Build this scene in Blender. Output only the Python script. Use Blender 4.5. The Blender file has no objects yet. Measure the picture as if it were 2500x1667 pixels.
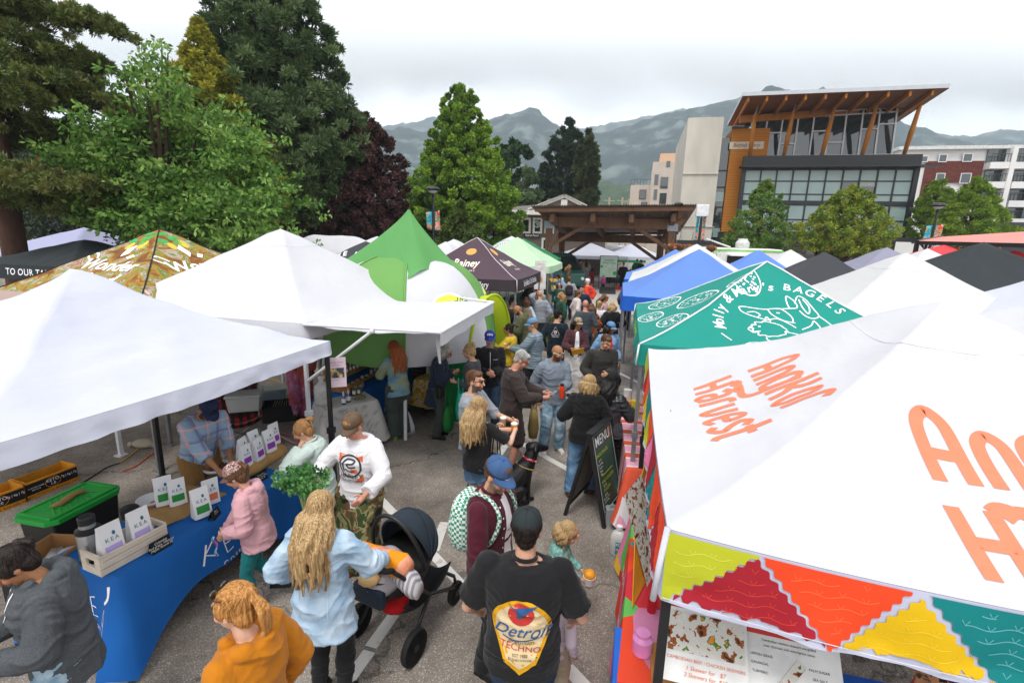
import bpy,bmesh,math,random
import numpy as np
from mathutils import Vector,Matrix,noise
from mathutils.bvhtree import BVHTree
R=math.radians
random.seed(7)
SC=bpy.context.scene
COL=SC.collection
V=Vector
CH,PITCH,ROLL,FPX=3.45,math.atan(266/1200),R(1.5),1200.0
cam_d=bpy.data.cameras.new('camera');cam=bpy.data.objects.new('camera',cam_d);COL.objects.link(cam)
cam_d.lens=FPX/2500*36;cam_d.sensor_width=36;cam_d.clip_start=.05;cam_d.clip_end=9000
cam.location=(0,0,CH)
_F=V((0,math.cos(PITCH),-math.sin(PITCH)));_R0=V((1,0,0));_U0=V((0,math.sin(PITCH),math.cos(PITCH)))
_R=_R0*math.cos(ROLL)+_U0*math.sin(ROLL);_U=_U0*math.cos(ROLL)-_R0*math.sin(ROLL)
cam.matrix_world=Matrix(((_R.x,_U.x,-_F.x,0),(_R.y,_U.y,-_F.y,0),(_R.z,_U.z,-_F.z,CH),(0,0,0,1)))
SC.camera=cam
def ray(x,y):
 return _F+_R*((x-1250)/FPX)-_U*((y-833.5)/FPX)
def P(x,y,z=0.0):
 d=ray(x,y);return V((0,0,CH))+d*((z-CH)/d.z)
def D(x,y,Y):
 d=ray(x,y);return V((0,0,CH))+d*(Y/d.y)
world=bpy.data.worlds.new("World");SC.world=world;world.use_nodes=True
SUN_EL,SUN_AZ=62,200
def build_world():
 nt=world.node_tree;nt.nodes.clear();N=nt.nodes.new;L=nt.links.new
 out=N('ShaderNodeOutputWorld');bg=N('ShaderNodeBackground');bg.inputs[1].default_value=.1
 sky=N('ShaderNodeTexSky');sky.sky_type='NISHITA';sky.sun_disc=False
 sky.sun_elevation=R(SUN_EL);sky.sun_rotation=R(SUN_AZ)
 tc=N('ShaderNodeTexCoord');mp=N('ShaderNodeMapping');mp.inputs['Scale'].default_value=(2.2,2.2,6.5)
 n1=N('ShaderNodeTexNoise');n1.inputs['Scale'].default_value=1.7;n1.inputs['Detail'].default_value=7;n1.inputs['Roughness'].default_value=.52
 n1.inputs['Distortion'].default_value=.35
 cr=N('ShaderNodeValToRGB');cr.color_ramp.elements[0].position=.3;cr.color_ramp.elements[0].color=(8.3,8.4,8.75,1)
 cr.color_ramp.elements[1].position=.58;cr.color_ramp.elements[1].color=(10.6,10.6,10.6,1)
 L(tc.outputs['Generated'],mp.inputs[0]);mp.inputs['Location'].default_value=(.3,.1,.2);L(mp.outputs[0],n1.inputs[0]);L(n1.outputs[0],cr.inputs[0])
 mx=N('ShaderNodeMix');mx.data_type='RGBA';mx.inputs[0].default_value=.93
 L(sky.outputs[0],mx.inputs[6]);L(cr.outputs[0],mx.inputs[7]);L(mx.outputs[2],bg.inputs[0]);L(bg.outputs[0],out.inputs[0])
build_world()
sl=bpy.data.lights.new('sun','SUN');sl.energy=1.5;sl.angle=R(18);sl.color=(1,.965,.92)
sun=bpy.data.objects.new('sun',sl);COL.objects.link(sun)
sun.rotation_euler=(R(90-SUN_EL),0,R(180-SUN_AZ));sun.location=(0,0,30)
SC.view_settings.view_transform='Standard';SC.view_settings.look='None';SC.view_settings.gamma=1
SC.view_settings.exposure=0.62;SC.view_settings.use_curve_mapping=False
try:
 SC.cycles.volume_bounces=3;SC.cycles.max_bounces=6;SC.cycles.transparent_max_bounces=8
except Exception:pass
MATS={}
def _new(name):
 m=bpy.data.materials.new(name);m.use_nodes=True
 b=m.node_tree.nodes['Principled BSDF'];return m,m.node_tree,b
def srgb(h):
 if not isinstance(h,str):return tuple(h)[:3]
 h=h.lstrip('#');o=[]
 for i in(0,2,4):
  c=int(h[i:i+2],16)/255;o.append(c/12.92 if c<=.04045 else((c+.055)/1.055)**2.4)
 return tuple(o)
def mat(name,col,rough=.8,var=.18,scale=6,bump=.15,bscale=None,metal=0,spec=.3,trans=0,stretch=(1,1,1),sheen=0,dist=.01):
 if name in MATS:return MATS[name]
 c=srgb(col);m,nt,b=_new(name);N=nt.nodes.new;L=nt.links.new
 b.inputs['Roughness'].default_value=rough;b.inputs['Metallic'].default_value=metal
 b.inputs['Specular IOR Level'].default_value=spec;b.inputs['Sheen Weight'].default_value=sheen
 tc=N('ShaderNodeTexCoord');mp=N('ShaderNodeMapping');mp.inputs['Scale'].default_value=stretch
 L(tc.outputs['Object'],mp.inputs[0])
 n=N('ShaderNodeTexNoise');n.inputs['Scale'].default_value=scale;n.inputs['Detail'].default_value=5
 L(mp.outputs[0],n.inputs[0])
 mr=N('ShaderNodeMapRange');mr.inputs[1].default_value=.3;mr.inputs[2].default_value=.7
 mr.inputs[3].default_value=1-var;mr.inputs[4].default_value=1+var*.6;L(n.outputs[0],mr.inputs[0])
 vm=N('ShaderNodeVectorMath');vm.operation='SCALE';vm.inputs[0].default_value=c
 L(mr.outputs[0],vm.inputs['Scale']);L(vm.outputs[0],b.inputs['Base Color'])
 if bump:
  n2=N('ShaderNodeTexNoise');n2.inputs['Scale'].default_value=bscale or scale*8;n2.inputs['Detail'].default_value=3
  L(mp.outputs[0],n2.inputs[0]);bp=N('ShaderNodeBump');bp.inputs['Strength'].default_value=bump;bp.inputs['Distance'].default_value=dist
  L(n2.outputs[0],bp.inputs['Height']);L(bp.outputs[0],b.inputs['Normal'])
 if trans:
  tr=N('ShaderNodeBsdfTranslucent');ms=N('ShaderNodeMixShader');ms.inputs[0].default_value=trans
  L(vm.outputs[0],tr.inputs[0]);L(b.outputs[0],ms.inputs[1]);L(tr.outputs[0],ms.inputs[2])
  L(ms.outputs[0],nt.nodes['Material Output'].inputs[0])
 MATS[name]=m;return m
def ramp_mat(name,cols,tex='noise',scale=6,rough=.85,coords='Object',stretch=(1,1,1),const=True,bump=.2,bscale=90,detail=3,trans=0,distort=0):
 if name in MATS:return MATS[name]
 m,nt,b=_new(name);N=nt.nodes.new;L=nt.links.new;b.inputs['Roughness'].default_value=rough;b.inputs['Specular IOR Level'].default_value=.25
 tc=N('ShaderNodeTexCoord');mp=N('ShaderNodeMapping');mp.inputs['Scale'].default_value=stretch;L(tc.outputs[coords],mp.inputs[0])
 if tex=='noise':
  t=N('ShaderNodeTexNoise');t.inputs['Detail'].default_value=detail;t.inputs['Distortion'].default_value=distort;o=t.outputs[0]
 elif tex=='voronoi':
  t=N('ShaderNodeTexVoronoi');sp=N('ShaderNodeSeparateColor');L(t.outputs['Color'],sp.inputs[0]);o=sp.outputs[0]
 elif tex=='cell':
  t=N('ShaderNodeTexVoronoi');o=t.outputs['Distance']
 else:
  t=N('ShaderNodeTexWave');t.inputs['Distortion'].default_value=distort;o=t.outputs['Fac']
  t.bands_direction=tex[-1].upper()
 t.inputs['Scale'].default_value=scale;L(mp.outputs[0],t.inputs['Vector'])
 cr=N('ShaderNodeValToRGB');cr.color_ramp.interpolation='CONSTANT' if const else 'LINEAR'
 e=cr.color_ramp.elements
 while len(e)<len(cols):e.new(.5)
 for i,(pos,c)in enumerate(cols):e[i].position=pos;e[i].color=(*srgb(c),1)
 L(o,cr.inputs[0]);L(cr.outputs[0],b.inputs['Base Color'])
 if bump:
  n2=N('ShaderNodeTexNoise');n2.inputs['Scale'].default_value=bscale;L(tc.outputs[coords],n2.inputs[0])
  bp=N('ShaderNodeBump');bp.inputs['Strength'].default_value=bump;bp.inputs['Distance'].default_value=.01
  L(n2.outputs[0],bp.inputs['Height']);L(bp.outputs[0],b.inputs['Normal'])
 if trans:
  tr=N('ShaderNodeBsdfTranslucent');ms=N('ShaderNodeMixShader');ms.inputs[0].default_value=trans
  L(cr.outputs[0],tr.inputs[0]);L(b.outputs[0],ms.inputs[1]);L(tr.outputs[0],ms.inputs[2]);L(ms.outputs[0],nt.nodes['Material Output'].inputs[0])
 MATS[name]=m;return m
def checker_mat(name,c1,c2,scale,stretch=(1,1,1)):
 if name in MATS:return MATS[name]
 m,nt,b=_new(name);N=nt.nodes.new;L=nt.links.new;b.inputs['Roughness'].default_value=.85
 tc=N('ShaderNodeTexCoord');mp=N('ShaderNodeMapping');mp.inputs['Scale'].default_value=stretch;L(tc.outputs['Object'],mp.inputs[0])
 ck=N('ShaderNodeTexChecker');ck.inputs['Scale'].default_value=scale;ck.inputs[1].default_value=(*srgb(c1),1);ck.inputs[2].default_value=(*srgb(c2),1)
 L(mp.outputs[0],ck.inputs[0]);L(ck.outputs[0],b.inputs['Base Color']);MATS[name]=m;return m
def plaid_mat(name,base,bands,axes='xz'):
 """bands: (scale, threshold, colour, axis)"""
 if name in MATS:return MATS[name]
 m,nt,b=_new(name);N=nt.nodes.new;L=nt.links.new;b.inputs['Roughness'].default_value=.85
 tc=N('ShaderNodeTexCoord');sp=N('ShaderNodeSeparateXYZ');L(tc.outputs['Object'],sp.inputs[0])
 cur=None;last=(*srgb(base),1)
 for sc_,th,c,ax,fac in bands:
  mu=N('ShaderNodeMath');mu.operation='MULTIPLY';mu.inputs[1].default_value=sc_;L(sp.outputs['XYZ'.index(ax)],mu.inputs[0])
  fr=N('ShaderNodeMath');fr.operation='FRACT';L(mu.outputs[0],fr.inputs[0])
  lt=N('ShaderNodeMath');lt.operation='LESS_THAN';lt.inputs[1].default_value=th;L(fr.outputs[0],lt.inputs[0])
  f=N('ShaderNodeMath');f.operation='MULTIPLY';f.inputs[1].default_value=fac;L(lt.outputs[0],f.inputs[0])
  mx=N('ShaderNodeMix');mx.data_type='RGBA';L(f.outputs[0],mx.inputs[0]);mx.inputs[7].default_value=(*srgb(c),1)
  if cur:L(cur,mx.inputs[6])
  else:mx.inputs[6].default_value=last
  cur=mx.outputs[2]
 L(cur,b.inputs['Base Color']);MATS[name]=m;return m
def attr_mat(name,rough=.55,sss=0):
 if name in MATS:return MATS[name]
 m,nt,b=_new(name);N=nt.nodes.new;L=nt.links.new;b.inputs['Roughness'].default_value=rough;b.inputs['Specular IOR Level'].default_value=.35
 a=N('ShaderNodeAttribute');a.attribute_name='Col';tc=N('ShaderNodeTexCoord');n=N('ShaderNodeTexNoise');n.inputs['Scale'].default_value=40
 L(tc.outputs['Object'],n.inputs[0]);mr=N('ShaderNodeMapRange');mr.inputs[3].default_value=.86;mr.inputs[4].default_value=1.12;L(n.outputs[0],mr.inputs[0])
 vm=N('ShaderNodeVectorMath');vm.operation='SCALE';L(a.outputs['Color'],vm.inputs[0]);L(mr.outputs[0],vm.inputs['Scale'])
 L(vm.outputs[0],b.inputs['Base Color']);MATS[name]=m;return m
def glass_mat(name,col,rough=.06,metal=0,spec=1.0):
 if name in MATS:return MATS[name]
 m,nt,b=_new(name);b.inputs['Base Color'].default_value=(*srgb(col),1);b.inputs['Roughness'].default_value=rough
 b.inputs['Specular IOR Level'].default_value=spec;b.inputs['Metallic'].default_value=metal;b.inputs['IOR'].default_value=1.6;MATS[name]=m;return m
def link(o,parent=None):
 COL.objects.link(o)
 if parent:o.parent=parent
 return o
def tag(o,label=None,cat=None,group=None,kind=None):
 if label:o['label']=label
 if cat:o['category']=cat
 if group:o['group']=group
 if kind:o['kind']=kind
 return o
def thing(name,label,cat,loc=(0,0,0),rz=0,group=None):
 o=bpy.data.objects.new(name,None);link(o);o.location=loc;o.rotation_euler=(0,0,rz);o.empty_display_size=.1
 return tag(o,label,cat,group)
class MB:
 """collects shapes into one mesh"""
 def __init__(s):s.v=[];s.f=[];s.mi=[];s.m=0
 def add(s,vs,fs):
  o=len(s.v);s.v+=[tuple(v)for v in vs];s.f+=[tuple(i+o for i in f)for f in fs];s.mi+=[s.m]*len(fs);return s
 def box(s,c,d,rz=0,M=None):
  x,y,z=[k/2 for k in d];vs=[V((a*x,b*y,e*z))for a in(-1,1)for b in(-1,1)for e in(-1,1)]
  if rz:m=Matrix.Rotation(rz,3,'Z');vs=[m@v for v in vs]
  vs=[v+V(c)for v in vs]
  if M:vs=[M@v for v in vs]
  return s.add(vs,[(0,1,3,2),(4,6,7,5),(0,4,5,1),(2,3,7,6),(0,2,6,4),(1,5,7,3)])
 def frame(s,a,b,ref=None):
  d=(V(b)-V(a));L=d.length or 1e-6;d=d/L
  r=V(ref)if ref else(V((0,0,1))if abs(d.z)<.9 else V((0,1,0)))
  x=d.cross(r);x=x.normalized()if x.length>1e-6 else V((1,0,0));return x,x.cross(d).normalized()*1,d
 def bar(s,a,b,w,h=None,ref=None):
  h=h or w;x,y,d=s.frame(a,b,ref);a=V(a);b=V(b)
  vs=[p+x*(i*w/2)+y*(j*h/2)for p in(a,b)for i,j in((-1,-1),(1,-1),(1,1),(-1,1))]
  return s.add(vs,[(0,1,2,3),(7,6,5,4),(0,4,5,1),(1,5,6,2),(2,6,7,3),(3,7,4,0)])
 def tube(s,pts,r,n=8,cap=True):
  pts=[V(p)for p in pts];rs=r if hasattr(r,'__len__')else[r]*len(pts);rings=[];px=None
  for i,p in enumerate(pts):
   d=(pts[min(i+1,len(pts)-1)]-pts[max(i-1,0)])
   d=d.normalized()if d.length>1e-9 else V((0,0,1))
   if px is None:
    ref=V((0,0,1))if abs(d.z)<.9 else V((0,1,0));px=d.cross(ref).normalized()
   else:
    px=(px-d*px.dot(d));px=px.normalized()if px.length>1e-6 else V((1,0,0))
   py=d.cross(px);rings.append([p+px*(rs[i]*math.cos(2*math.pi*k/n))+py*(rs[i]*math.sin(2*math.pi*k/n))for k in range(n)])
  return s.loft(rings,cap)
 def loft(s,rings,cap=True,closed=True):
  n=len(rings[0]);vs=[p for r in rings for p in r];fs=[]
  for i in range(len(rings)-1):
   for k in range(n if closed else n-1):a=i*n+k;b=i*n+(k+1)%n;fs.append((a,b,b+n,a+n))
  if cap:fs.append(tuple(range(n))[::-1]);fs.append(tuple((len(rings)-1)*n+k for k in range(n)))
  return s.add(vs,fs)
 def sphere(s,c,r,n=10,m=7,M=None):
  r=r if hasattr(r,'__len__')else(r,r,r);c=V(c);vs=[];fs=[]
  def tr(v):return c+((M@v)if M else v)
  vs.append(tr(V((0,0,-r[2]))))
  for j in range(1,m):
   t=math.pi*j/m-math.pi/2
   for k in range(n):a=2*math.pi*k/n;vs.append(tr(V((r[0]*math.cos(t)*math.cos(a),r[1]*math.cos(t)*math.sin(a),r[2]*math.sin(t)))))
  vs.append(tr(V((0,0,r[2]))))
  for k in range(n):fs.append((0,1+(k+1)%n,1+k))
  for j in range(m-2):
   for k in range(n):a=1+j*n+k;b=1+j*n+(k+1)%n;fs.append((a,b,b+n,a+n))
  t=len(vs)-1;o=1+(m-2)*n
  for k in range(n):fs.append((o+k,o+(k+1)%n,t))
  return s.add(vs,fs)
 def caps(s,pts,rs,n=12):
  for p,r in zip(pts,rs):s.sphere(p,r,n,max(6,n*2//3))
  for i in range(len(pts)-1):s.tube([pts[i],pts[i+1]],[rs[i],rs[i+1]],n)
  return s
 def lathe(s,prof,c=(0,0,0),n=20,M=None):
  rings=[]
  for r,z in prof:
   q=[V((r*math.cos(2*math.pi*k/n),r*math.sin(2*math.pi*k/n),z))for k in range(n)]
   rings.append([(M@v if M else v)+V(c)for v in q])
  return s.loft(rings)
 def grid(s,fn,nu,nv,closed_u=False):
  vs=[fn(i/nu,j/nv)for j in range(nv+1)for i in range(nu+1)];fs=[]
  for j in range(nv):
   for i in range(nu):a=j*(nu+1)+i;fs.append((a,a+1,a+nu+2,a+nu+1))
  return s.add(vs,fs)
 def prism(s,poly,z0,z1,M=None):
  n=len(poly);vs=[V((x,y,z))for z in(z0,z1)for x,y in poly]
  if M:vs=[M@v for v in vs]
  return s.add(vs,[tuple(range(n))[::-1],tuple(range(n,2*n))]+[(k,(k+1)%n,(k+1)%n+n,k+n)for k in range(n)])
 def mesh(s,name):
  me=bpy.data.meshes.new(name);me.from_pydata(s.v,[],s.f);me.polygons.foreach_set('material_index',s.mi)if any(s.mi)else None;me.update();return me
 def build(s,name,m,parent=None,smooth=False,bevel=0,**kw):
  me=s.mesh(name);ms=m if isinstance(m,(list,tuple))else[m]
  for q in ms:me.materials.append(q)
  o=bpy.data.objects.new(name,me);link(o,parent)
  bm=bmesh.new();bm.from_mesh(me);bmesh.ops.recalc_face_normals(bm,faces=bm.faces);bm.to_mesh(me);bm.free()
  if smooth:me.polygons.foreach_set('use_smooth',[True]*len(me.polygons))
  if smooth=='auto':
   md=o.modifiers.new('es','EDGE_SPLIT');md.split_angle=R(38)
  if bevel:
   b=o.modifiers.new('bv','BEVEL');b.width=bevel;b.segments=2;b.limit_method='ANGLE';b.angle_limit=R(40)
  if kw:tag(o,**kw)
  return o
DEFER=[]
LATER=[]
def fuse(o,vox,smooth=2,post=None):
 md=o.modifiers.new('rm','REMESH');md.mode='VOXEL';md.voxel_size=vox;md.use_smooth_shade=True
 if smooth:s=o.modifiers.new('sm','SMOOTH');s.factor=.5;s.iterations=smooth
 DEFER.append((o,post));return o
def run_deferred():
 dg=bpy.context.evaluated_depsgraph_get();dg.update()
 done=[]
 for o,post in DEFER:
  me=bpy.data.meshes.new_from_object(o.evaluated_get(dg));done.append((o,me,post))
 for o,me,post in done:
  old=o.data;o.modifiers.clear();nm=old.name;o.data=me;bpy.data.meshes.remove(old);me.name=nm
  if not me.polygons:continue
  me.polygons.foreach_set('use_smooth',[True]*len(me.polygons))
  if post:post(o,me)
 DEFER.clear()
 bpy.context.view_layer.update()
 for f in LATER:f()
 LATER.clear()
def text_poly(s,size=1.0,shear=0,bold=0.0,space=1.0,align='CENTER'):
 cu=bpy.data.curves.new('t','FONT');cu.body=s;cu.size=size;cu.shear=shear;cu.offset=bold*size;cu.space_character=space
 cu.align_x=align;cu.align_y='CENTER';cu.resolution_u=3
 o=bpy.data.objects.new('t',cu);me=bpy.data.meshes.new_from_object(o)
 vs=[(v.co.x,v.co.y)for v in me.vertices];fs=[tuple(p.vertices)for p in me.polygons]
 bpy.data.objects.remove(o);bpy.data.curves.remove(cu);bpy.data.meshes.remove(me);return vs,fs
def xf(poly,dx=0,dy=0,sx=1,sy=1,rot=0):
 c,s=math.cos(rot),math.sin(rot);vs,fs=poly
 return[((x*sx*c-y*sy*s)+dx,(x*sx*s+y*sy*c)+dy)for x,y in vs],fs
def arc_text(s,r,a0,a1,size,bold=.01,flip=False,**k):
 out=[];n=len(s)
 for i,ch in enumerate(s):
  if ch==' ':continue
  a=R(a0+(a1-a0)*(i/(n-1)if n>1 else .5));p=text_poly(ch,size,bold=bold,**k)
  out.append(xf(p,r*math.cos(a),r*math.sin(a),rot=a+(math.pi/2 if flip else-math.pi/2)))
 return merge(out)
def merge(ps):
 vs=[];fs=[]
 for v,f in ps:o=len(vs);vs+=v;fs+=[tuple(i+o for i in q)for q in f]
 return vs,fs
def disc(cx,cy,rx,ry=None,n=28,r_in=0,a0=0,a1=360):
 ry=ry or rx
 if not r_in:return[(cx,cy)]+[(cx+rx*math.cos(2*math.pi*k/n),cy+ry*math.sin(2*math.pi*k/n))for k in range(n)],[(0,1+k,1+(k+1)%n)for k in range(n)]
 v=[];f=[]
 for k in range(n+1):
  a=R(a0+(a1-a0)*k/n);c,s=math.cos(a),math.sin(a);v+=[(cx+rx*c,cy+ry*s),(cx+rx*r_in*c,cy+ry*r_in*s)]
 for k in range(n):f.append((2*k,2*k+2,2*k+3,2*k+1))
 return v,f
def poly(pts):return list(pts),[tuple(range(len(pts)))]
def rect(x0,y0,x1,y1):return[(x0,y0),(x1,y0),(x1,y1),(x0,y1)],[(0,1,2,3)]
def spline(pts,per=6):
 out=[];n=len(pts)
 for i in range(n-1):
  p0,p1,p2,p3=pts[max(i-1,0)],pts[i],pts[i+1],pts[min(i+2,n-1)]
  for k in range(per):
   t=k/per
   out.append(tuple(.5*(2*b+(c-a)*t+(2*a-5*b+4*c-d)*t*t+(-a+3*b-3*c+d)*t**3)for a,b,c,d in zip(p0,p1,p2,p3)))
 out.append(tuple(pts[-1]));return out
def stroke(pts,w,smooth=True,per=6):
 q=spline(pts,per)if smooth and len(pts)>2 else pts;v=[];f=[]
 for i,p in enumerate(q):
  a=q[max(i-1,0)];b=q[min(i+1,len(q)-1)];dx,dy=b[0]-a[0],b[1]-a[1];l=math.hypot(dx,dy)or 1
  ww=w[0]+(w[1]-w[0])*i/(len(q)-1)if hasattr(w,'__len__')else w
  v+=[(p[0]-dy/l*ww/2,p[1]+dx/l*ww/2),(p[0]+dy/l*ww/2,p[1]-dx/l*ww/2)]
 for i in range(len(q)-1):f.append((2*i,2*i+1,2*i+3,2*i+2))
 return v,f
def decal(name,pl,M,m,parent=None,target=None,off=.003,maxedge=.06,reach=1.5,flat=False):
 """put a flat drawing on a surface: M places the drawing plane (xy) in the parent's space; vertices drop along -z of M onto target"""
 vs,fs=pl;bm=bmesh.new();bv=[bm.verts.new((x,y,0))for x,y in vs]
 for f in fs:
  try:bm.faces.new([bv[i]for i in f])
  except ValueError:pass
 if target is not None:
  bmesh.ops.triangulate(bm,faces=bm.faces)
  for _ in range(5):
   es=[e for e in bm.edges if e.calc_length()>maxedge]
   if not es:break
   bmesh.ops.subdivide_edges(bm,edges=es,cuts=1);bmesh.ops.triangulate(bm,faces=bm.faces)
 n=(M.to_3x3()@V((0,0,1))).normalized()
 if target is not None:
  tb=target if isinstance(target,BVHTree)else bvh(target);miss=[]
  for v in bm.verts:
   w=M@v.co;hit=tb.ray_cast(w+n*reach*.5,-n,reach)
   if hit[0]is None:miss.append(v);v.co=w
   else:v.co=hit[0]+n*off
  if miss:bmesh.ops.delete(bm,geom=miss,context='VERTS')
 else:
  for v in bm.verts:v.co=M@v.co+n*off
 for f in bm.faces:f.smooth=True
 me=bpy.data.meshes.new(name);bm.normal_update();bm.to_mesh(me);bm.free();me.materials.append(m)
 o=bpy.data.objects.new(name,me);link(o,parent);return o
def bvh(o):
 me=o.data;return BVHTree.FromPolygons([v.co.copy()for v in me.vertices],[tuple(p.vertices)for p in me.polygons])
def frameM(o,x,y):
 x=V(x).normalized();z=x.cross(V(y)).normalized();y=z.cross(x)
 return Matrix(((x.x,y.x,z.x,o[0]),(x.y,y.y,z.y,o[1]),(x.z,y.z,z.z,o[2]),(0,0,0,1)))
def ink(name,col,rough=.7):return mat('ink_'+name,col,rough,.05,20,0)
WHITE_INK=ink('white','#f0eff4');BLACK_INK=ink('black','#1c1c1e')
# ================================================================== SETTING
def speck_mat(name,base,dark,light,sc1=1.2,sc2=160,rough=.9):
 m,nt,b=_new(name);N=nt.nodes.new;L=nt.links.new;b.inputs['Roughness'].default_value=rough;b.inputs['Specular IOR Level'].default_value=.25
 tc=N('ShaderNodeTexCoord')
 n1=N('ShaderNodeTexNoise');n1.inputs['Scale'].default_value=sc1;n1.inputs['Detail'].default_value=8;n1.inputs['Roughness'].default_value=.66
 n2=N('ShaderNodeTexVoronoi');n2.inputs['Scale'].default_value=sc2
 L(tc.outputs['Object'],n1.inputs[0]);L(tc.outputs['Object'],n2.inputs['Vector'])
 r1=N('ShaderNodeValToRGB');e=r1.color_ramp.elements;e[0].position=.36;e[0].color=(*srgb(dark),1);e[1].position=.62;e[1].color=(*srgb(base),1);L(n1.outputs[0],r1.inputs[0])
 sp=N('ShaderNodeSeparateColor');L(n2.outputs['Color'],sp.inputs[0])
 r2=N('ShaderNodeValToRGB');e=r2.color_ramp.elements;e[0].position=.0;e[0].color=(.62,.62,.62,1);e[1].position=.9;e[1].color=(1.12,1.12,1.1,1)
 q=e.new(.96);q.color=(2.1,2.1,2.05,1);L(sp.outputs[0],r2.inputs[0])
 mx=N('ShaderNodeMix');mx.data_type='RGBA';mx.blend_type='MULTIPLY';mx.inputs[0].default_value=1
 L(r1.outputs[0],mx.inputs[6]);L(r2.outputs[0],mx.inputs[7]);L(mx.outputs[2],b.inputs['Base Color'])
 bp=N('ShaderNodeBump');bp.inputs['Strength'].default_value=.5;bp.inputs['Distance'].default_value=.004;L(sp.outputs[1],bp.inputs['Height']);L(bp.outputs[0],b.inputs['Normal'])
 n3=N('ShaderNodeTexVoronoi');n3.feature='DISTANCE_TO_EDGE';n3.inputs['Scale'].default_value=.38
 nz=N('ShaderNodeTexNoise');nz.inputs['Scale'].default_value=2.2;nz.inputs['Detail'].default_value=5;L(tc.outputs['Object'],nz.inputs[0])
 av=N('ShaderNodeVectorMath');av.operation='ADD';L(tc.outputs['Object'],av.inputs[0]);L(nz.outputs['Color'],av.inputs[1]);L(av.outputs[0],n3.inputs['Vector'])
 cmp_=N('ShaderNodeMapRange');cmp_.inputs[1].default_value=.0;cmp_.inputs[2].default_value=.011;cmp_.inputs[3].default_value=.45;cmp_.inputs[4].default_value=1;L(n3.outputs['Distance'],cmp_.inputs[0])
 m2=N('ShaderNodeVectorMath');m2.operation='SCALE';L(mx.outputs[2],m2.inputs[0]);L(cmp_.outputs[0],m2.inputs['Scale']);L(m2.outputs[0],b.inputs['Base Color'])
 MATS[name]=m;return m
ASPH=speck_mat('asphalt','#978f87','#6d655e',None,sc1=.8)
CONC=mat('pale_concrete','#a8a39c',.9,.12,2,.2,60)
GA=R(-14.0)
SU=V((math.cos(GA),math.sin(GA),0));SV=V((-math.sin(GA),math.cos(GA),0))
b=MB();b.add([(-2600,-60,-.0),(2600,-60,0),(2600,3200,0),(-2600,3200,0)],[(0,1,2,3)])
tag(b.build('ground',ASPH),'grey speckled asphalt of the street and lots',kind='structure')
def strip(name,pts,w,m,z=.006,label=None):
 b=MB();pts=[P(x,y)if len(q)==2 else V(q)for q in pts for x,y in[q[:2]]]
 for a,c in zip(pts,pts[1:]):
  d=(c-a).normalized();n=V((-d.y,d.x,0))*w/2;b.add([a+n+V((0,0,z)),a-n+V((0,0,z)),c-n+V((0,0,z)),c+n+V((0,0,z))],[(0,1,2,3)]);z+=.0015
 return tag(b.build(name,m),label,kind='structure')
PAINT=ramp_mat('road_paint',[(0,'#7b7874'),(.385,'#b9b7b2'),(.42,'#cfcdc8')],'noise',9,.8,const=False,detail=8,bump=0)
YPAINT=ramp_mat('yellow_paint',[(0,'#8a8474'),(.4,'#c8a552'),(.45,'#d6ae4f')],'noise',9,.8,const=False,detail=8,bump=0)
strip('road_marking',[(925,1215),(1127,1428)],.11,PAINT,label='white parking line running under the stroller')
strip('road_marking',[(1060,1345),(1085,1275)],.11,PAINT,label='short white line meeting the parking line')
strip('road_marking',[(962,1500),(905,1580)],.11,PAINT,label='white line behind the stroller wheel')
strip('road_marking',[(902,1590),(830,1690)],.11,PAINT,label='white line at the lower edge of the street')
strip('road_marking',[(1180,1030),(1420,1165)],.11,PAINT,label='white parking line beside the black dog')
strip('road_marking',[(1248,1068),(1205,1130)],.11,PAINT,label='white line branching toward the stroller')
strip('road_marking',[(1385,1630),(1450,1700)],.12,PAINT,label='white line at the feet of the man in the black tee')
strip('road_marking',[(280,1600),(288,1700)],.13,PAINT,label='white line under the blue table cloth')
strip('road_marking',[(1500,905),(1560,935)],.1,PAINT,label='white line under the right hand tents')
strip('road_marking',[(1375,845),(1500,870)],.1,YPAINT,label='yellow line crossing the street')
strip('road_marking',[(1365,858),(1420,867)],.1,YPAINT,label='short yellow line in the crowd')
strip('road_marking',[(1478,868),(1500,872)],.1,PAINT,label='white dash beside the blue tent')
def slab(name,px,z,m,label):
 pts=[P(x,y)for x,y in px];b=MB();b.prism([(p.x,p.y)for p in pts],0.001,z)
 return tag(b.build(name,m),label,kind='structure')
slab('pavement',[(1180,772),(1560,775),(1760,640),(1150,628)],.13,CONC,'pale concrete plaza around the timber shelter')
strip('road_marking',[tuple(P(1380,741)+V((0,0,.13))),tuple(P(1530,743)+V((0,0,.13)))],.12,YPAINT,label='yellow kerb edge line on the plaza')
slab('pavement',[(0,640),(560,640),(700,600),(-60,590)],.12,CONC,'pale path beyond the left row of tents')
def skyline(pts):
 def f(x):
  for(x0,y0),(x1,y1)in zip(pts,pts[1:]):
   if x<=x1:t=(x-x0)/(x1-x0);t=t*t*(3-2*t)*.5+t*.5;return y0+(y1-y0)*t
  return pts[-1][1]
 return f
FORM=ramp_mat('forested_slope',[(0,'#101c1a'),(.44,'#192a26'),(.55,'#25392f'),(.62,'#55605a'),(.75,'#6d7472')],'noise',.02,.95,const=False,detail=12,bump=0,stretch=(1,1,1.6))
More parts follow.
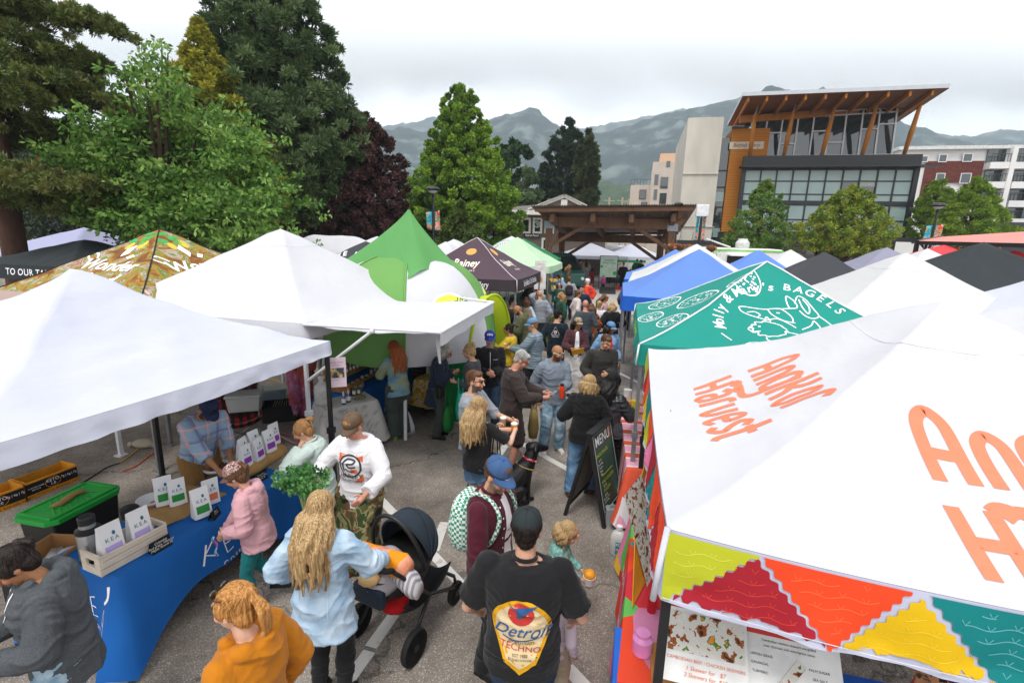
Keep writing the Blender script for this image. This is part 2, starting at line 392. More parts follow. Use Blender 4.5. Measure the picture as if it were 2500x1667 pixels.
def mountain(name,pts,Y0,Y1,label,x0=-500,x1=3000,n=420,m=70,rough=1.0,mt=None):
 f=skyline(pts);b=MB();vs=[]
 for j in range(m+1):
  t=j/m
  for i in range(n+1):
   x=x0+(x1-x0)*i/n;y=f(x);d=ray(x,y);el=d.z/math.hypot(d.x,d.y);dr=V((d.x,d.y,0)).normalized()
   L=(Y0+(Y1-Y0)*t);H=CH+el*Y1*1.0;p=dr*L
   s=t**1.15;e=math.sin(math.pi*t)
   nz=noise.fractal(V((p.x*.004,p.y*.004,3)),1,2,5)*.3*e+noise.ridged_multi_fractal(V((p.x*.006,p.y*.003,8)),1,2,4,1,2)*.09*e-.09*e
   z=max(H,5)*max(0,s+nz*rough)+noise.noise(V((p.x*.05,p.y*.05,1)))*5.5*min(1,t*3)+noise.noise(V((p.x*.13,p.y*.13,1)))*4.2
   vs.append((p.x,p.y,z if j else-3))
 fs=[(j*(n+1)+i,j*(n+1)+i+1,(j+1)*(n+1)+i+1,(j+1)*(n+1)+i)for j in range(m)for i in range(n)]
 o=len(vs)
 for i in range(n+1):
  p=V(vs[m*(n+1)+i]);q=V((p.x,p.y,0)).normalized();vs.append((p.x+q.x*300,p.y+q.y*300,-3))
 fs+=[(m*(n+1)+i,m*(n+1)+i+1,o+i+1,o+i)for i in range(n)]
 b.add(vs,fs);return tag(b.build(name,mt or FORM,smooth=True),label,kind='structure')
mountain('hills',[(-500,470),(700,380),(978,312),(1040,322),(1110,340),(1150,318),(1205,287),(1255,276),(1302,262),(1330,285),(1371,312),(1440,328),(1500,318),(1595,287),(1700,262),(1850,228),(2050,222),(2140,255),(2232,312),(2381,352),(2500,372),(2700,420),(3000,470)],520,1150,'forested mountain ridge under low cloud')
mountain('hills',[(-500,480),(800,330),(1000,300),(1063,285),(1140,300),(1300,330),(1800,250),(2200,320),(2380,335),(2440,318),(2600,318),(3000,400)],1300,1800,'farther blue ridge fading into cloud',m=40)
mountain('hills',[(-500,545),(900,505),(1300,470),(1450,448),(1540,452),(1700,480),(2300,520),(3000,560)],230,420,'low wooded hill in front of the mountain',m=40,rough=.5,mt=ramp_mat('wooded_hill',[(0,'#22331f'),(.5,'#30452a'),(.7,'#435636')],'noise',.06,.95,const=False,detail=12,bump=0))
def vol(name,lo,hi,dens,kind,label,noise_sc=None):
 m=bpy.data.materials.new(name);m.use_nodes=True;nt=m.node_tree;nt.nodes.clear();N=nt.nodes.new;L=nt.links.new
 out=N('ShaderNodeOutputMaterial');pv=N('ShaderNodeVolumePrincipled');pv.inputs['Density'].default_value=dens
 pv.inputs['Color'].default_value=(.77,.885,1,1)if not noise_sc else(1,1,1,1);pv.inputs['Anisotropy'].default_value=.1;L(pv.outputs[0],out.inputs['Volume'])
 if noise_sc:
  g=N('ShaderNodeNewGeometry');sp=N('ShaderNodeSeparateXYZ');L(g.outputs['Position'],sp.inputs[0])
  n=N('ShaderNodeTexNoise');n.inputs['Scale'].default_value=noise_sc;n.inputs['Detail'].default_value=3;L(g.outputs['Position'],n.inputs[0])
  a=N('ShaderNodeMath');a.operation='MULTIPLY_ADD';a.inputs[1].default_value=170;L(n.outputs[0],a.inputs[0]);L(sp.outputs[2],a.inputs[2])
  mr=N('ShaderNodeMapRange');mr.inputs[1].default_value=350;mr.inputs[2].default_value=425;mr.inputs[3].default_value=0;mr.inputs[4].default_value=dens;L(a.outputs[0],mr.inputs[0]);L(mr.outputs[0],pv.inputs['Density'])
  try:m.cycles.volume_step_rate=1.0
  except Exception:pass
 b=MB();b.box([(p+q)/2 for p,q in zip(lo,hi)],[q-p for p,q in zip(lo,hi)]);o=b.build(name,m);return tag(o,label,kind=kind)
vol('haze',(-2500,-55,-4),(2500,2250,440),.00036,'stuff','thin blue haze over the valley')
vol('low_cloud',(-1300,960,225),(1900,1240,400),.010,'stuff','low cloud wrapping the mountain tops',noise_sc=.0048)
def leaf_mat(name,cols,trans=.2):
 if name in MATS:return MATS[name]
 m,nt,b=_new(name);N=nt.nodes.new;L=nt.links.new;b.inputs['Roughness'].default_value=.55;b.inputs['Specular IOR Level'].default_value=.3
 a=N('ShaderNodeAttribute');a.attribute_name='rnd';cr=N('ShaderNodeValToRGB');e=cr.color_ramp.elements
 while len(e)<len(cols):e.new(.5)
 for i,c in enumerate(cols):e[i].position=i/(len(cols)-1);e[i].color=(*srgb(c),1)
 L(a.outputs['Fac'],cr.inputs[0]);L(cr.outputs[0],b.inputs['Base Color'])
 tr=N('ShaderNodeBsdfTranslucent');ms=N('ShaderNodeMixShader');ms.inputs[0].default_value=trans;L(cr.outputs[0],tr.inputs[0])
 L(b.outputs[0],ms.inputs[1]);L(tr.outputs[0],ms.inputs[2]);L(ms.outputs[0],nt.nodes['Material Output'].inputs[0]);MATS[name]=m;return m
RNG=np.random.default_rng(5)
def leaves(name,C,Rr,per,size,m,parent,elong=1.7,out=.6,up=.15,shell=.5,droop=0,jit=.35):
 C=np.asarray(C,float);Rr=np.asarray(Rr,float)
 if Rr.ndim==1:Rr=np.repeat(Rr[:,None],3,1)
 n=len(C)*per;C2=np.repeat(C,per,0);R2=np.repeat(Rr,per,0)
 d=RNG.normal(size=(n,3));d/=np.linalg.norm(d,axis=1)[:,None];u=RNG.random(n)**shell
 pos=C2+d*R2*u[:,None];ax=d*out+RNG.normal(size=(n,3))*.55;ax[:,2]+=up-droop;ax/=np.linalg.norm(ax,axis=1)[:,None]
 t=RNG.normal(size=(n,3));t[:,2]*=.4;sd=np.cross(ax,t);sd/=np.linalg.norm(sd,axis=1)[:,None]+1e-9
 s=size*(1+jit*(RNG.random(n)-.5)*2);hl=(s*elong)[:,None]*ax;hw=(s*.5)[:,None]*sd
 Q=np.stack([pos,pos+hl*.5+hw,pos+hl,pos+hl*.5-hw],1).reshape(-1,3)
 me=bpy.data.meshes.new(name);me.vertices.add(4*n);me.vertices.foreach_set('co',Q.ravel());me.loops.add(4*n);me.polygons.add(n)
 me.loops.foreach_set('vertex_index',np.arange(4*n));me.polygons.foreach_set('loop_start',np.arange(n)*4);me.update(calc_edges=True)
 at=me.attributes.new('rnd','FLOAT','FACE');cl=np.repeat(RNG.random(len(C)),per);at.data.foreach_set('value',np.clip(.62*cl+.38*RNG.random(n),0,1))
 me.materials.append(m);o=bpy.data.objects.new(name,me);return link(o,parent)
BARK=mat('bark','#4a3a30',.95,.35,8,.6,30,stretch=(1,1,.25),dist=.03)
BARKR=mat('red_bark','#513a2f',.95,.35,8,.6,30,stretch=(1,1,.25),dist=.03)
def limb_paths(b,C,base,top,r0,k,rnd):
 idx=rnd.sample(range(len(C)),min(k,len(C)))
 for i in idx:
  c=V(C[i]);t=max(.12,min(.92,(c.z-base.z)/(top.z-base.z)-.12-rnd.random()*.1));s=base.lerp(top,t)
  mid=s.lerp(c,.5)+V((0,0,-.04*(c-s).length));rr=r0*(1-t)*.45+.012;b.tube([s,mid,c],[rr,rr*.6,rr*.2],6,cap=False)
def tree(name,label,cat,x,Y,prof,colors,base_y=None,n=110,per=240,size=.16,clump=.16,rx=1.0,style='broad',trunk=.25,seed=1,group=None,ry=.85,lean=0,bark=None,limbs=26,skew=0.0,trans=.2,matname=None,elong=None):
 """prof: (picture y, half width in picture px) pairs down the crown at distance Y"""
 rnd=random.Random(seed);base=D(x,600,Y);base.z=0;t=thing(name,label,cat,base,0,group)
 pr=[]
 for py,hw in prof:
  p=D(x,py,Y);pr.append((p.z,hw/FPX*Y*1.0))
 pr.sort();z0,z1=pr[0][0],pr[-1][0]
 def rad(z):
  for(a,ra),(c,rc)in zip(pr,pr[1:]):
   if z<=c:return ra+(rc-ra)*(z-a)/(c-a or 1)
  return pr[-1][1]
 C=[];Rr=[];rmax=max(r for _,r in pr)
 while len(C)<n:
  z=rnd.uniform(z0,z1);r=rad(z)
  if rnd.random()>(r/rmax)**.8+.06:continue
  a=rnd.random()*2*math.pi;q=rnd.random()**(.42 if style!='broad' else .5);jag=1+.16*noise.noise(V((a*1.3,z*.7,seed)))+rnd.uniform(-.06,.1)
  cr=clump*rmax*rnd.uniform(.6,1.25)*(.45+.55*r/rmax);q*=max(.2,1-cr*.55/max(r,.05));
  if style=='pine':z-=.0
  p=V((math.cos(a)*r*q*jag,math.sin(a)*r*q*jag*ry,z));p.x+=lean*(z-z0)
  C.append(p);Rr.append((cr,cr,cr*(.75 if style=='pine' else .55 if style=='fir' else .8)))
 C.append(V((lean*(z1-z0),0,z1-.02*(z1-z0))));Rr.append((.35*clump*rmax,)*2+(.9*clump*rmax,))
 lm=leaf_mat(matname or 'leaf_'+name+str(seed),colors,trans)
 kw=dict(broad=dict(elong=1.5,out=.5,up=-.1,shell=.5),pine=dict(elong=4.2,out=.9,up=.55,shell=.6),fir=dict(elong=3.0,out=.8,up=-.25,shell=.5),drop=dict(elong=2.4,out=.6,up=-.35,shell=.5))[style]
 if elong:kw['elong']=elong
 leaves('crown',C,Rr,per,size,lm,t,**kw)
 b=MB();top=V((lean*(z1-z0),0,z0+(z1-z0)*.93));s=trunk
 b.tube([V((0,0,-.1)),V((0,0,.35)),V((rnd.uniform(-.1,.1),0,z0*.6)),top.lerp(V((0,0,0)),.45),top],[s*1.35,s,s*.85,s*.5,s*.08],10)
 limb_paths(b,C,V((0,0,0)),top,s,limbs,rnd);b.build('trunk',bark or BARK,t,smooth=True);return t
PINE=['#1d2716','#2a3a1e','#3d5029','#566939']
tree('pine_tree','tallest dark pine with layered tufted boughs, standing between the golden cypress and the purple maple','tree',690,23,[(-60,60),(0,110),(90,150),(200,165),(300,215),(400,200),(500,150),(545,90)],['#2c3a22','#40542f','#5a6f40','#7e9060'],n=1300,per=190,size=.05,clump=.068,style='pine',trunk=.3,seed=3,limbs=130)
tree('cypress_tree','golden yellow cypress with a feathery pointed top left of the tallest pine','tree',540,20,[(55,8),(130,38),(230,95),(330,130),(420,165),(540,170)],['#4c5218','#7c7f22','#a8a234','#5c6622'],n=560,per=200,size=.055,clump=.07,style='fir',trunk=.2,seed=8,lean=0.0,limbs=30)
tree('maple_tree','dark purple leaved maple in front of the tall pine','tree',880,24,[(270,26),(330,80),(420,112),(500,110),(585,105)],['#241816','#3f2724','#573734','#30201d'],n=620,per=150,size=.085,clump=.08,trunk=.18,seed=4,limbs=24)
tree('beech_tree','bright green leafy tree with a tall tapering crown beside the street lamp','tree',1124,33,[(208,14),(250,42),(290,56),(330,72),(400,106),(470,146),(540,150),(600,125)],['#38521a','#5c7d22','#84a430','#4a681c'],n=950,per=200,size=.1,clump=.07,trunk=.25,seed=11,limbs=40)
tree('round_tree','dark green tree partly hidden behind the bright green tree','tree',1245,52,[(345,22),(380,52),(430,60),(500,60),(570,50)],['#22371a','#2f4a22','#3f5c2c'],n=90,per=300,size=.2,clump=.2,trunk=.25,seed=12,limbs=10)
tree('willow_tree','grey green drooping tree between the bright tree and the firs','tree',1278,46,[(415,20),(450,42),(510,50),(590,48)],['#3c4d31','#566a45','#6d7f56'],n=70,per=320,size=.12,clump=.2,style='drop',trunk=.2,seed=13,limbs=8)
tree('fir_tree','dark blue green fir with a sharp top behind the timber shelter','tree',1375,56,[(288,4),(340,38),(400,62),(460,78),(520,80),(590,70)],['#182619','#24361f','#344628'],n=520,per=170,size=.09,clump=.1,style='fir',trunk=.3,seed=15,limbs=40)
tree('fir_tree','broader brownish green fir just right of the sharp topped fir','tree',1422,53,[(318,10),(360,24),(430,30),(480,30),(560,30)],['#2c371d','#3c4825','#525a30'],n=120,per=300,size=.11,clump=.25,style='fir',trunk=.25,seed=16,limbs=30)
tree('young_fir_tree','small pale young fir between the two lamp posts','tree',1125,27,[(498,4),(530,26),(560,52),(600,66),(640,60)],['#37491f','#52652c','#70803c'],n=80,per=330,size=.06,clump=.17,style='fir',trunk=.08,seed=17,limbs=30)
tree('round_tree','small dark tree low at the left edge of the purple maple','tree',800,27,[(440,60),(520,110),(600,120)],['#141d10','#1d2b15','#2b3d1d'],n=70,per=260,size=.12,clump=.25,trunk=.2,seed=18,limbs=10)
tree('hedge_tree','shaded green bush behind the leftmost tents','tree',330,30,[(480,120),(540,240),(600,260)],['#10180d','#1a2812','#26381a'],n=90,per=260,size=.14,clump=.22,trunk=.15,seed=19,limbs=10)
tree('hedge_tree','shaded bush between the big pine trunk and the lavender canopy','tree',120,36,[(380,150),(480,180),(545,170)],['#18240f','#26361a','#3c4d25'],n=80,per=260,size=.16,clump=.25,trunk=.15,seed=20,limbs=10)
YG=['#4f6a1e','#6d8427','#8e9c34','#86691f']
tree('street_tree','young green street tree before the left half of the glass facade','tree',1852,33,[(440,8),(480,36),(530,68),(580,88),(615,80)],['#3f5f25','#557a30','#738f3c','#7b7a33'],n=330,per=70,size=.075,clump=.085,trunk=.1,seed=21,group=None,limbs=60,trans=.3)
tree('street_tree','yellow green street tree before the right half of the glass facade','tree',2062,30,[(455,8),(480,48),(520,80),(560,112),(610,100),(622,60)],YG,n=420,per=85,size=.075,clump=.08,trunk=.12,seed=22,limbs=60,trans=.3)
tree('larch_tree','feathery lime green larch right of the dark glass box','tree',2262,40,[(440,16),(480,40),(540,52),(590,50)],['#4e6e16','#6f8d1f','#8fa72c'],n=260,per=90,size=.06,clump=.1,style='fir',trunk=.12,seed=23,limbs=40,trans=.35)
tree('larch_tree','larger feathery lime green larch in front of the white apartments','tree',2355,37,[(435,10),(470,38),(520,70),(560,92),(600,66)],['#4e6e16','#6f8d1f','#8fa72c'],n=360,per=90,size=.06,clump=.09,style='fir',trunk=.14,seed=24,limbs=60,trans=.35)
def bough_tree():
 Y=14.0;base=D(20,560,Y);base.z=0
 t=thing('pine_tree','big red barked pine at the left edge with long boughs sweeping over the tents','tree',base)
 B=[([(-80,-40),(60,10),(180,45),(290,72)],34,13.2),([(-60,60),(70,95),(160,140),(255,165)],38,13.6),([(-60,20),(40,20),(110,30)],50,14.5),([(-60,120),(60,160),(170,205),(240,235),(330,300),(372,318)],40,13.4),([(-60,190),(20,215),(80,250)],46,12.6),([(40,210),(150,235),(260,262)],40,14.4),([(-40,170),(90,180),(190,170)],40,14.6),([(-60,270),(60,300),(180,330)],44,14.8),([(-30,400),(60,440),(150,450),(235,455)],42,12.4),([(-40,470),(60,480),(160,500),(260,505)],44,13.4),([(110,420),(200,470),(300,480),(330,500)],38,13.8),([(-50,330),(60,350),(150,360)],40,14.9)]
 C=[];Rr=[];tr=MB();rnd=random.Random(2)
 top=D(-60,-400,Y)-base
 tr.tube([V((0,0,-.1)),V((0,0,.5)),D(8,430,Y)-base,D(-25,250,Y)-base,top],[.42,.31,.27,.23,.1],12)
 for pts,rr,yy in B:
  w=[D(x,y,yy+k*.18)-base for k,(x,y)in enumerate(pts)];w2=[V(q)for q in spline([tuple(q)for q in w],8)]
  s=D(-25,pts[0][1]+60,Y)-base;tr.tube([s]+w2[::3]+[w2[-1]],[.11]+[.075*(1-.8*i/len(w2[::3]))for i in range(len(w2[::3]))]+[.015],6)
  for i,q in enumerate(w2):
   f=i/len(w2);r0=rr/FPX*yy*(1-.35*f)
   for _ in range(5):
    C.append(q+V((rnd.gauss(0,r0*.5),rnd.gauss(0,r0*1.1),rnd.gauss(0,r0*.32)+r0*.1)));k=r0*rnd.uniform(.22,.42);Rr.append((k,k,k*.8))
   if rnd.random()<.5:
    e=q+V((rnd.gauss(0,r0),rnd.gauss(0,r0),rnd.uniform(-.2,.5)*r0));tr.tube([q,e],[.022,.008],5)
 tr.build('trunk',BARKR,t,smooth=True)
 leaves('crown',C,Rr,190,.03,leaf_mat('pine_needles',['#353a1e','#4c5b2c','#6e7d3e','#6e5430'],.15),t,elong=4.0,out=.8,up=.5,shell=.7)
bough_tree()
def spray_tree():
 Y=14.5;base=D(400,560,Y);base.z=0
 t=thing('cherry_tree','large leafy tree with drooping green sprays and a few orange dead leaves','tree',base)
 out=[(395,110),(350,140),(300,160),(265,200),(330,200),(410,130),(345,235),(250,300),(300,330),(380,300),(440,250),(470,270),(510,240),(520,320),(560,300),(590,340),(500,380),(420,360),(330,360),(220,330),(180,380),(230,400),(300,430),(400,430),(480,440),(560,420),(620,400),(650,440),(690,470),(600,480),(660,510),(520,500),(440,500),(350,500),(620,540),(560,560),(480,545),(150,400),(120,440),(200,450),(280,520),(390,540),(640,575),(540,590),(440,240),(380,180),(420,190)]
 C=[];Rr=[];tr=MB();rnd=random.Random(9);fork=V((0,0,1.9))
 tr.tube([V((0,0,-.1)),V((.05,0,1)),fork],[.3,.22,.2],10)
 for x,y in out:
  yy=Y+rnd.uniform(-1.6,1.8);e=D(x,y,yy)-base;high=y<260
  mid=fork.lerp(e,.5)+V((0,0,.5));pts=[V(q)for q in spline([tuple(fork),tuple(mid),tuple(e)],8)]
  tr.tube(pts,[.09*(1-i/len(pts))+.01 for i in range(len(pts))],6)
  for q in pts[(11 if high else 7):]:
   for _ in range(2 if high else 9):
    s=.28 if high else .45;C.append(q+V((rnd.gauss(0,s),rnd.gauss(0,s),rnd.gauss(0,s*.45))));k=rnd.uniform(.12,.26);Rr.append((k*1.3,k*1.3,k*.45))
 tr.build('trunk',BARK,t,smooth=True)
 leaves('crown',C,Rr,22,.068,leaf_mat('cherry_leaf',['#365520','#4e742c','#6d923c','#9fbc68'],.25),t,elong=2.1,out=.75,up=-.25,shell=.6)
 C2=rnd.sample(C,30);leaves('dead_leaves',C2,[(.06,.06,.12)]*len(C2),16,.04,leaf_mat('orange_leaf',['#8a3d16','#b5541d','#c4702c'],.2),t,elong=2,out=.3,up=-.8)
spray_tree()
# ================================================================== BUILDINGS
class Plane:
 """vertical plane squared to the street: u runs right, z up, v back"""
 def __init__(s,x,Y,ang=GA):
  s.o=D(x,590,Y);s.o.z=0;s.u=V((math.cos(ang),math.sin(ang),0));s.v=V((-math.sin(ang),math.cos(ang),0));s.ang=ang
 def uz(s,x,y,v=0):
  o=s.o+s.v*v-V((0,0,CH));d=ray(x,y);k=o.dot(s.v)/d.dot(s.v);p=V((0,0,CH))+d*k-s.o;return p.dot(s.u),p.z
METAL_D=mat('dark_metal','#24272a',.45,.1,5,.05,50,spec=.5)
METAL_G=mat('grey_metal','#8c8e92',.4,.1,9,.05,60,metal=.6)
METAL_K=mat('black_metal','#141416',.4,.1,9,.05,60,spec=.5)
ALU=mat('white_aluminium','#dfe1e4',.4,.05,9,0,spec=.5)
TIMB=mat('golden_timber','#b9772c',.6,.2,3,.2,30,stretch=(1,1,.15))
SOFF=mat('soffit_boards','#82502c',.6,.25,4,.3,12,stretch=(.2,3,1))
CLAD=ramp_mat('cedar_cladding',[(0,'#b06c1e'),(.5,'#cb8429'),(1,'#a5661d')],'wavez',1.1,.6,const=False,distort=.4,bump=.2,bscale=18)
CONCB=mat('board_concrete','#bdb8ad',.9,.16,.8,.3,5,dist=.03,stretch=(1,1,.35))
GL_D=glass_mat('dark_glass','#1d2b2c');GL_F=mat('frosted_glass','#93aba7',.25,.12,.5,0,spec=.8);GL_U=glass_mat('upper_glass','#22343a',.04)
BLIND=mat('pale_blind','#a9b3ab',.6,.1,2,0)
STONE=ramp_mat('ledge_stone',[(0,'#6f6a63'),(.4,'#8d877e'),(.7,'#57534e')],'voronoi',3.2,.9,stretch=(1,1,5))
def library():
 pl=Plane(1815,44);Z=lambda x,y,v=0:pl.uz(x,y,v)
 t=thing('library_building','modern glass, cedar and concrete building with a tilted timber roof on slanting columns','building',pl.o,GA)
 u0,z1=Z(1815,393);u1,_=Z(2247,380);dep=16.0;h=z1
 zf=[0,Z(1815,573)[1],Z(1820,495)[1]];zmid=zf[2];zlo=zf[1]
 b=MB();b.box(((u0+u1)/2,dep/2+.8,zlo/2),(u1-u0-.4,dep,zlo));b.build('ground_floor',GL_D,t)
 for i in range(6):
  u=u0+(u1-u0)*(i+.5)/6;m=MB();m.box((u,.5,zlo/2),(1.1,.7,zlo));m.build('stone_pier',STONE,t)
 m=MB();m.box(((u0+u1)/2,-.7,zlo-.1),(u1-u0+1,2.8,.35));m.build('entrance_canopy',METAL_D,t)
 m=MB();m.box(((u0+u1)/2,dep/2,(zlo+h)/2+.1),(u1-u0-.1,dep,h-zlo-.2));m.build('upper_floors',METAL_D,t)
 nc=10;w=(u1-u0-.5)/nc;rows=[(zlo+.3,zlo+1.95,1),(zlo+1.95,zmid-.15,1),(zmid+.15,zmid+.95,2),(zmid+.95,zmid+2.5,3),(zmid+2.5,zmid+3.75,1)]
 rnd=random.Random(4);sc=(h-.75-(zmid+.15))/3.6
 rows=[(zlo+.3,(zlo+zmid)/2,1),((zlo+zmid)/2,zmid-.15,1),(zmid+.15,zmid+.15+.8*sc,2),(zmid+.15+.8*sc,zmid+.15+2.3*sc,3),(zmid+.15+2.3*sc,h-.75,1)]
 for r,(a,c,k)in enumerate(rows):
  for i in range(nc):
   u=u0+.25+w*(i+.5);gm=GL_F if k==1 or k==2 else(GL_F if rnd.random()<.45 else GL_D)
   f=MB();f.box((u,-.02,(a+c)/2),(w-.1,.05,c-a-.1));o=f.build('window',gm,t)
   if k==3 and gm is GL_D and rnd.random()<.7:
    hh=(c-a)*rnd.uniform(.15,.5);s=MB();s.box((u,-.055,c-hh/2-.06),(w-.14,.02,hh));s.build('blind',BLIND,o)
 m=MB()
 for i in range(nc+1):m.box((u0+.25+w*i,-.06,(zlo+h-.5)/2),(.1,.18,h-zlo-.6))
 for a,c,k in rows:m.box(((u0+u1)/2,-.05,a),(u1-u0-.2,.12,.1))
 m.box(((u0+u1)/2,-.09,zmid),(u1-u0,.16,.3));m.box(((u0+u1)/2,-.05,(zlo+.12)),(u1-u0,.12,.25))
 m.box((u0+.1,-.1,(zlo+h)/2),(.3,.3,h-zlo+.1));m.box((u1-.1,-.1,(zlo+h)/2),(.34,.34,h-zlo+.1));m.build('facade_frame',METAL_D,t)
 m=MB();m.box(((u0+u1)/2,-.12,h-.1),(u1-u0+.1,.34,.9));m.build('parapet',METAL_K,t)
 m=MB();m.box(((u0+u1)/2+.3,-.75,h-.62),(u1-u0+1.3,1.1,.07))
 for k in range(5):m.box(((u0+u1)/2+.3,-.3-.22*k,h-.56),(u1-u0+1.3,.04,.05))
 m.build('sunshade',METAL_D,t)
 ca,cb=Z(1776,450)[0],u0+.1;cz0,cz1=Z(1760,566)[1],Z(1760,312)[1]
 m=MB();m.box(((ca+cb)/2+.9,dep/2+.6,(cz0+cz1)/2),(cb-ca+1.8,dep,cz1-cz0));m.build('cedar_wall',CLAD,t)
 m=MB();m.box(((ca+cb)/2,.45,cz1+.06),(cb-ca+.2,.4,.12));m.build('coping',METAL_D,t)
 m=MB();m.box(((ca+cb)/2-.2,dep/2+.9,cz0/2),(cb-ca,dep,cz0));m.build('ground_wall',METAL_D,t)
 sa=Z(1738,450)[0]
 m=MB();m.box(((sa+ca)/2,dep/2+1.0,4.6),(ca-sa,dep,2*(Z(1760,332)[1]-4.6)));m.build('glass_slot',GL_D,t)
 m=MB()
 for z in(3.2,4.6,6.1,7.8,9.2):m.box(((sa+ca)/2,.95,z),(ca-sa,.1,.12))
 m.build('slot_mullion',METAL_D,t)
 for i,z in enumerate((3.9,7.0)):q=MB();q.box(((sa+ca)/2,.97,z),(ca-sa-.1,.04,.8));q.build('window',GL_F,t)
 ka,kb=Z(1668,400)[0],Z(1752,400)[0];kz=Z(1720,287,-1)[1]
 m=MB();m.box(((ka+kb)/2,6.5,kz/2),(kb-ka,15,kz));m.box(((ka+kb)/2,-1.05,kz*.33),(kb-ka+.3,.14,.05));m.box(((ka+kb)/2,-1.05,kz*.66),(kb-ka+.02,.14,.04));m.build('concrete_tower',CONCB,t)
 m=MB();m.box(((ka+kb)/2+.3,-1.9,3.0),(kb-ka+.8,2.0,.35));m.build('awning',METAL_D,t)
 lo=decal('lettering',xf(text_poly('Bethel Corp',.42,bold=.01)),frameM((ca+1.25,.56,cz1-1.35),(1,0,0),(0,0,1)),ink('sign_brown','#8d6a52'),None,None,.012)
 m=MB();m.box((ca+1.25,.6,cz1-1.35),(2.7,.07,.6));sg=m.build('name_sign',mat('cream_sign','#d9cbb8',.7),t);lo.parent=sg
 tl,tr=Z(1838,285,1.2),Z(2190,263,1.2);bl=Z(1822,390,1.2);br=Z(2176,380,1.2)
 g0=h+.05;gu0,gu1=bl[0],br[0];gt0,gt1=tl[1],tr[1];s0,s1=tl[0],tr[0]
 def gp(a,k,v=1.2):ub=gu0+(gu1-gu0)*a;ut=s0+(s1-s0)*a;zt=gt0+(gt1-gt0)*a;return V((ub+(ut-ub)*k,v,g0+(zt-g0)*k))
 m=MB();q=[gp(0,0),gp(1,0),gp(1,1),gp(0,1)];m.add(q+[p+V((0,9,0))for p in q],[(0,1,2,3),(7,6,5,4),(0,3,7,4),(1,5,6,2),(3,2,6,7)]);m.build('clerestory',GL_U,t)
 m=MB();n=9
 for i in range(n+1):m.bar(gp(i/n,0,1.13),gp(i/n,1,1.13),.11,.1)
 for k in(.03,.12,.92,1):m.bar(gp(0,k,1.12),gp(1,k,1.12),.1,.1)
 for i in range(n):
  for k in((.62,)if i in(1,4,7)else(.38,.12)if i in(2,5)else(.7,)if i in(4,8)else()):m.bar(gp(i/n,k,1.12),gp((i+1)/n,k,1.12),.14,.1)
 m.build('mullions',ALU,t)
 m=MB()
 for a in(.3,.55,.75):m.bar(gp(a,0,3.5),gp(a+.01,1,3.5),.35)
 m.build('inner_column',mat('brown_column','#5d4330',.8),t)
 fl=D(1813,236,39.5);fr=D(2318,216,35.5);bl_=D(1776,308,52);br_=D(2186,302,50)
 inv=Matrix.Rotation(-GA,3,'Z');loc=lambda p:inv@(p-pl.o)
 fl,fr,bl_,br_=[loc(p)for p in(fl,fr,bl_,br_)];up=V((0,0,.28))
 m=MB();m.add([fl,fr,br_,bl_],[(0,1,2,3)]);m.add([p+V((0,0,.03))for p in(fl,fr,br_,bl_)]+[p+up for p in(fl,fr,br_,bl_)],[(4,5,6,7),(0,1,5,4),(1,2,6,5),(2,3,7,6),(3,0,4,7)])
 m.mi=[0]+[1]*5;m.build('roof',[SOFF,mat('roof_fascia','#b9bdc2',.5,.05,3,0)],t)
 m=MB()
 for i in range(10):
  a=(i+.35)/10;p=fl.lerp(fr,a)*.985+bl_.lerp(br_,a)*.015;q=bl_.lerp(br_,a);m.bar(p-V((0,0,.17)),q-V((0,0,.2)),.14,.32)
 m.build('roof_beam',TIMB,t)
 m=MB();p=gp(-.07,1.0,.6);m.bar(gp(-.1,.93,.8),gp(1.14,1.02,1.6),.3,.55);m.build('ridge_beam',TIMB,t)
 for(x0,y0,x1,y1)in((1845,277,1829,392),(1938,270,1912,387),(2038,263,2004,384),(2141,258,2103,382),(2249,250,2205,379)):
  a=V((*(0,)*3,));ub,_=Z(x1,y1,.2);ut,zt=Z(x0,y0,-1.6);m=MB();m.tube([V((ub,.2,h)),V(((ub+ut)/2,-.7,(h+zt)/2)),V((ut,-1.6,zt))],[.13,.19,.12],10);o=m.build('column',TIMB,t,smooth=True)
  m=MB();m.tube([V((ut,-1.6,zt)),V((ut+.08,-1.8,zt+.75))],.06,8);m.build('column_cap',METAL_G,o)
library()
def windows_grid(parent,pl,rects,gm,fm,dep=.0,frame=.07,sill=False):
 for(x0,y0,x1,y1)in rects:
  a,z1=pl.uz(x0,y0);c,z0=pl.uz(x1,y1)
  m=MB();m.box(((a+c)/2,dep-.03,(z0+z1)/2),(c-a,.06,z1-z0));w=m.build('window',gm,parent)
  m=MB()
  for u in(a,c):m.box((u,dep-.06,(z0+z1)/2),(frame,.1,z1-z0+frame))
  for z in(z0,z1):m.box(((a+c)/2,dep-.061,z),(c-a+frame,.102,frame))
  m.build('frame',fm,w)
WHITEW=mat('white_cladding','#d8d8d6',.7,.06,.5,0);BRICK=ramp_mat('red_brick',[(0,'#5a2d26'),(.5,'#6f3a30'),(.8,'#4d2620')],'voronoi',6,.9,stretch=(1,1,3));DKW=mat('dark_cladding','#3a3b40',.8)
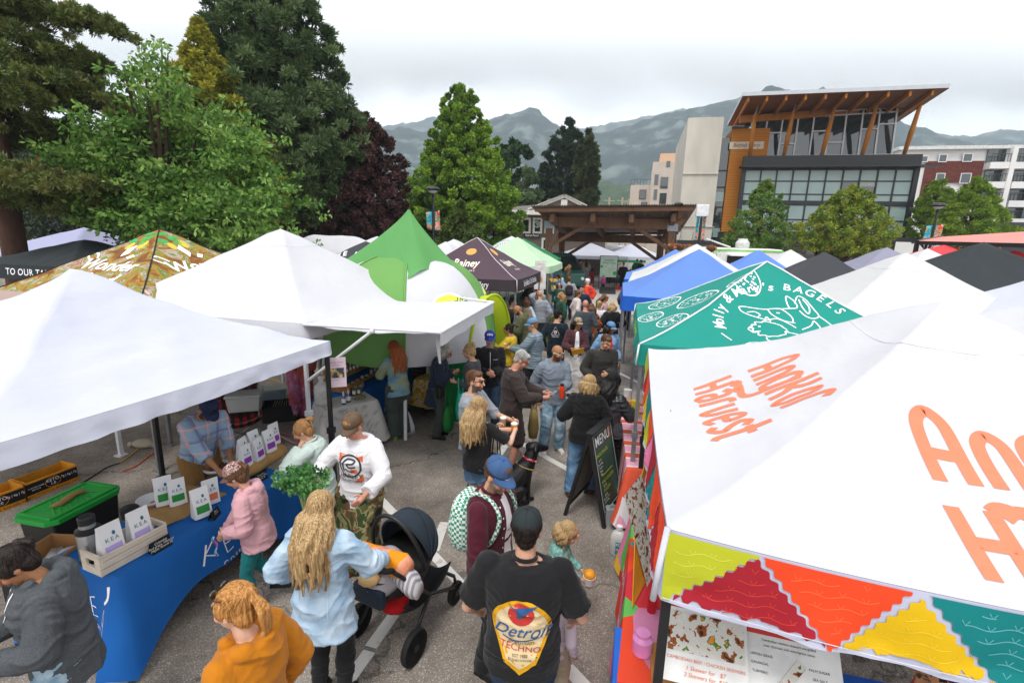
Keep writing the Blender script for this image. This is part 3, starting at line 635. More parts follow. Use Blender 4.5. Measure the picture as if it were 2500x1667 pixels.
def apartments():
 pl=Plane(2205,66);t=thing('apartment_building','white apartment block with a red brick panel and stacked balconies behind the larches','building',pl.o,GA)
 a,zt=pl.uz(2200,366);c,_=pl.uz(2760,352)
 m=MB();m.box(((a+c)/2,6.2,zt/2),(c-a,12,zt));m.build('wall',WHITEW,t)
 m=MB();m.box(((a+c)/2,6.0,zt+.15),(c-a+.8,12.8,.4));m.build('roof',mat('roof_trim','#c9cac8',.7),t)
 x0,z1=pl.uz(2262,398);x1,_=pl.uz(2403,398);_,z0=pl.uz(2262,450)
 m=MB();m.box(((x0+x1)/2,.12,(z0+z1)/2+.2),(x1-x0,.3,z1-z0));m.box((x0+.8,.12,z0-1.2),(1.6,.3,3));m.box((x1-.8,.12,z0-1.2),(1.6,.3,3));m.build('brick_panel',BRICK,t)
 windows_grid(t,pl,[(2293,378,2308,396),(2352,376,2370,395),(2286,424,2301,450),(2346,424,2365,448),(2275,470,2290,490),(2250,382,2262,396),(2340,470,2358,492)],GL_D,ALU,dep=-.06)
 for i,(ys,hh)in enumerate(((400,23),(447,24),(492,24),(535,24))):
  for xa,xb in((2402,2454),(2460,2530),(2536,2600)):
   sh=-7*i;xa2,xb2=xa+sh,xb+sh
   u0,zb=pl.uz(xa2,ys);u1,_=pl.uz(xb2,ys);_,zt2=pl.uz(xa2,ys-hh);bal=MB()
   bal.box(((u0+u1)/2,-.55,zb-.35),(u1-u0,1.5,.75));o=bal.build('balcony',WHITEW,t)
   m=MB();m.box(((u0+u1)/2,.05,zb+1.15),((u1-u0)*.85,.2,2.1));m.build('balcony_door',GL_D,o)
   m=MB();m.bar(V((u0,-1.25,zb+.95)),V((u1,-1.25,zb+.95)),.06)
   for k in range(9):u=u0+(u1-u0)*k/8;m.bar(V((u,-1.25,zb)),V((u,-1.25,zb+.95)),.035)
   m.build('railing',METAL_D,o)
 for x in(2457,2532):u,_=pl.uz(x,450);m=MB();m.box((u-.6,-1.1,zt/2),(.5,.6,zt));m.build('balcony_post',WHITEW,t)
 m=MB();u,z=pl.uz(2395,545);m.box((u+7,-2.5,z/2),(16,5,z));m.build('dark_podium',DKW,t)
apartments()
BEIGE=mat('beige_cladding','#b8aca0',.8,.08,1,.1,14);PEACH=mat('peach_cladding','#d0ab8c',.8)
def beige_block():
 pl=Plane(1540,84);t=thing('apartment_building','beige apartment block left of the concrete tower with a roof railing','building',pl.o,GA)
 a,z=pl.uz(1540,452);c,_=pl.uz(1602,452);m=MB();m.box(((a+c)/2,5,z/2),(c-a,10,z));m.build('low_wing',BEIGE,t)
 a2,z2=pl.uz(1594,400);c2,z3=pl.uz(1665,378);m=MB();m.box(((a2+c2)/2+2,4,z2/2),(c2-a2+4,12,z2));m.build('tall_wing',BEIGE,t)
 m=MB();u,_=pl.uz(1612,378);m.box((u+3.5,4,z3/2),(7,11,z3));m.build('top_floor',PEACH,t)
 m=MB()
 for k in range(9):u=a+(c-a)*k/8;m.bar(V((u,.1,z)),V((u,.1,z+.9)),.05)
 m.bar(V((a,.1,z+.9)),V((c,.1,z+.9)),.06);m.build('railing',METAL_D,t)
 windows_grid(t,pl,[(1562,464,1576,486),(1566,494,1579,503)],GL_D,METAL_D)
 pl2=pl
 for(x0,y0,x1,y1)in((1612,436,1628,463),(1610,474,1624,500),(1626,398,1634,412),(1598,430,1605,455),(1596,465,1602,490)):
  u0,zt=pl.uz(x0,y0);u1,zb=pl.uz(x1,y1);m=MB();m.box(((u0+u1)/2,-2.03,(zt+zb)/2),(u1-u0,.1,zt-zb));m.build('window',GL_D,t)
beige_block()
GREYS=mat('taupe_siding','#6d6259',.85,.08,2,.3,1,stretch=(14,14,.1));SHING=mat('roof_shingle','#6b6663',.95,.25,3,.4,14);TRIM=mat('white_trim','#d8d5ce',.7)
def house():
 pl=Plane(1235,42,GA*.5);t=thing('shop_house','taupe sided house with white window frames and a grey shingled hip roof behind the shelter','building',pl.o,pl.ang)
 a,_=pl.uz(1236,560);c,_=pl.uz(1480,560);_,ze=pl.uz(1236,524);_,zr=pl.uz(1320,493,4)
 m=MB();m.box(((a+c)/2,4.5,ze/2),(c-a,9,ze));m.build('wall',GREYS,t)
 e=1.3;A=[V((a-e,-e,ze)),V((c+e,-e,ze)),V((c+e,9+e,ze)),V((a-e,9+e,ze))];r0,r1=V((a+4.2,4.5,zr)),V((c-4,4.5,zr))
 m=MB();m.add([p+V((0,0,.36))for p in A]+[r0,r1],[(0,1,5,4),(1,2,5),(2,3,4,5),(3,0,4)]);m.build('roof',SHING,t)
 m=MB();m.box(((a+c)/2,4.5,ze+.17),(c-a+2*e,9+2*e,.34));m.build('eaves_fascia',TRIM,t)
 g0,gz=pl.uz(1305,505,-1);g1,_=pl.uz(1440,505,-1);gm,gt=pl.uz(1378,482,-1)
 gz=ze+.36
 m=MB();m.add([V((g0,-.9,gz)),V((g1,-.9,gz)),V((gm,-.9,gt)),V((g0,5,gz)),V((g1,5,gz)),V((gm,5,gt))],[(0,1,2),(3,5,4)]);m.build('gable',GREYS,t)
 m=MB();m.bar(V((g0-.5,-1,gz-.02)),V((gm,-1,gt+.12)),.12,.28);m.bar(V((g1+.5,-1,gz-.02)),V((gm,-1,gt+.12)),.12,.28);m.box((gm,-.95,gz+.55),(.5,.12,.6));m.build('gable_trim',TRIM,t)
 m=MB();m.add([V((g0-.5,-1.2,gz)),V((gm,-1.2,gt+.25)),V((gm,6,gt+.25)),V((g0-.5,6,gz)),V((g1+.5,-1.2,gz)),V((g1+.5,6,gz))],[(0,1,2,3),(4,5,2,1)]);m.build('gable_roof',SHING,t)
 windows_grid(t,pl,[(1247,534,1264,568),(1275,534,1293,568),(1304,534,1321,568),(1333,534,1350,568),(1247,583,1268,610),(1325,583,1342,610)],GL_D,TRIM,frame=.16)
 u0,z1=pl.uz(1279,570);u1,z0=pl.uz(1318,580);m=MB();m.box(((u0+u1)/2,-.1,(z0+z1)/2),(u1-u0,.14,z1-z0));s=m.build('shop_sign',METAL_K,t)
 decal('lettering',xf(text_poly('Peak & Pound',.27,shear=.3,bold=.01),sx=.72),frameM(((u0+u1)/2,-.18,(z0+z1)/2),(1,0,0),(0,0,1)),WHITE_INK,s)
 u,z=pl.uz(1312,548);lo=decal('window_logo',merge([disc(0,0,.28,r_in=.72),stroke([(-.1,-.2),(.1,-.05),(-.08,.05),(.1,.2)],.07),disc(.08,0,.1)]),frameM((u,-.12,z),(1,0,0),(0,0,1)),ink('teal_grey','#9fb3ad'),t)
house()
BEAM=mat('stained_timber','#75553f',.65,.25,3,.25,20,stretch=(1,1,.3));GALV=mat('galvanised_plate','#8f959c',.45,.15,8,.1,metal=.7);BOLT=mat('bolt','#a9adb3',.4,metal=.8,bump=0)
CORR=ramp_mat('corrugated_brown',[(0,'#3a2620'),(.5,'#5a3f35'),(1,'#33211b')],'wavex',2.6,.5,const=False,bump=.1)
def shelter():
 pl=Plane(1340,30,GA*.16);t=thing('timber_shelter','brown timber frame stage shelter with a corrugated roof tilting up toward the street','shelter',pl.o,pl.ang)
 uL,zb=pl.uz(1341,553);uR,_=pl.uz(1640,553);Zb=pl.uz(1341,533)[1];zt=Zb+.12;dep=6.4;fb=pl.uz(1490,592,dep)[1]
 def post(u,v,z):m=MB();m.box((u,v,z/2),(.42,.36,z));return m.build('post',BEAM,t,bevel=.02)
 zb=zt-.62
 for u in(uL,uR):post(u,0,zb)
 zb2=fb+.0;bL,bR=pl.uz(1372,585,dep)[0],pl.uz(1614,585,dep)[0]
 for u in(bL,bR):post(u,dep,zb2)
 x0,x1=pl.uz(1318,540)[0],pl.uz(1672,540)[0]
 m=MB();m.prism([(x0,zt),(x1,zt),(x1-.45,zb+.02),(x0+.45,zb+.02)],-.2,.2,Matrix(((1,0,0),(0,0,1),(0,1,0))));m.build('cross_beam',BEAM,t,bevel=.02)
 m=MB();m.box(((bL+bR)/2,dep,zb2+.28),(bR-bL+.9,.36,.56));m.build('cross_beam',BEAM,t,bevel=.02)
 fL,fR=pl.uz(1297,505,-2.4),pl.uz(1703,502,-2.4);rL,rR=pl.uz(1372,567,dep+1.6),pl.uz(1660,567,dep+1.6)
 A,B_,C_,D_=V((fL[0],-2.4,fL[1])),V((fR[0],-2.4,fR[1])),V((rR[0],dep+1.6,rR[1])),V((rL[0],dep+1.6,rL[1]))
 n=260;m=MB()
 def fn(a,k,o=0):p=A.lerp(B_,a).lerp(D_.lerp(C_,a),k);p.z+=.045*math.sin(a*n/2*math.pi)+o;return p
 m.grid(lambda a,k:fn(a,k),n,2);m.grid(lambda a,k:fn(a,k,.06),n,2);m.build('roof',mat('corrugated_steel','#8d7468',.55,.15,2,.05,spec=.5),t,smooth=True)
 for i in range(4):
  k=.02+.31*i;p=A.lerp(D_,k);q=B_.lerp(C_,k);m=MB();m.bar(p-V((-.15,0,.14)),q-V((.15,0,.14)),.1,.18);m.build('purlin',BEAM,t)
 for a in(.115,.37,.61,.87):
  p=fn(a,.06)-V((0,0,.5));q=fn(a,.97)-V((0,0,.42));m=MB();m.bar(p,q,.26,.44);m.build('rafter',BEAM,t)
 dz=(zt-zb)
 def brace(a,c,nm='brace'):m=MB();m.bar(a,c,.2,.3,ref=(0,1,0));m.build(nm,BEAM,t)
 s=(uR-uL)
 brace(V((uL+.1,0,zb-1.1)),V((uL+s*.3,0,zb+.15)));brace(V((uR-.1,0,zb-1.1)),V((uR-s*.3,0,zb+.15)))
 s2=bR-bL;brace(V((bL+.1,dep,zb2-1.2)),V((bL+s2*.3,dep,zb2+.1)));brace(V((bR-.1,dep,zb2-1.2)),V((bR-s2*.3,dep,zb2+.1)))
 for u,w in((uL,bL),(uR,bR)):
  brace(V((u,.2,zb-1.2)),V((u*.75+w*.25,1.8,zt+.2)));brace(V((w,dep-.1,zb2-1.2)),V((w*.75+u*.25,dep-1.6,zb2+.5)));m=MB();m.bar(V((u,-1.5,zt+.25)),V((w,dep+.8,zb2+.75)),.26,.4);m.build('side_beam',BEAM,t)
 for u in(uL,uR):m=MB();m.box((u,-.225,zb+.14),(.62,.05,.44));m.build('steel_plate',GALV,t,bevel=.01)
 for cx,cz,sgn in((uL+s*.335,zt-.28,1),(uR-s*.335,zt-.28,-1),(uL+s*.225,zb-.15,1),(uR-s*.225,zb-.15,-1),(uL+.16,zb-1.0,1),(uR-.16,zb-1.0,-1),(uL,zb-1.25,1),(uR,zb-1.25,-1)):
  m=MB()
  for i in range(3):
   for j in range(2):m.sphere((cx+(i-1)*.1,-.235 if cz>zb else-.2,cz+(j-.5)*.1+(i-1)*.05*sgn),.028,6,4)
  m.build('bolts',BOLT,t)
shelter()
BAN=ramp_mat('banner_print',[(0,'#e2603c'),(.42,'#f0a184'),(.5,'#3e9fb5'),(.62,'#e9c15a'),(.7,'#d8553a')],'noise',2.2,.7,distort=1.5,detail=1,bump=0)
BAN2=ramp_mat('banner_print_blue',[(0,'#3e9fb5'),(.45,'#69c0c9'),(.52,'#e9883f'),(.62,'#e2603c')],'noise',2.2,.7,distort=1.5,detail=1,bump=0)
def lamp(x,ytop,Y,label,banner=True,by=(515,558),lampcol=METAL_K,square=False,basket=False,bw=.5):
 top=D(x,ytop,Y);base=V((top.x,top.y,0));t=thing('street_lamp',label,'street lamp',base,GA,'street lamps with banners' if banner and not square else None);h=top.z
 m=MB();m.lathe([(.14,0),(.14,.25),(.085,.4),(.07,1.5),(.055,h-.6),(.04,h-.45)]);m.build('pole',lampcol,t,smooth='auto')
 if square:
  m=MB();m.box((0,0,h-.25),(.5,.4,.5));m.build('lamp_head',mat('lamp_white','#d9d9d9',.5),t,bevel=.03)
 else:
  m=MB();m.lathe([(.04,h-.5),(.07,h-.44),(.05,h-.36),(.09,h-.3)]);m.build('neck',lampcol,t,smooth=True)
  m=MB();m.lathe([(.1,h-.3),(.3,h-.16),(.34,h-.13),(.31,h-.08),(.2,h-.02),(.04,h)],n=24);m.build('lamp_shade',lampcol,t,smooth='auto')
  m=MB();m.lathe([(.05,h-.34),(.16,h-.28),(.26,h-.18),(.28,h-.15)]);m.build('globe',mat('lamp_glass','#b9bcb8',.2),t,smooth=True)
 if banner:
  z1=D(x,by[0],Y).z;z0=D(x,by[1],Y).z
  for s,bm_ in((-1,BAN2),(1,BAN)):
   m=MB();m.grid(lambda a,k:V((s*(.07+a*bw),.06*math.sin(k*3+a*2)+(.05*math.sin(a*3)),z0+(z1-z0)*k+.12*s*(k-.5)*a)),6,8);o=m.build('banner',bm_,t,smooth=True)
   md=o.modifiers.new('s','SOLIDIFY');md.thickness=.006
   m=MB();m.bar(V((0,0,z1+.03)),V((s*(bw+.1),0,z1+.03)),.03);m.bar(V((0,0,z0-.03)),V((s*(bw+.1),0,z0-.03)),.03);m.build('banner_arm',lampcol,t)
 return t
lamp(1057,455,24,'black street lamp with two coloured banners in front of the bright green tree',by=(516,562),bw=.27)
lamp(1207,495,33,'black street lamp with narrow banners at the left corner of the grey house',by=(537,571),bw=.2)
lamp(2293,495,26,'black street lamp with banners in front of the lime larches',by=(550,590),bw=.3)
lamp(1716,500,22,'tall thin lamp post with a white box head, in front of the concrete tower',by=(525,585),square=True,bw=.13)
lamp(1657,494,36,'plain black street lamp behind the shelter roof with its head just above it',banner=False)
m=MB();p=D(1662,425,60);p.z=0;m.lathe([(.16,0),(.12,11)]);o=m.build('utility_pole',mat('grey_pole','#8d8a7d',.9),smooth=True);o.location=p;o.data.transform(Matrix.Scale(D(1662,425,60).z/11,4,(0,0,1)));tag(o,'slim grey utility pole against the concrete tower','utility pole')
m=MB();q=D(1488,482,95)
for k,(x,y)in enumerate(((1488,482),(1520,482),(1535,486))):
 q=D(x,y,95);m.bar(V((q.x,q.y,0)),q,.3);m.bar(q+V((-1,0,-.6)),q+V((1,0,-.6)),.14)
o=m.build('power_pylon',mat('pale_timber','#a79f8d',.9));tag(o,'pale power poles and cross arms far behind the shelter','power poles')
WHP=mat('white_paint','#dcdcda',.35,.04,3,0,spec=.5);GRNP=mat('lime_stripe','#7cc05a',.4)
def food_truck():
 pl=Plane(1712,26);t=thing('food_truck','white food trailer with a lime green stripe and an open serving window','food truck',pl.o,GA)
 a,z1=pl.uz(1712,606);c,_=pl.uz(1912,612);W=c-a
 z1=pl.uz(1800,607)[1];m=MB();m.box(((a+c)/2,1.2,z1/2+.2),(W,2.4,z1-.4));m.build('body',WHP,t,bevel=.06)
 m=MB();m.box(((a+c)/2,1.2,z1-.09),(W+.06,2.46,.09));m.build('stripe',GRNP,t)
 u0=pl.uz(1776,620)[0];u1=pl.uz(1842,620)[0];m=MB();m.box(((u0+u1)/2,-.0,z1-.95),(u1-u0,.12,1.15));m.build('serving_window',METAL_K,t)
 m=MB();m.box(((u0+u1)/2,-.5,z1-.32),(u1-u0,1.0,.05));m.build('hatch',WHP,t)
 m=MB();m.lathe([(.3,0),(.34,.1),(.34,.3),(.24,.42),(.22,.5)],(pl.uz(1820,600)[0],.8,z1));m.build('roof_vent',mat('vent','#c7c9c6',.5),t,smooth='auto')
 m=MB();m.tube([(a+1.4,0,z1+.05),(a+.2,0,z1+.45)],.04);m.build('awning_arm',WHP,t)
 for k in(.25,.75):m=MB();m.lathe([(.35,-.1),(.38,0),(.35,.1)],(a+W*k,.1,.38),M=Matrix.Rotation(R(90),3,'X'));m.build('wheel',METAL_K,t,smooth='auto')
 decal('logo',merge([stroke([(.22*math.cos(k*.7),.22*math.sin(k*.7)),(.3*math.cos(k*.7),.3*math.sin(k*.7))],.04)for k in range(9)]+[disc(0,0,.13,r_in=.7)]),frameM((pl.uz(1745,620)[0],0,pl.uz(1745,622)[1]),(1,0,0),(0,0,1)),GRNP,t)
food_truck()
def van(name,label,x,Y,face,col,L=5.6,H=2.4,W=2.0):
 t=thing(name,label,'van',V((D(x,600,Y).x,Y,0)),face);body=mat(name+'_paint',col,.3,.05,3,0,spec=.6)
 prof=[(-L/2,.5),(-L/2,H*.9),(-L/2+.2,H),(L/2-1.7,H),(L/2-1.2,H*.93),(L/2-.35,H*.56),(L/2-.05,H*.5),(L/2,.6),(L/2-.1,.35),(-L/2,.35)]
 Mx=Matrix(((1,0,0),(0,0,1),(0,1,0)));m=MB();m.prism(prof,-W/2,W/2,Mx);m.build('body',body,t,bevel=.08)
 m=MB();m.prism([(L/2-1.55,H*.62),(L/2-1.45,H*.9),(L/2-1.2,H*.9),(L/2-.5,H*.6)],-W/2-.012,W/2+.012,Mx);m.build('side_window',GL_D,t)
 a=V((L/2-1.17,0,H*.92));c=V((L/2-.33,0,H*.585));m=MB();m.add([a+V((.02,-.8,.01)),a+V((.02,.8,.01)),c+V((.02,.85,.02)),c+V((.02,-.85,.02))],[(0,1,2,3)]);m.build('windscreen',GL_D,t)
 for sx in(-L/2+1,L/2-.95):
  for sy in(-1,1):m=MB();m.lathe([(.2,-.12),(.34,-.1),(.35,.1),(.2,.12)],(sx,sy*(W/2-.08),.35),M=Matrix.Rotation(R(90),3,'X'));m.build('wheel',METAL_K,t,smooth='auto')
 for sy in(-.75,.75):m=MB();m.sphere((L/2-.06,sy,.8),(.08,.16,.12));m.build('headlight',ALU,t,smooth=True)
 return t,L,H,W
vt,L_,H_,W_=van('delivery_van','white produce van with green and red lettering parked behind the stage',1520,46,R(0)+GA*.2,'#e2e2e2',6.4,2.5)
RED_INK=ink('red','#c2332b');GRN_INK=ink('green','#2f8f4f')
Mv=frameM((-.4,-W_/2-.012,1.9),(1,0,0),(0,0,1))
decal('lettering',xf(text_poly('RAJ PRODUCE',.52,bold=.03),sx=.9),Mv,GRN_INK,vt);Mv2=frameM((-.4,-W_/2-.012,1.5),(1,0,0),(0,0,1))
decal('lettering',xf(text_poly('OKANAGAN FRUIT    BEST QUALITY FRUIT',.25,bold=.01)),Mv2,RED_INK,vt);decal('stripe',rect(-2.4,-.42,2.4,-.16),Mv2,GRN_INK,vt)
van('parked_van','dark green van nose down the street beside the bottle green canopy',1345,32,R(-62),'#2d5a52',5.2,2.25)
FLW=ramp_mat('flowers',[(0,'#2e4a1f'),(.3,'#b0348a'),(.42,'#3d5c26'),(.55,'#d8a42a'),(.68,'#c4472c'),(.8,'#7a3fa0')],'voronoi',22,.8)
def basket(x,y,Y,label,s=.3):
 p=D(x,y,Y);t=thing('hanging_basket',label,'flower basket',p,0,'hanging flower baskets');m=MB();m.lathe([(.02,-.28),(.16,-.22),(.22,-.05),(.22,0)]);m.build('basket',mat('coco_liner','#5b4630',.95),t,smooth=True)
 rnd=random.Random(int(x));C=[(rnd.gauss(0,.09),rnd.gauss(0,.09),rnd.gauss(-.04,.07))for _ in range(20)]
 leaves('flowers',C,[.06]*20,24,.045,leaf_mat('basket_flowers',['#3c5a22','#c03a8a','#e0a92a','#d4502a','#5a7a2a','#8a3fae'],.1),t,elong=1.1,out=.6,up=.1)
 m=MB()
 for a in(0,2.1,4.2):m.tube([(.2*math.cos(a),.2*math.sin(a),0),(0,0,.45)],.006,4)
 m.tube([(0,0,.45),(.0,0,.7)],.012,5);m.build('chain',METAL_K,t)
for x,y,lb in((1641,600,'small hanging flower basket beside the right shelter post'),(1660,598,'purple and pink hanging flower basket right of the shelter'),(1689,602,'hanging flower basket with yellow flowers left of the banner post'),(1736,603,'orange hanging flower basket over the food trailer corner')):
 basket(x,y,24.5,lb)
m=MB();p=D(1740,604,25);
SALM=mat('salmon_canvas','#e2958c',.85,.08,2,.1,trans=.2)
def restaurant():
 t=thing('patio_awning','long salmon pink patio awning on a black frame at the right edge','awning',D(2240,600,20)*1);t.location.z=0;o=t.location
 A,B_,C_,E_=D(2240,588,20)-o,D(2620,596,15.5)-o,D(2620,558,19)-o,D(2300,578,24)-o
 m=MB();m.add([A,B_,C_,E_],[(0,1,2,3)]);q=m.build('canvas',SALM,t);md=q.modifiers.new('s','SOLIDIFY');md.thickness=.02
 m=MB();m.bar(A-V((0,0,.08)),B_-V((0,0,.08)),.1,.14);m.bar(A,E_,.08);m.bar(A,V((A.x,A.y,0)),.12);m.bar(B_,V((B_.x,B_.y,0)),.12);m.build('frame',METAL_K,t)
 for x in(2285,2340,2400,2440):
  p=D(x,606,19.5)-o;m=MB();m.sphere(p,.05,8,6);k=m.build('bulb',mat('bulb','#ffcf8a',.3),t,smooth=True)
 for x,y,Y in((2308,597,19),(2478,612,17.5)):
  p=D(x,y,Y);u=thing('patio_umbrella','red patio umbrella '+('beside the white canopy peak' if x<2400 else 'under the awning at the right edge'),'umbrella',V((p.x,p.y,0)))
  m=MB();m.lathe([(.02,p.z),(.7,p.z-.25),(1.35,p.z-.55)],n=8);m.build('canopy',mat('red_canvas','#d8474c',.8,trans=.15),u);m=MB();m.tube([(0,0,0),(0,0,p.z)],.025);m.build('pole',METAL_K,u)
restaurant()
def bg_building():
 p=D(110,600,48);t=thing('shop_building','pale shop front glimpsed under the pine boughs at the left edge','building',V((p.x,p.y,0)),R(10))
 m=MB();m.box((0,0,2.1),(9,4,4.2));m.build('wall',mat('sage_wall','#b9bba4',.85),t)
 for x in(-3,-1.2,.8,2.8):m=MB();m.box((x,-2.04,2.4),(1.1,.1,1.3));w=m.build('window',GL_D,t);m=MB();m.box((x,-2.1,1.7),(1.3,.14,.12));m.build('sill',TRIM,w)
bg_building()
# ================================================================== CANOPY TENTS
def cloth(name,col,trans=.18,var=.05):return mat('cloth_'+name,col,.75,var,1.3,.45,3.5,trans=trans,dist=.05,stretch=(1,.6,1))
C_WHITE=cloth('white','#c8c8cd',.1);C_COOL=cloth('cool_white','#c3c6d4',.1);C_WARM=cloth('warm_white','#c6c6c6',.1)
C_LAV=cloth('lavender','#a7a9c8');C_BLUE=cloth('blue','#6288d2');C_BLUED=cloth('deep_blue','#1f5fc4');C_TEAL=cloth('teal','#12877a',.1)
C_CHAR=cloth('charcoal','#3b3c41',.1);C_DKG=cloth('blackgreen','#2a3033',.1);C_PLUM=cloth('plum','#4f3d48',.1);C_GREEN=cloth('green','#1f9350');C_LTG=cloth('light_green','#b9d7b4')
C_DGREEN=cloth('bottle_green','#2c7d52');C_TAN=cloth('tan','#a8928a',.1);C_LIME=cloth('lime','#c8d832',.3);C_GRAS=cloth('grass_green','#6fa257',.2);C_GREY=cloth('pale_grey','#b3b6ba',.15)
LEG_G=METAL_G;LEG_K=mat('leg_black','#1b1b1d',.5,.1,8,0,spec=.5);LEG_W=mat('leg_white','#d4d5d8',.45,.08,8,0,spec=.5)
TENTS={}
def tent(label,px,py,Y=None,zp=3.2,ze=2.22,a=1.6,b=1.6,yaw=GA,k=1.35,sag=.05,m=C_WHITE,vm=None,vh=.24,leg=LEG_G,group='pop up canopies over the stalls',nu=36,cat='canopy tent',name='canopy_tent',center=None,wr=.012,droop=.02,trim=None,seam=None,nearleg=True,legs=(0,1,2,3),ridge=None):
 if center is None:c=D(px,py,Y)if Y else P(px,py,zp);zp=c.z if Y else zp
 else:c=V(center)
 if ze is None:ze=zp-.98
 t=thing(name,label,cat,V((c.x,c.y,0)),yaw,group);sd=random.random()*50
 def H(x,y):
  X,Yy=abs(x)/a,abs(y)/b;r=min(1,max(X,Yy))
  if ridge:r=max(max(0,(abs(x)-ridge)/(a-ridge)),Yy);r=min(1,r);X=max(0,(abs(x)-ridge)/(a-ridge))
  tt=1-r;q=(min(X,Yy)/r)if r>1e-4 else 1
  z=ze+(zp-ze)*tt**k-sag*(1-q*q)*4*tt*(1-tt)*(.6+.4*r)
  z+=wr*noise.noise(V((x*2.2+sd,y*2.2,sd)))*2*min(1,4*tt)+wr*.6*noise.noise(V((x*9+sd,y*3,sd)))*min(1,5*tt)+.03*math.exp(-((r*max(a,b))/.12)**2)*-1
  z-=droop*(1-q*q)*r**4
  return z
 g=MB();g.grid(lambda i,j:V((-a+2*a*i,-b+2*b*j,H(-a+2*a*i,-b+2*b*j))),nu,nu);g.f=[t3 for k,(A_,B_,C_,D_)in enumerate(g.f)for t3 in(((A_,B_,C_),(A_,C_,D_))if((k%nu<nu//2)==(k//nu<nu//2))else((A_,B_,D_),(B_,C_,D_)))];g.mi=[0]*len(g.f);cano=g.build('canopy',m,t,smooth=True)
 per=[];N=nu
 for i in range(N):per.append((-a+2*a*i/N,-b,0,-1))
 for i in range(N):per.append((a,-b+2*b*i/N,1,0))
 for i in range(N):per.append((a-2*a*i/N,b,0,1))
 for i in range(N):per.append((-a,b-2*b*i/N,-1,0))
 rings=[]
 for j in range(5):
  f=j/4;ring=[]
  for i,(x,y,nx,ny)in enumerate(per):
   w=.006*math.sin(i*.9+sd)*f+.03*noise.noise(V((i*.35,f*2,sd)))*f+.03*f
   if(i%N)in(0,):w=.02*f
   ring.append(V((x+nx*w,y+ny*w,H(x,y)-.002-vh*f-.008*noise.noise(V((i*.12,sd,0)))*f)))
  rings.append(ring)
 g=MB();g.loft(rings,cap=False);val=g.build('valance',vm or m,t,smooth=True)
 if trim:
  g=MB()
  for sx,sy in((-1,-1),(1,-1),(1,1),(-1,1)):
   g.tube([V((sx*a*(1-i/10),sy*b*(1-i/10),H(sx*a*(1-i/10),sy*b*(1-i/10))+.004))for i in range(11)],.011,6);g.tube([V((sx*a*1.005,sy*b*1.005,ze+.0)),V((sx*a*1.015,sy*b*1.015,ze-vh))],.011,6)
  g.build('piping',trim,t,smooth=True)
 if seam:
  g=MB()
  s_=.22
  q=[(-1,-1),(1,-1),(1,1),(-1,1),(-1,-1)]
  for(x0,y0),(x1,y1)in zip(q,q[1:]):g.tube([V(((x0+(x1-x0)*i/8)*a*s_,(y0+(y1-y0)*i/8)*b*s_,H((x0+(x1-x0)*i/8)*a*s_,(y0+(y1-y0)*i/8)*b*s_)+.0))for i in range(9)],.004,5)
  g.build('seam',seam,t)
 for i,(sx,sy)in enumerate(((-1,-1),(1,-1),(1,1),(-1,1))):
  if i not in legs:continue
  g=MB();x,y=sx*(a-.03),sy*(b-.03);g.box((x,y,(ze-.02)/2),(.04,.04,ze-.04));g.box((x,y,.55),(.052,.052,1.1));g.box((x,y,1.13),(.075,.075,.07));g.box((x,y,.01),(.13,.13,.02));g.build('leg',leg,t)
 g=MB();zz=ze-.1
 for(x0,y0,x1,y1)in((-1,-1,1,-1),(1,-1,1,1),(1,1,-1,1),(-1,1,-1,-1)):
  p,q=V((x0*(a-.14),y0*(b-.14),zz)),V((x1*(a-.14),y1*(b-.14),zz));md=p.lerp(q,.5);dn=V((0,0,-max(.1,vh-.1)))
  for(u,w)in((p,md+dn),(p+dn,md),(q,md+dn),(q+dn,md)):g.bar(u,w,.018,.03)
 for sx,sy in((-1,-1),(1,-1),(1,1),(-1,1)):g.bar(V((sx*(a-.04),sy*(b-.04),zz)),V((0,0,zp-.3)),.02,.03)
 g.tube([V((0,0,zp-.7)),V((0,0,zp-.06))],.025);g.build('truss',leg,t)
 return dict(root=t,canopy=cano,valance=val,a=a,b=b,ze=ze,zp=zp,vh=vh,H=H,yaw=yaw,droop=droop)
def panel_decal(T,pl,side,m,v0=.5,scale=1.0,name='print',du=0,maxedge=.07):
 """side 0 street/near (-y), 1 right (+x), 2 far (+y), 3 left (-x); v0 = distance of the drawing's centre from the eave, as a share"""
 a,b,=T['a'],T['b'];R_=Matrix.Rotation([0,R(90),R(180),R(-90)][side],4,'Z');half=b if side in(0,2)else a
 y=-half*(1-v0);slope=math.atan2((T['zp']-T['ze']),half)*.8
 M=R_@Matrix.Translation((du,y,0))@Matrix.Rotation(0,4,'X')@Matrix.Diagonal((scale,scale*math.cos(slope),1,1));M=Matrix.Translation((0,0,3.3))@M
 def go():
  tb=bvh(T['canopy']);vs,fs=pl;bm_pl=([(M@V((x,y_,0)))for x,y_ in vs],fs)
  decal(name,([(p.x,p.y)for p in bm_pl[0]],fs),Matrix.Translation((0,0,3.3)),m,T['canopy'],tb,.0035,maxedge*.8,3.4)
 LATER.append(go)
def val_decal(T,pl,side,m,u=0,dz=None,scale=1.0,name='lettering'):
 a,b=T['a'],T['b'];R_=Matrix.Rotation([0,R(90),R(180),R(-90)][side],4,'Z');half=b if side in(0,2)else a
 M=R_@Matrix.Translation((u,-half-.2,T['ze']-(dz if dz is not None else T['vh']*.55)))@Matrix.Rotation(R(90),4,'X')@Matrix.Diagonal((scale,scale,1,1))
 LATER.append(lambda:decal(name,pl,M,m,T['valance'],T['valance'],.006,.06,.7))
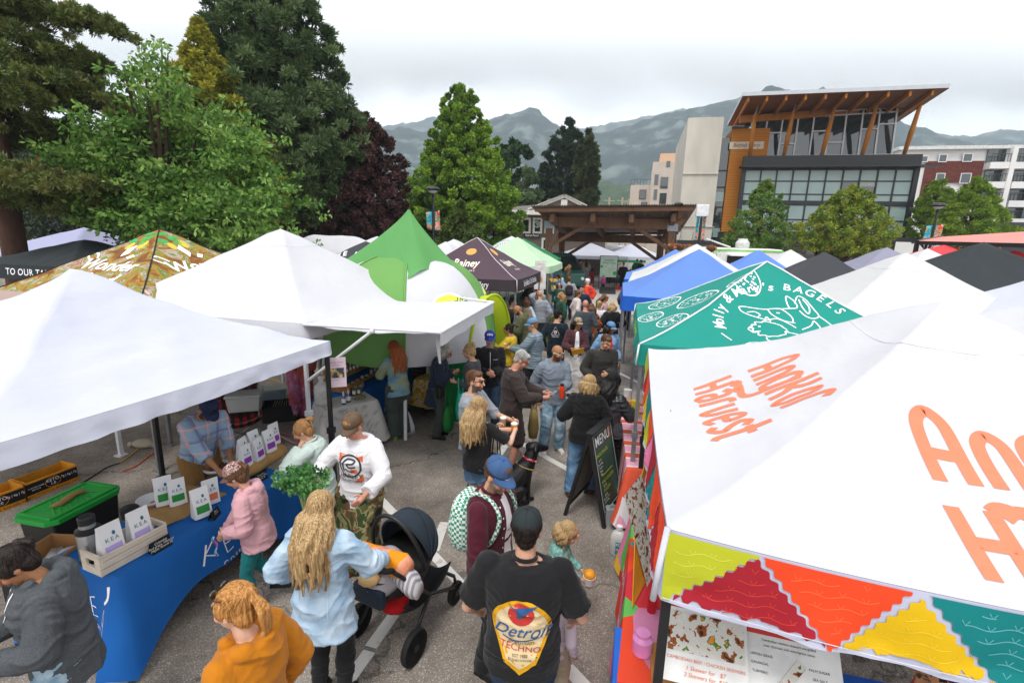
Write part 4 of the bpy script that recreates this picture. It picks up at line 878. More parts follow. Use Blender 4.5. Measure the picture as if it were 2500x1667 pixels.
def corner_tent(label,pA,pB,ze,side='L',W=None,**kw):
 """street-side eave corners A (near) and B (far) as picture points; the tent lies to the right ('R') or left ('L') of the line"""
 A,B_=P(*pA,ze),P(*pB,ze);d=B_-A;L=d.length;d.normalize();n=V((d.y,-d.x,0))if side=='R' else V((-d.y,d.x,0));W=W or L
 c=(A+B_)/2+n*W/2;yaw=math.atan2(d.y,d.x)-R(90);return tent(label,0,0,center=c,ze=ze,a=W/2,b=L/2,yaw=yaw,**kw)
ANG=corner_tent('near white canopy with big coral lettering and a bright patterned valance',(1630,1290),(1583,850),2.22,'R',zp=3.12,k=1.42,sag=.07,m=C_WHITE,vh=.34,leg=LEG_K,nu=60,wr=.012,droop=.12,seam=mat('seam_thread','#c9c9cf',.9),group='pop up canopies over the stalls')
CORAL=ink('coral','#e8795a')
def angkor_words():
 w=.15;S=lambda pts,sm=True:stroke(pts,w,sm,5)
 def arch(x,h=.72,ww=.3,d=0):return S([(x,0),(x,h*.62),(x+ww*.12,h*.88),(x+ww*.5,h),(x+ww*.88,h*.88),(x+ww,h*.62),(x+ww,0)])
 top=[]
 top+=[arch(0,.95,.34),S([(0.02,.38),(.32,.38)],False)]
 top+=[arch(.58,.72,.28)]
 top+=[S([(1.36,.5),(1.3,.68),(1.18,.72),(1.06,.62),(1.04,.36),(1.08,.12),(1.2,.04),(1.34,.12),(1.37,.3)]),S([(1.37,.7),(1.37,0),(1.3,-.25),(1.12,-.34),(.6,-.3),(.4,-.42)])]
 top+=[S([(1.58,.95),(1.58,0)],False),S([(1.9,.9),(1.84,.56),(1.6,.42)]),S([(1.66,.45),(1.86,.3),(1.92,0)])]
 top+=[S([(2.16,.36),(2.18,.6),(2.3,.72),(2.42,.6),(2.44,.36),(2.42,.12),(2.3,0),(2.18,.12),(2.16,.36)])]
 top+=[S([(2.66,0),(2.66,.5),(2.72,.68),(2.86,.72),(2.98,.6)])]
 bot=[]
 bot+=[S([(0,.85),(0,0)],False),S([(.36,.85),(.36,0)],False),S([(0,.42),(.36,.42)],False),S([(.36,.84),(.5,.92),(.8,.82),(.95,.9)])]
 bot+=[S([(.6,.6),(.74,.68),(.88,.58),(.9,0)]),S([(.9,.34),(.7,.36),(.62,.18),(.72,0),(.9,.1)])]
 bot+=[S([(1.14,0),(1.14,.5),(1.2,.64),(1.36,.66)])]
 bot+=[S([(1.52,.66),(1.56,.2),(1.66,0),(1.8,.2),(1.86,.66)])]
 bot+=[S([(2.1,.36),(2.4,.38),(2.36,.6),(2.22,.68),(2.1,.54),(2.08,.2),(2.2,0),(2.4,.1)])]
 bot+=[S([(2.9,.58),(2.76,.68),(2.62,.56),(2.74,.36),(2.9,.2),(2.76,0),(2.6,.1)])]
 bot+=[S([(3.12,.95),(3.12,.15),(3.24,0)]),S([(2.98,.62),(3.3,.62)],False)]
 tp=merge(top);bp=merge(bot);return merge([xf(tp,-1.5,.35,1,1),xf(bp,-1.55,-.85,1,1)])
AW=angkor_words()
panel_decal(ANG,AW,0,CORAL,.255,.43,'lettering',du=.14,maxedge=.05)
panel_decal(ANG,AW,3,CORAL,.34,.35,'lettering',du=.18,maxedge=.05)
VC={n:mat('val_'+n,c,.75,.06,3,.15,8,trans=.12)for n,c in dict(lime='#bfc42c',red='#a8202f',orange='#ec4a22',yellow='#e3b90f',teal='#0b7f80',pink='#f07fae',lav='#c3c6dc',mauve='#c4789a',green='#4fae4e').items()}
SPRIG={n:ink('sprig_'+n,c)for n,c in dict(lime='#cdd148',red='#c83c30',orange='#f0633a',yellow='#e8c52e',teal='#5aa9ac',pink='#f8b0c8',mauve='#e59ab8').items()}
def scal(a,b,amp=.008,n=14):
 out=[];dx,dy=b[0]-a[0],b[1]-a[1];L=math.hypot(dx,dy);nx,ny=-dy/L,dx/L;k=max(3,int(L/.05))
 for i in range(k*6):t=i/(k*6);s=amp*math.sin(t*k*2*math.pi);out.append((a[0]+dx*t+nx*s,a[1]+dy*t+ny*s))
 return out
def tri(a,b,c):
 o=[]
 for p,q in((a,b),(b,c),(c,a)):o+=scal(p,q)if abs(p[1]-q[1])>.1 and abs(p[0]-q[0])>.1 else[(p[0]+(q[0]-p[0])*i/16,p[1]+(q[1]-p[1])*i/16)for i in range(16)]
 return poly(o)
def sprigs(a,b,c,rows=6):
 """wavy stems with little forks inside a triangle"""
 out=[]
 def ins(p,g=.035):
  s=[(q[0]-p[0])*(r[1]-p[1])-(r[0]-p[0])*(q[1]-p[1])for q,r in((a,b),(b,c),(c,a))];ls=[math.hypot(r[0]-q[0],r[1]-q[1])for q,r in((a,b),(b,c),(c,a))]
  d=[x/l for x,l in zip(s,ls)];return min(d)>g or max(d)<-g
 xs=[p[0]for p in(a,b,c)];ys=[p[1]for p in(a,b,c)];y=min(ys)-(max(xs)-min(xs))*.3
 while y<max(ys)+.2:
  x=min(xs);run=[]
  while x<max(xs)+.05:
   p=(x,y+.3*(x-min(xs))*.4+.008*math.sin(x*45))
   if ins(p):run.append(p)
   else:
    if len(run)>3:out.append(stroke(run,.0045,False))
    run=[]
   if run and int(x/.012)%7==0:out.append(stroke([(p[0]-.012,p[1]+.02),p,(p[0]+.014,p[1]+.02)],.004,False))
   x+=.012
  if len(run)>3:out.append(stroke(run,.0045,False))
  y+=.052
 return merge(out)if out else([],[])
def patterned_valance(T,side,seq,L,h,ledge=1.0):
 """seq: (colour, pointing up?, u0, u1)"""
 hf=T['a']if side in(0,2)else T['b'];dr=lambda pl:([(x,y-.012-T['droop']*(1-min(1,(x/hf)**2)))for x,y in pl[0]],pl[1])
 for col,pts in seq:
  q=[(u,-v*h)for u,v in pts]
  val_decal(T,dr(tri(*q)),side,VC[col],0,dz=0,name='printed_panel')
  if col in SPRIG and len(q)==3:
   a,b=T['a'],T['b'];R_=Matrix.Rotation([0,R(90),R(180),R(-90)][side],4,'Z');half=b if side in(0,2)else a
   M=R_@Matrix.Translation((0,-half-.2,T['ze']))@Matrix.Rotation(R(90),4,'X')
   LATER.append(lambda q=q,M=M,col=col:decal('sprig_print',dr(sprigs(*q)),M,SPRIG[col],T['valance'],T['valance'],.0075,.08,.7))
La=ANG['a'];h=ANG['vh']-.006
ANG['valance'].data.materials[0]=VC['lav']
s0=-La;SQ=.6
patterned_valance(ANG,0,[('lime',[(s0,0),(s0+0.372,0),(s0,1)]),('red',[(s0+0.012,1),(s0+0.360,.04),(s0+0.672,1)]),('orange',[(s0+0.378,0),(s0+0.930,0),(s0+0.678,.98)]),('yellow',[(s0+0.690,1),(s0+0.960,.06),(s0+1.272,1)]),('teal',[(s0+0.984,0),(s0+1.620,0),(s0+1.284,1)]),('pink',[(s0+1.290,1),(s0+1.608,.06),(s0+1.860,1)]),('orange',[(s0+1.650,0),(s0+2.160,0),(s0+1.890,1)]),('lime',[(s0+1.920,1),(s0+2.220,.05),(s0+2.520,1)]),('red',[(s0+2.24,0),(s0+2.9,0),(s0+2.54,1)]),('yellow',[(s0+2.56,1),(s0+2.92,.05),(s0+3.2,1)]),('orange',[(s0+2.95,0),(s0+3.6,0),(s0+3.22,1)])],La*2,h)
Lb=ANG['b']
sq=[];u=-Lb
for i,(c1,c2)in enumerate((('lime','red'),('orange','yellow'),('teal','lime'),('orange','pink'),('red','teal'),('orange','red'),('orange','pink'),('yellow','lime'))):
 sq+=[(c1,[(u,0),(u+.55,0),(u+.27,.97)]),(c2,[(u+.28,1),(u+.56,.05),(u+.8,1)])];u+=.54
patterned_valance(ANG,3,[(c,[(min(Lb,x),y)for x,y in p])for c,p in sq if p[0][0]<Lb-.3],Lb*2,h)
g=MB();g.tube([V((-La,-Lb,2.225)),V((-La-.02,-Lb-.02,2.05)),V((-La-.035,-Lb-.035,1.885))],.014,6)
for i in range(24):g.tube([*(V((x,-Lb-.045,1.913-.12*(1-(x/La)**2)))for x in(-La+La*2*i/24,-La+La*2*(i+1)/24))],.0025,4)
g.build('corner_binding',mat('binding','#c9ccd6',.8),ANG['root'],smooth=True)
MOL=corner_tent('teal canopy with white piping and a white line drawing of two dogs',(1562,840),(1553,742),2.24,'R',W=3.3,zp=3.18,k=1.25,sag=.05,m=C_TEAL,vh=.24,trim=mat('white_piping','#dfe3e6',.7),nu=48,leg=LEG_G)
def bagel(cx,cy,rx,ry,ang,seed=1):
 rnd=random.Random(seed);out=[disc(0,0,rx,ry,30,r_in=.93)]
 out.append(stroke([(-rx*.28,-ry*.1),(-.05*rx,ry*.12),(rx*.12,-ry*.06),(rx*.3,ry*.12)],.022))
 for _ in range(44):
  a,r=rnd.random()*6.28,rnd.uniform(.4,.86);x,y=rx*r*math.cos(a),ry*r*math.sin(a);d=rnd.random()*3;out.append(stroke([(x,y),(x+.035*math.cos(d),y+.03*math.sin(d))],.018,False))
 return xf(merge(out),cx,cy,rot=ang)
def dog_logo():
 w=.02;s=lambda p,sm=True:stroke(p,w,sm);o=[]
 o+=[s([(-.62,.42),(-.58,.3),(-.4,.2),(-.22,.14),(-.05,.2),(.12,.08),(.2,-.02)]),s([(-.62,.42),(-.5,.44),(-.25,.42),(-.05,.46),(.2,.48)]),s([(-.5,.3),(-.38,.33),(-.3,.26),(-.34,.2)]),s([(-.15,.42),(-.1,.3),(.05,.16),(.22,.12)]),s([(-.06,.46),(.05,.47),(.14,.38),(.2,.24),(.18,.12)])]
 o+=[disc(.0,.36,.03,.015),s([(.2,.48),(.18,.62),(.2,.78),(.3,.66),(.32,.5),(.2,.48)]),s([(.3,.6),(.38,.78),(.48,.7),(.56,.46),(.6,.28),(.5,.22),(.4,.3),(.34,.42)]),s([(.38,.7),(.4,.5),(.46,.34),(.5,.5),(.44,.7)])]
 o+=[s([(.6,.28),(.72,.1),(.86,-.2),(.98,-.5)]),s([(.28,-.06),(.44,.06),(.5,.16),(.56,.0),(.56,-.2),(.46,-.38)])]
 pts=[]
 for i in range(26):a=2*math.pi*i/25;pts.append((-.22+.26*math.cos(a)+.03*math.sin(i*2.6),-.12+.2*math.sin(a)+.025*math.cos(i*2.9)))
 o+=[s(pts),s([(-.46,-.05),(-.54,-.14),(-.48,-.2),(-.36,-.18)]),s([(-.26,.1),(-.2,.22),(-.16,.1)]),disc(-.36,-.06,.02),disc(-.5,-.1,.03,.02),s([(.0,-.16),(.16,-.2),(.24,-.28),(.16,-.36),(.06,-.3)]),s([(-.3,-.34),(-.26,-.44),(.06,-.46),(.1,-.36)])]
 for x in(-.42,-.12,.2):o.append(bagel(x,-.62,.24,.13,0,int(x*50)+60))
 o.append(arc_text("Molly & Marv's",.98,188,92,.25,.012,shear=.25));o.append(arc_text('BAGELS',1.03,76,24,.23,.008));o.append(s([(-.98,-.35),(-.84,-.52)],False))
 return merge(o)
panel_decal(MOL,dog_logo(),0,WHITE_INK,.35,.72,'dog_print',du=-.02,maxedge=.04)
panel_decal(MOL,merge([bagel(-.85,-.3,.42,.24,.3,3),bagel(.0,.12,.4,.26,.35,4),bagel(.75,-.3,.36,.2,.2,6),bagel(-.1,-.55,.35,.2,0,5),bagel(.35,.68,.3,.2,.3,7)]),3,WHITE_INK,.42,1.0,'bagel_print',maxedge=.05)
val_decal(MOL,text_poly('BAGELS  BAGELS',.17,bold=.004),3,ink('lime','#b9d43a'),0)
BLU=corner_tent('bright blue canopy with a deep blue valance beside the teal one',(1521,722),(1520,690),2.24,'R',W=3.2,zp=3.22,k=1.25,m=C_BLUE,vm=C_BLUED,vh=.3)
WH2=corner_tent('tall white canopy between two blue canopies',(1533,688),(1545,664),2.24,'R',W=3.6,zp=3.3,k=1.2,m=C_WARM,vh=.22)
tent('blue canopy mostly hidden behind the tall white canopy',1650,606,17,m=C_BLUE,vm=C_BLUED,ze=None)
tent('blue canopy in front of the food trailer',1853,608,14.5,m=C_BLUE,vm=C_BLUED,ze=None)
tent('small white canopy right of the blue one, before the food trailer',1931,607,15.5,m=C_WHITE,ze=None)
tent('charcoal canopy behind the teal one',2015,613,10.8,m=C_CHAR,ze=None,k=1.3)
tent('lavender grey canopy right of the charcoal one',2167,601,13.5,m=cloth('greylav','#8f8fa2'),ze=None,k=1.2)
BW=tent('large white canopy with a rounded peak behind the teal canopy',2215,610,8.3,m=C_WARM,ze=2.24,a=1.75,b=1.75,k=1.3,seam=mat('seam_thread','#c9c9cf',.9))
tent('small white canopy peeking out behind the rounded white peak',2266,603,13,m=C_WHITE,ze=None)
tent('black green canopy at the right edge',2403,589,9.8,m=C_DKG,ze=None,a=1.7,b=1.7,k=1.25)
tent('cool white canopy low at the right edge',2600,655,6.9,m=C_COOL,ze=2.2,a=1.6,b=1.6)
tent('white canopy cut by the right edge, just behind the lettered one',2720,700,5.6,m=C_WHITE,ze=2.2,a=1.6,b=1.6)
KEA=corner_tent('large cool white canopy over the coffee stall at the left',(-130,1118),(806,832),2.2,'L',W=2.9,zp=3.04,k=1.3,sag=.06,m=C_COOL,vh=.15,leg=LEG_K,nu=60,wr=.028,legs=(0,2,3))
AWN=tent('broad white canopy with an awning flap reaching over the soap stall',715,562,None,zp=3.44,ze=2.3,a=1.75,b=1.75,yaw=R(-16),k=1.15,sag=.04,m=C_WHITE,vh=.2,leg=LEG_W,nu=48,seam=mat('seam_thread','#c9c9cf',.9),center=(-3.75,8.05,0))
def awning():
 ze=2.3;t=AWN['root'];A=P(815,803,ze-.02);inv=Matrix.Rotation(-R(-16),3,'Z');o=t.location
 L0,L1=V((AWN['a'],-AWN['b'],ze-.01)),V((AWN['a'],AWN['b'],ze-.01))
 n0=inv@(P(1075,812,2.32)-o);n1=inv@(P(1205,738,2.32)-o);m=MB()
 m.grid(lambda i,j:L0.lerp(L1,j).lerp(n0.lerp(n1,j),i)+V((0,0,-.05*math.sin(math.pi*i)+.008*math.sin(i*20+j*6))),16,16);m.grid(lambda i,j:n0.lerp(n1,j)+V((0,0,-.16*i-.01*math.sin(j*22)*i)),3,24)
 m.build('awning_flap',C_WHITE,t,smooth=True);m=MB();m.tube([L0,n0],.018);m.tube([L1,n1],.018);m.tube([n0,n1],.018);m.build('awning_rail',LEG_W,t)
 m=MB();lg=V((AWN['a']-.03,-AWN['b']+.03,1.55));m.tube([lg,L0.lerp(n0,.52)+V((0,0,-.03))],.02);m.sphere(L0.lerp(n0,.52)+V((0,0,-.03)),.035,8,5);m.tube([n0.lerp(n1,.55)+V((0,0,-.02)),V((AWN['a']-.03,AWN['b']-.03,1.4))],.016);m.build('awning_strut',LEG_W,t)
 m=MB();q=L0.lerp(n0,.86)+V((0,.35,-.02));m.add([q,q+V((.07,.02,0)),q+V((.09,.03,-.45)),q+V((.06,.03,-.45))],[(0,1,2,3)]);m.build('loose_strap',C_WHITE,t)
awning()
WON=tent('canopy printed with a leafy forest scene and white lettering',390,563,None,zp=3.36,ze=2.3,a=1.75,b=1.75,yaw=R(-18),k=1.1,sag=.03,center=(*(D(390,563,8.6)[:2]),0),vh=.22,trim=mat('black_piping','#1b1b1b',.7),leg=LEG_G,m=ramp_mat('forest_print',[(0,'#3d2a18'),(.34,'#6b4a2c'),(.43,'#8f5a26'),(.49,'#a88a3c'),(.54,'#5f7a2e'),(.59,'#b9aca0'),(.64,'#8a5a36'),(.7,'#cfc6c0'),(.78,'#8a5a8a')],'noise',3.4,.75,const=False,detail=7,distort=1.2,trans=.15))
def wonder():return merge([xf(text_poly('Wonder',.46,shear=.1,bold=.018),0,.2),xf(text_poly('Land',.5,shear=.1,bold=.018),.2,-.25),stroke([(-.75,.32),(-.95,.45),(-.8,.56),(-.62,.4)],.04),stroke([(-.42,-.15),(-.62,-.05),(-.7,-.25),(-.5,-.36),(-.2,-.4),(.3,-.5),(.8,-.44)],.045),poly([(-.05,.5),(-.14,.78),(.0,.92),(.06,.62)]),poly([(.12,.5),(.22,.62),(.32,.56),(.22,.46)])])
panel_decal(WON,wonder(),0,WHITE_INK,.42,.74,'lettering');panel_decal(WON,wonder(),1,WHITE_INK,.42,.74,'lettering')
LFG=leaf_mat('print_leaf',['#3f8f3f','#5aa84a'])
for sd in(0,1):panel_decal(WON,merge([disc(-.1+.14*math.cos(k*1.1),.0+.12*math.sin(k*1.9),.07,.05)for k in range(7)]),sd,ink('print_green','#3f9a4a'),.86,1,'leaf_print');panel_decal(WON,merge([disc(.1,.0,.07,.1),disc(-.14,-.05,.06,.09)]),sd,ink('print_yellow','#c2b23a'),.78,1,'fruit_print')
tent('lavender grey canopy with a tall peak behind the forest print canopy',205,554,19,m=C_LAV,ze=None,a=2.3,b=2.3,k=1.15)
TBL=tent('black canopy with white words on its valance at the left edge',0,0,center=(*(P(164,652,2.4)+SU*-1.6+SV*1.6)[:2],0),zp=3.0,m=C_DKG,ze=2.4,a=1.6,b=1.6,k=1.2,vh=.34)
val_decal(TBL,text_poly('TO OUR TABLE  \u2022',.22,bold=.008,space=1.1),0,WHITE_INK,.55)
tent('tan canopy showing one corner at the left edge',-130,690,6.2,m=C_TAN,ze=2.25,a=1.5,b=1.5,k=1.1,zp=2.9)
tent('lavender canopy with a vent flap right of the forest print canopy',462,590,14,m=C_LAV,ze=None,k=1.2)
tent('pale grey canopy behind the broad white one',635,573,17,m=C_GREY,ze=None,a=1.8,b=1.8)
tent('long white canopy with a flat ridge under the purple maple',815,573,17,m=C_WHITE,ze=None,a=2.6,b=1.6,k=1.0,yaw=R(-6),ridge=.75)
OLV=tent('charcoal canopy with white arched lettering behind the broad white one',893,586,12.5,m=C_CHAR,ze=None,k=1.2)
panel_decal(OLV,merge([arc_text('OLIVE ROADS',.95,150,40,.25,.02),stroke([(-.5,.0),(-.35,.3),(-.2,.05),(0,.35),(.15,.05),(.35,.3),(.5,0)],.05)]),0,WHITE_INK,.3,.8,'lettering',du=-.1)
tent('small white canopy tucked behind the green domed tent',921,574,16,m=C_WHITE,ze=None,k=1.2)
tent('white canopy with a sharp peak between the green dome and the plum canopy',1107,581,17,m=C_WHITE,ze=None,k=1.2)
tent('white canopy just left of the sharp white peak',1088,588,15.5,m=C_WHITE,ze=None,k=1.2)
RAI=tent('plum canopy with cream lettering and a dark valance',1120,593,None,zp=3.3,ze=2.26,center=(*(P(1267,682,2.26)+SU*-1.6+SV*1.35)[:2],0),m=C_PLUM,vm=cloth('plum_dark','#3a3136',.1),k=1.2,vh=.3,a=1.6,b=1.6,yaw=GA,trim=mat('cream_piping','#c9c3c6',.7))
CREAM_INK=ink('cream','#e6dccd')
for sd in(0,1):panel_decal(RAI,merge([xf(text_poly('Rainey',.5,bold=.02),sx=.7),xf(text_poly('DISTILLERY',.13),.1,-.4)]),sd,CREAM_INK,.42,.8,'lettering');panel_decal(RAI,disc(0,0,.15,.13),sd,ink('amber','#d99a4e'),.68,1,'sun_print')
for sd in(0,1):val_decal(RAI,xf(text_poly('Small-Batch Craft Distillery',.22,shear=.1,bold=.006),sx=.7),sd,WHITE_INK,0)
DEN=tent('white canopy with a round sunset badge and dark lettering on its valance',1201,580,None,zp=3.32,ze=2.26,center=(*(P(1322,642,2.26)+SU*-1.7+SV*1.6)[:2],0),m=C_WHITE,k=1.15,vh=.42,a=1.7,b=1.7,yaw=GA)
DARK_INK=ink('slate','#3a3f48')
for sd in(0,1):
 panel_decal(DEN,disc(0,0,.42,.42),sd,ink('badge_sky','#bfe0e6'),.45,1,'badge');panel_decal(DEN,poly([(-.4,-.05),(-.2,.06),(0,.22),(.14,.2),(.25,.05),(.4,-.05),(.34,-.22),(-.34,-.22)]),sd,ink('badge_orange','#f0a24a'),.45,1,'badge_hill');panel_decal(DEN,poly([(-.4,-.12),(.4,-.1),(.3,-.3),(0,-.4),(-.3,-.3)]),sd,ink('badge_yellow','#f3d98a'),.45,1,'badge_field')
 panel_decal(DEN,merge([arc_text('DENTVILLE DRINKS',.56,175,5,.15,.008),arc_text('SQUAMISH',.6,235,305,.13,.006,flip=True),disc(0,0,.72,.72,40,r_in=.975),disc(0,0,.45,.45,40,r_in=.96)]),sd,DARK_INK,.45,1,'lettering')
 val_decal(DEN,xf(text_poly('DENTVILLE DRINKS INC',.26,bold=.008),sx=.72),sd,DARK_INK,0)
tent('small bright green canopy behind the badge canopy',1223,586,26,m=C_GREEN,ze=None)
tent('pale green canopy right of the badge canopy',1258,592,None,zp=3.3,ze=2.26,center=(*(P(1347,652,2.26)+SU*-1.7+SV*1.6)[:2],0),m=C_LTG,k=1.15,vh=.24)
tent('bottle green canopy near the green van',1278,580,24,m=C_DGREEN,ze=2.25,a=1.6,b=1.6,k=1.1)
tent('left white canopy under the timber shelter',1441,592,41,m=C_COOL,zp=3.3,ze=None,a=2.7,b=2.2,k=1.1,yaw=0,leg=LEG_W)
tent('right white canopy under the timber shelter',1542,595,42,m=C_COOL,zp=3.3,ze=None,a=2.6,b=2.2,k=1.1,yaw=0,leg=LEG_W)
def dome_tent():
 c=D(1000,600,9.6);c.z=0;t=thing('dome_tent','green and white domed pickle tent with a pointed green cap and lime scoop awning','dome tent',c,R(-6));Rr=1.75;hz=3.02;z0=1.2
 cols=[C_GRAS,C_WHITE];n=6
 def pt(a,k):
  th=k*math.pi/2;seg=(a/(2*math.pi)*n)%1;bulge=1-.05*(1-math.cos((seg-.5)*2*math.pi))*.5*(1-k);r=Rr*math.cos(th)**.8*bulge
  return V((r*math.cos(a),r*math.sin(a),z0+(hz-z0)*math.sin(th)**.95))
 panels=[]
 for i in range(n):
  a0=2*math.pi*i/n-R(76);m=MB();m.grid(lambda u,k:pt(a0+u*2*math.pi/n,k*.985),10,16);o=m.build('dome_panel',cols[(i+1)%2],t,smooth=True);panels.append(o)
  m=MB();m.tube([pt(a0,k/14)*1.0+V((0,0,.012))for k in range(14)],.022,6);m.build('rib',cols[0],t,smooth=True)
  m=MB();p=pt(a0,0);m.tube([p,V((p.x*1.12,p.y*1.12,0))],.03);m.build('pole',LEG_W,t)
  if i in(1,2,3,4):
   m=MB();q0,q1=pt(a0,0),pt(a0+2*math.pi/n,0);m.grid(lambda u,k:q0.lerp(q1,u)*1.0+(V((q0.lerp(q1,u).x*.1,q0.lerp(q1,u).y*.1,-q0.z+.05)))*k,6,5);m.build('side_wall',C_DGREEN if i%2 else C_GRAS,t,smooth=True)
 m=MB()
 def cap(a,k):r=1.0*(1-k)**1.15*(1+.16*math.sin(a*4+1)*(1-k))+.02;z=2.62+1.2*k-.18*(1-k)*(math.sin(a*3+.6)+.4*math.sin(a*7));return V((r*math.cos(a)*1.05,r*math.sin(a)*1.05,z+.0))
 rings=[[cap(2*math.pi*i/40,k/14)for i in range(40)]for k in range(15)];m.loft(rings,cap=False);m.build('peaked_cap',cloth('cap_green','#5c9a58',.15),t,smooth=True)
 m=MB();m.tube([(0,0,2.9),(0,0,3.78)],.03);m.build('centre_pole',LEG_W,t)
 a=R(-18);ax=V((math.cos(a),math.sin(a),0));px_=V((-ax.y,ax.x,0))
 def sc(u,k):th=math.pi*(u*1.0);r=.98-.12*k;cpos=ax*(1.12+k*.62)+V((0,.3,0));return cpos+px_*(math.cos(th)*r)+V((0,0,1.28+math.sin(th)*(.92+.1*k)))
 m=MB();m.grid(lambda u,k:sc(u,k),22,8);o=m.build('scoop_awning',C_LIME,t,smooth=True)
 m=MB();m.tube([sc(i/22,1)for i in range(23)],.025,6);m.build('awning_hem',C_LIME,t,smooth=True)
 for s in(0,1):m=MB();q=sc(s,0);q2=sc(s,1);m.add([q,q2,V((q2.x,q2.y,.05))*1.0,V((q.x,q.y,.05))],[(0,1,2,3)]);m.build('side_wall',C_LIME if s==0 else C_GREEN,t)
 def logo(i,yy):
  a0=2*math.pi*(i+.5)/n-R(76);d=V((math.cos(a0),math.sin(a0),0));x=V((-d.y,d.x,0));M=frameM(d*2.6+V((0,0,yy+.42)),x,V((-d.x*.55,-d.y*.55,1)))
  def go():
   decal('logo_disc',disc(0,0,.36,.3),M,WHITE_INK,panels[i],panels[i],.004,.1,4);decal('logo_disc',disc(0,0,.32,.26),M,ink('pale_lime','#dde24a'),panels[i],panels[i],.008,.1,4)
   decal('lettering',merge([xf(text_poly("nandi's",.26,shear=.35,bold=.012),0,.1),xf(text_poly('pickles',.26,shear=.35,bold=.012),.1,-.16)]),M,ink('pickle_green','#4d8a3c'),panels[i],panels[i],.013,.08,4)
  LATER.append(go)
 logo(0,2.3);logo(5,2.3);logo(1,2.3)
dome_tent()
# ================================================================== PEOPLE
SKINS=dict(fair='#c4967c',pale='#cfa790',tan='#a0714f',dark='#523628',olive='#ab8062',rosy='#c08872')
HAIRC=dict(blonde=['#8a6a42','#c3a26c','#dcc08c'],brown=['#3a261a','#5c3f2a','#77543a'],dark=['#15110f','#231b18','#352a25'],black=['#0c0a0a','#151313','#211e1e'],grey=['#77756f','#a3a19b','#c4c2bd'],red=['#6b3217','#96502a','#b26c3d'],light=['#6e5537','#a0835a','#cdb286'],white=['#b9b7b3','#d8d6d2','#e4e2de'],ltbrown=['#6a4a2e','#92693f','#b58a58'],gold=['#7a4f27','#a8743c','#cc9c60'])
def hair_mat(k):
 c=HAIRC[k];return ramp_mat('hair_'+k,[(.3,c[0]),(.5,c[1]),(.72,c[2])],'noise',26,.5,stretch=(5,5,.3),const=False,detail=5,bump=.5,bscale=60)
def cl(name,col,**k):
 k.setdefault('var',.12);k.setdefault('scale',5);k.setdefault('bump',.3);k.setdefault('bscale',38);return mat('wear_'+name,col,.88,sheen=.1,spec=.2,**k)
DENIM=ramp_mat('denim_blue',[(.3,'#3d5a78'),(.5,'#547596'),(.72,'#7d9ab5')],'noise',5,.9,const=False,detail=8,bump=.4,bscale=160)
DENIM_D=ramp_mat('denim_dark',[(.3,'#1f2c3c'),(.5,'#2b3d52'),(.72,'#3d526a')],'noise',5,.9,const=False,detail=8,bump=.4,bscale=160)
DENIM_L=ramp_mat('denim_light',[(.3,'#89a5bf'),(.5,'#a5bdd2'),(.72,'#c1d2e0')],'noise',7,.9,const=False,detail=9,bump=.5,bscale=150)
DENIM_W=ramp_mat('denim_worn',[(.3,'#5c7d97'),(.5,'#7f9fb5'),(.66,'#b9ccd6')],'noise',7,.9,const=False,detail=9,bump=.5,bscale=150)
CAMO=ramp_mat('camouflage',[(0,'#2a2620'),(.4,'#4a5a33'),(.5,'#6f4b33'),(.57,'#8f8a5f'),(.64,'#3d4c2c')],'noise',7,.9,distort=.8,detail=2,bump=.4)
TIED=ramp_mat('tie_dye_rust',[(.2,'#a53f22'),(.45,'#b85f6a'),(.55,'#b56a9a'),(.7,'#cda79a')],'noise',6,.9,const=False,distort=1.2,detail=4)
TIEG=ramp_mat('tie_dye_sea',[(.25,'#3f7a78'),(.45,'#6aa39c'),(.6,'#9dbfb6'),(.75,'#4f8c8a')],'noise',9,.9,const=False,distort=1.5,detail=4)
OMBRE=ramp_mat('sage_blue_print',[(.2,'#7f8c68'),(.45,'#8f9a7c'),(.55,'#6f93a5'),(.75,'#54809f')],'noise',3.2,.9,const=False,detail=8,stretch=(1,1,2.2))
PUFF_G=ramp_mat('quilted_grey',[(0,'#5d6d79'),(.5,'#8695a0'),(1,'#667682')],'wavez',3.3,.55,const=False,distort=.6,bump=.3,bscale=20)
PUFF_O=ramp_mat('quilted_olive',[(0,'#3d4a3c'),(.5,'#66705a'),(1,'#4a5444')],'wavez',3.6,.6,const=False,distort=.5)
PLAID=plaid_mat('plaid_shirt','#8ba6bf',[(9,.26,'#5d6f9c','X',.5),(9,.26,'#5d6f9c','Z',.5),(9,.08,'#8e3f5d','X',.7),(9,.08,'#8e3f5d','Z',.7),(4.5,.12,'#d8b9b5','Z',.6),(4.5,.1,'#d8b9b5','X',.6)])
SKM=attr_mat('skin',.55)
_H=np.random.default_rng(11).random((32,32,32))
def vn(Pn):
 i=np.floor(Pn).astype(int);f=Pn-i;f=f*f*(3-2*f);i&=31;j=(i+1)&31;o=0
 for a in(0,1):
  for b_ in(0,1):
   for c_ in(0,1):
    X=(j if a else i)[:,0];Y=(j if b_ else i)[:,1];Z=(j if c_ else i)[:,2]
    o=o+_H[X,Y,Z]*(f[:,0]if a else 1-f[:,0])*(f[:,1]if b_ else 1-f[:,1])*(f[:,2]if c_ else 1-f[:,2])
 return o*2-1
def conorm(me):
 n=len(me.vertices);co=np.empty(n*3);me.vertices.foreach_get('co',co);no=np.empty(n*3);me.vertex_normals.foreach_get('vector',no);return co.reshape(-1,3),no.reshape(-1,3)
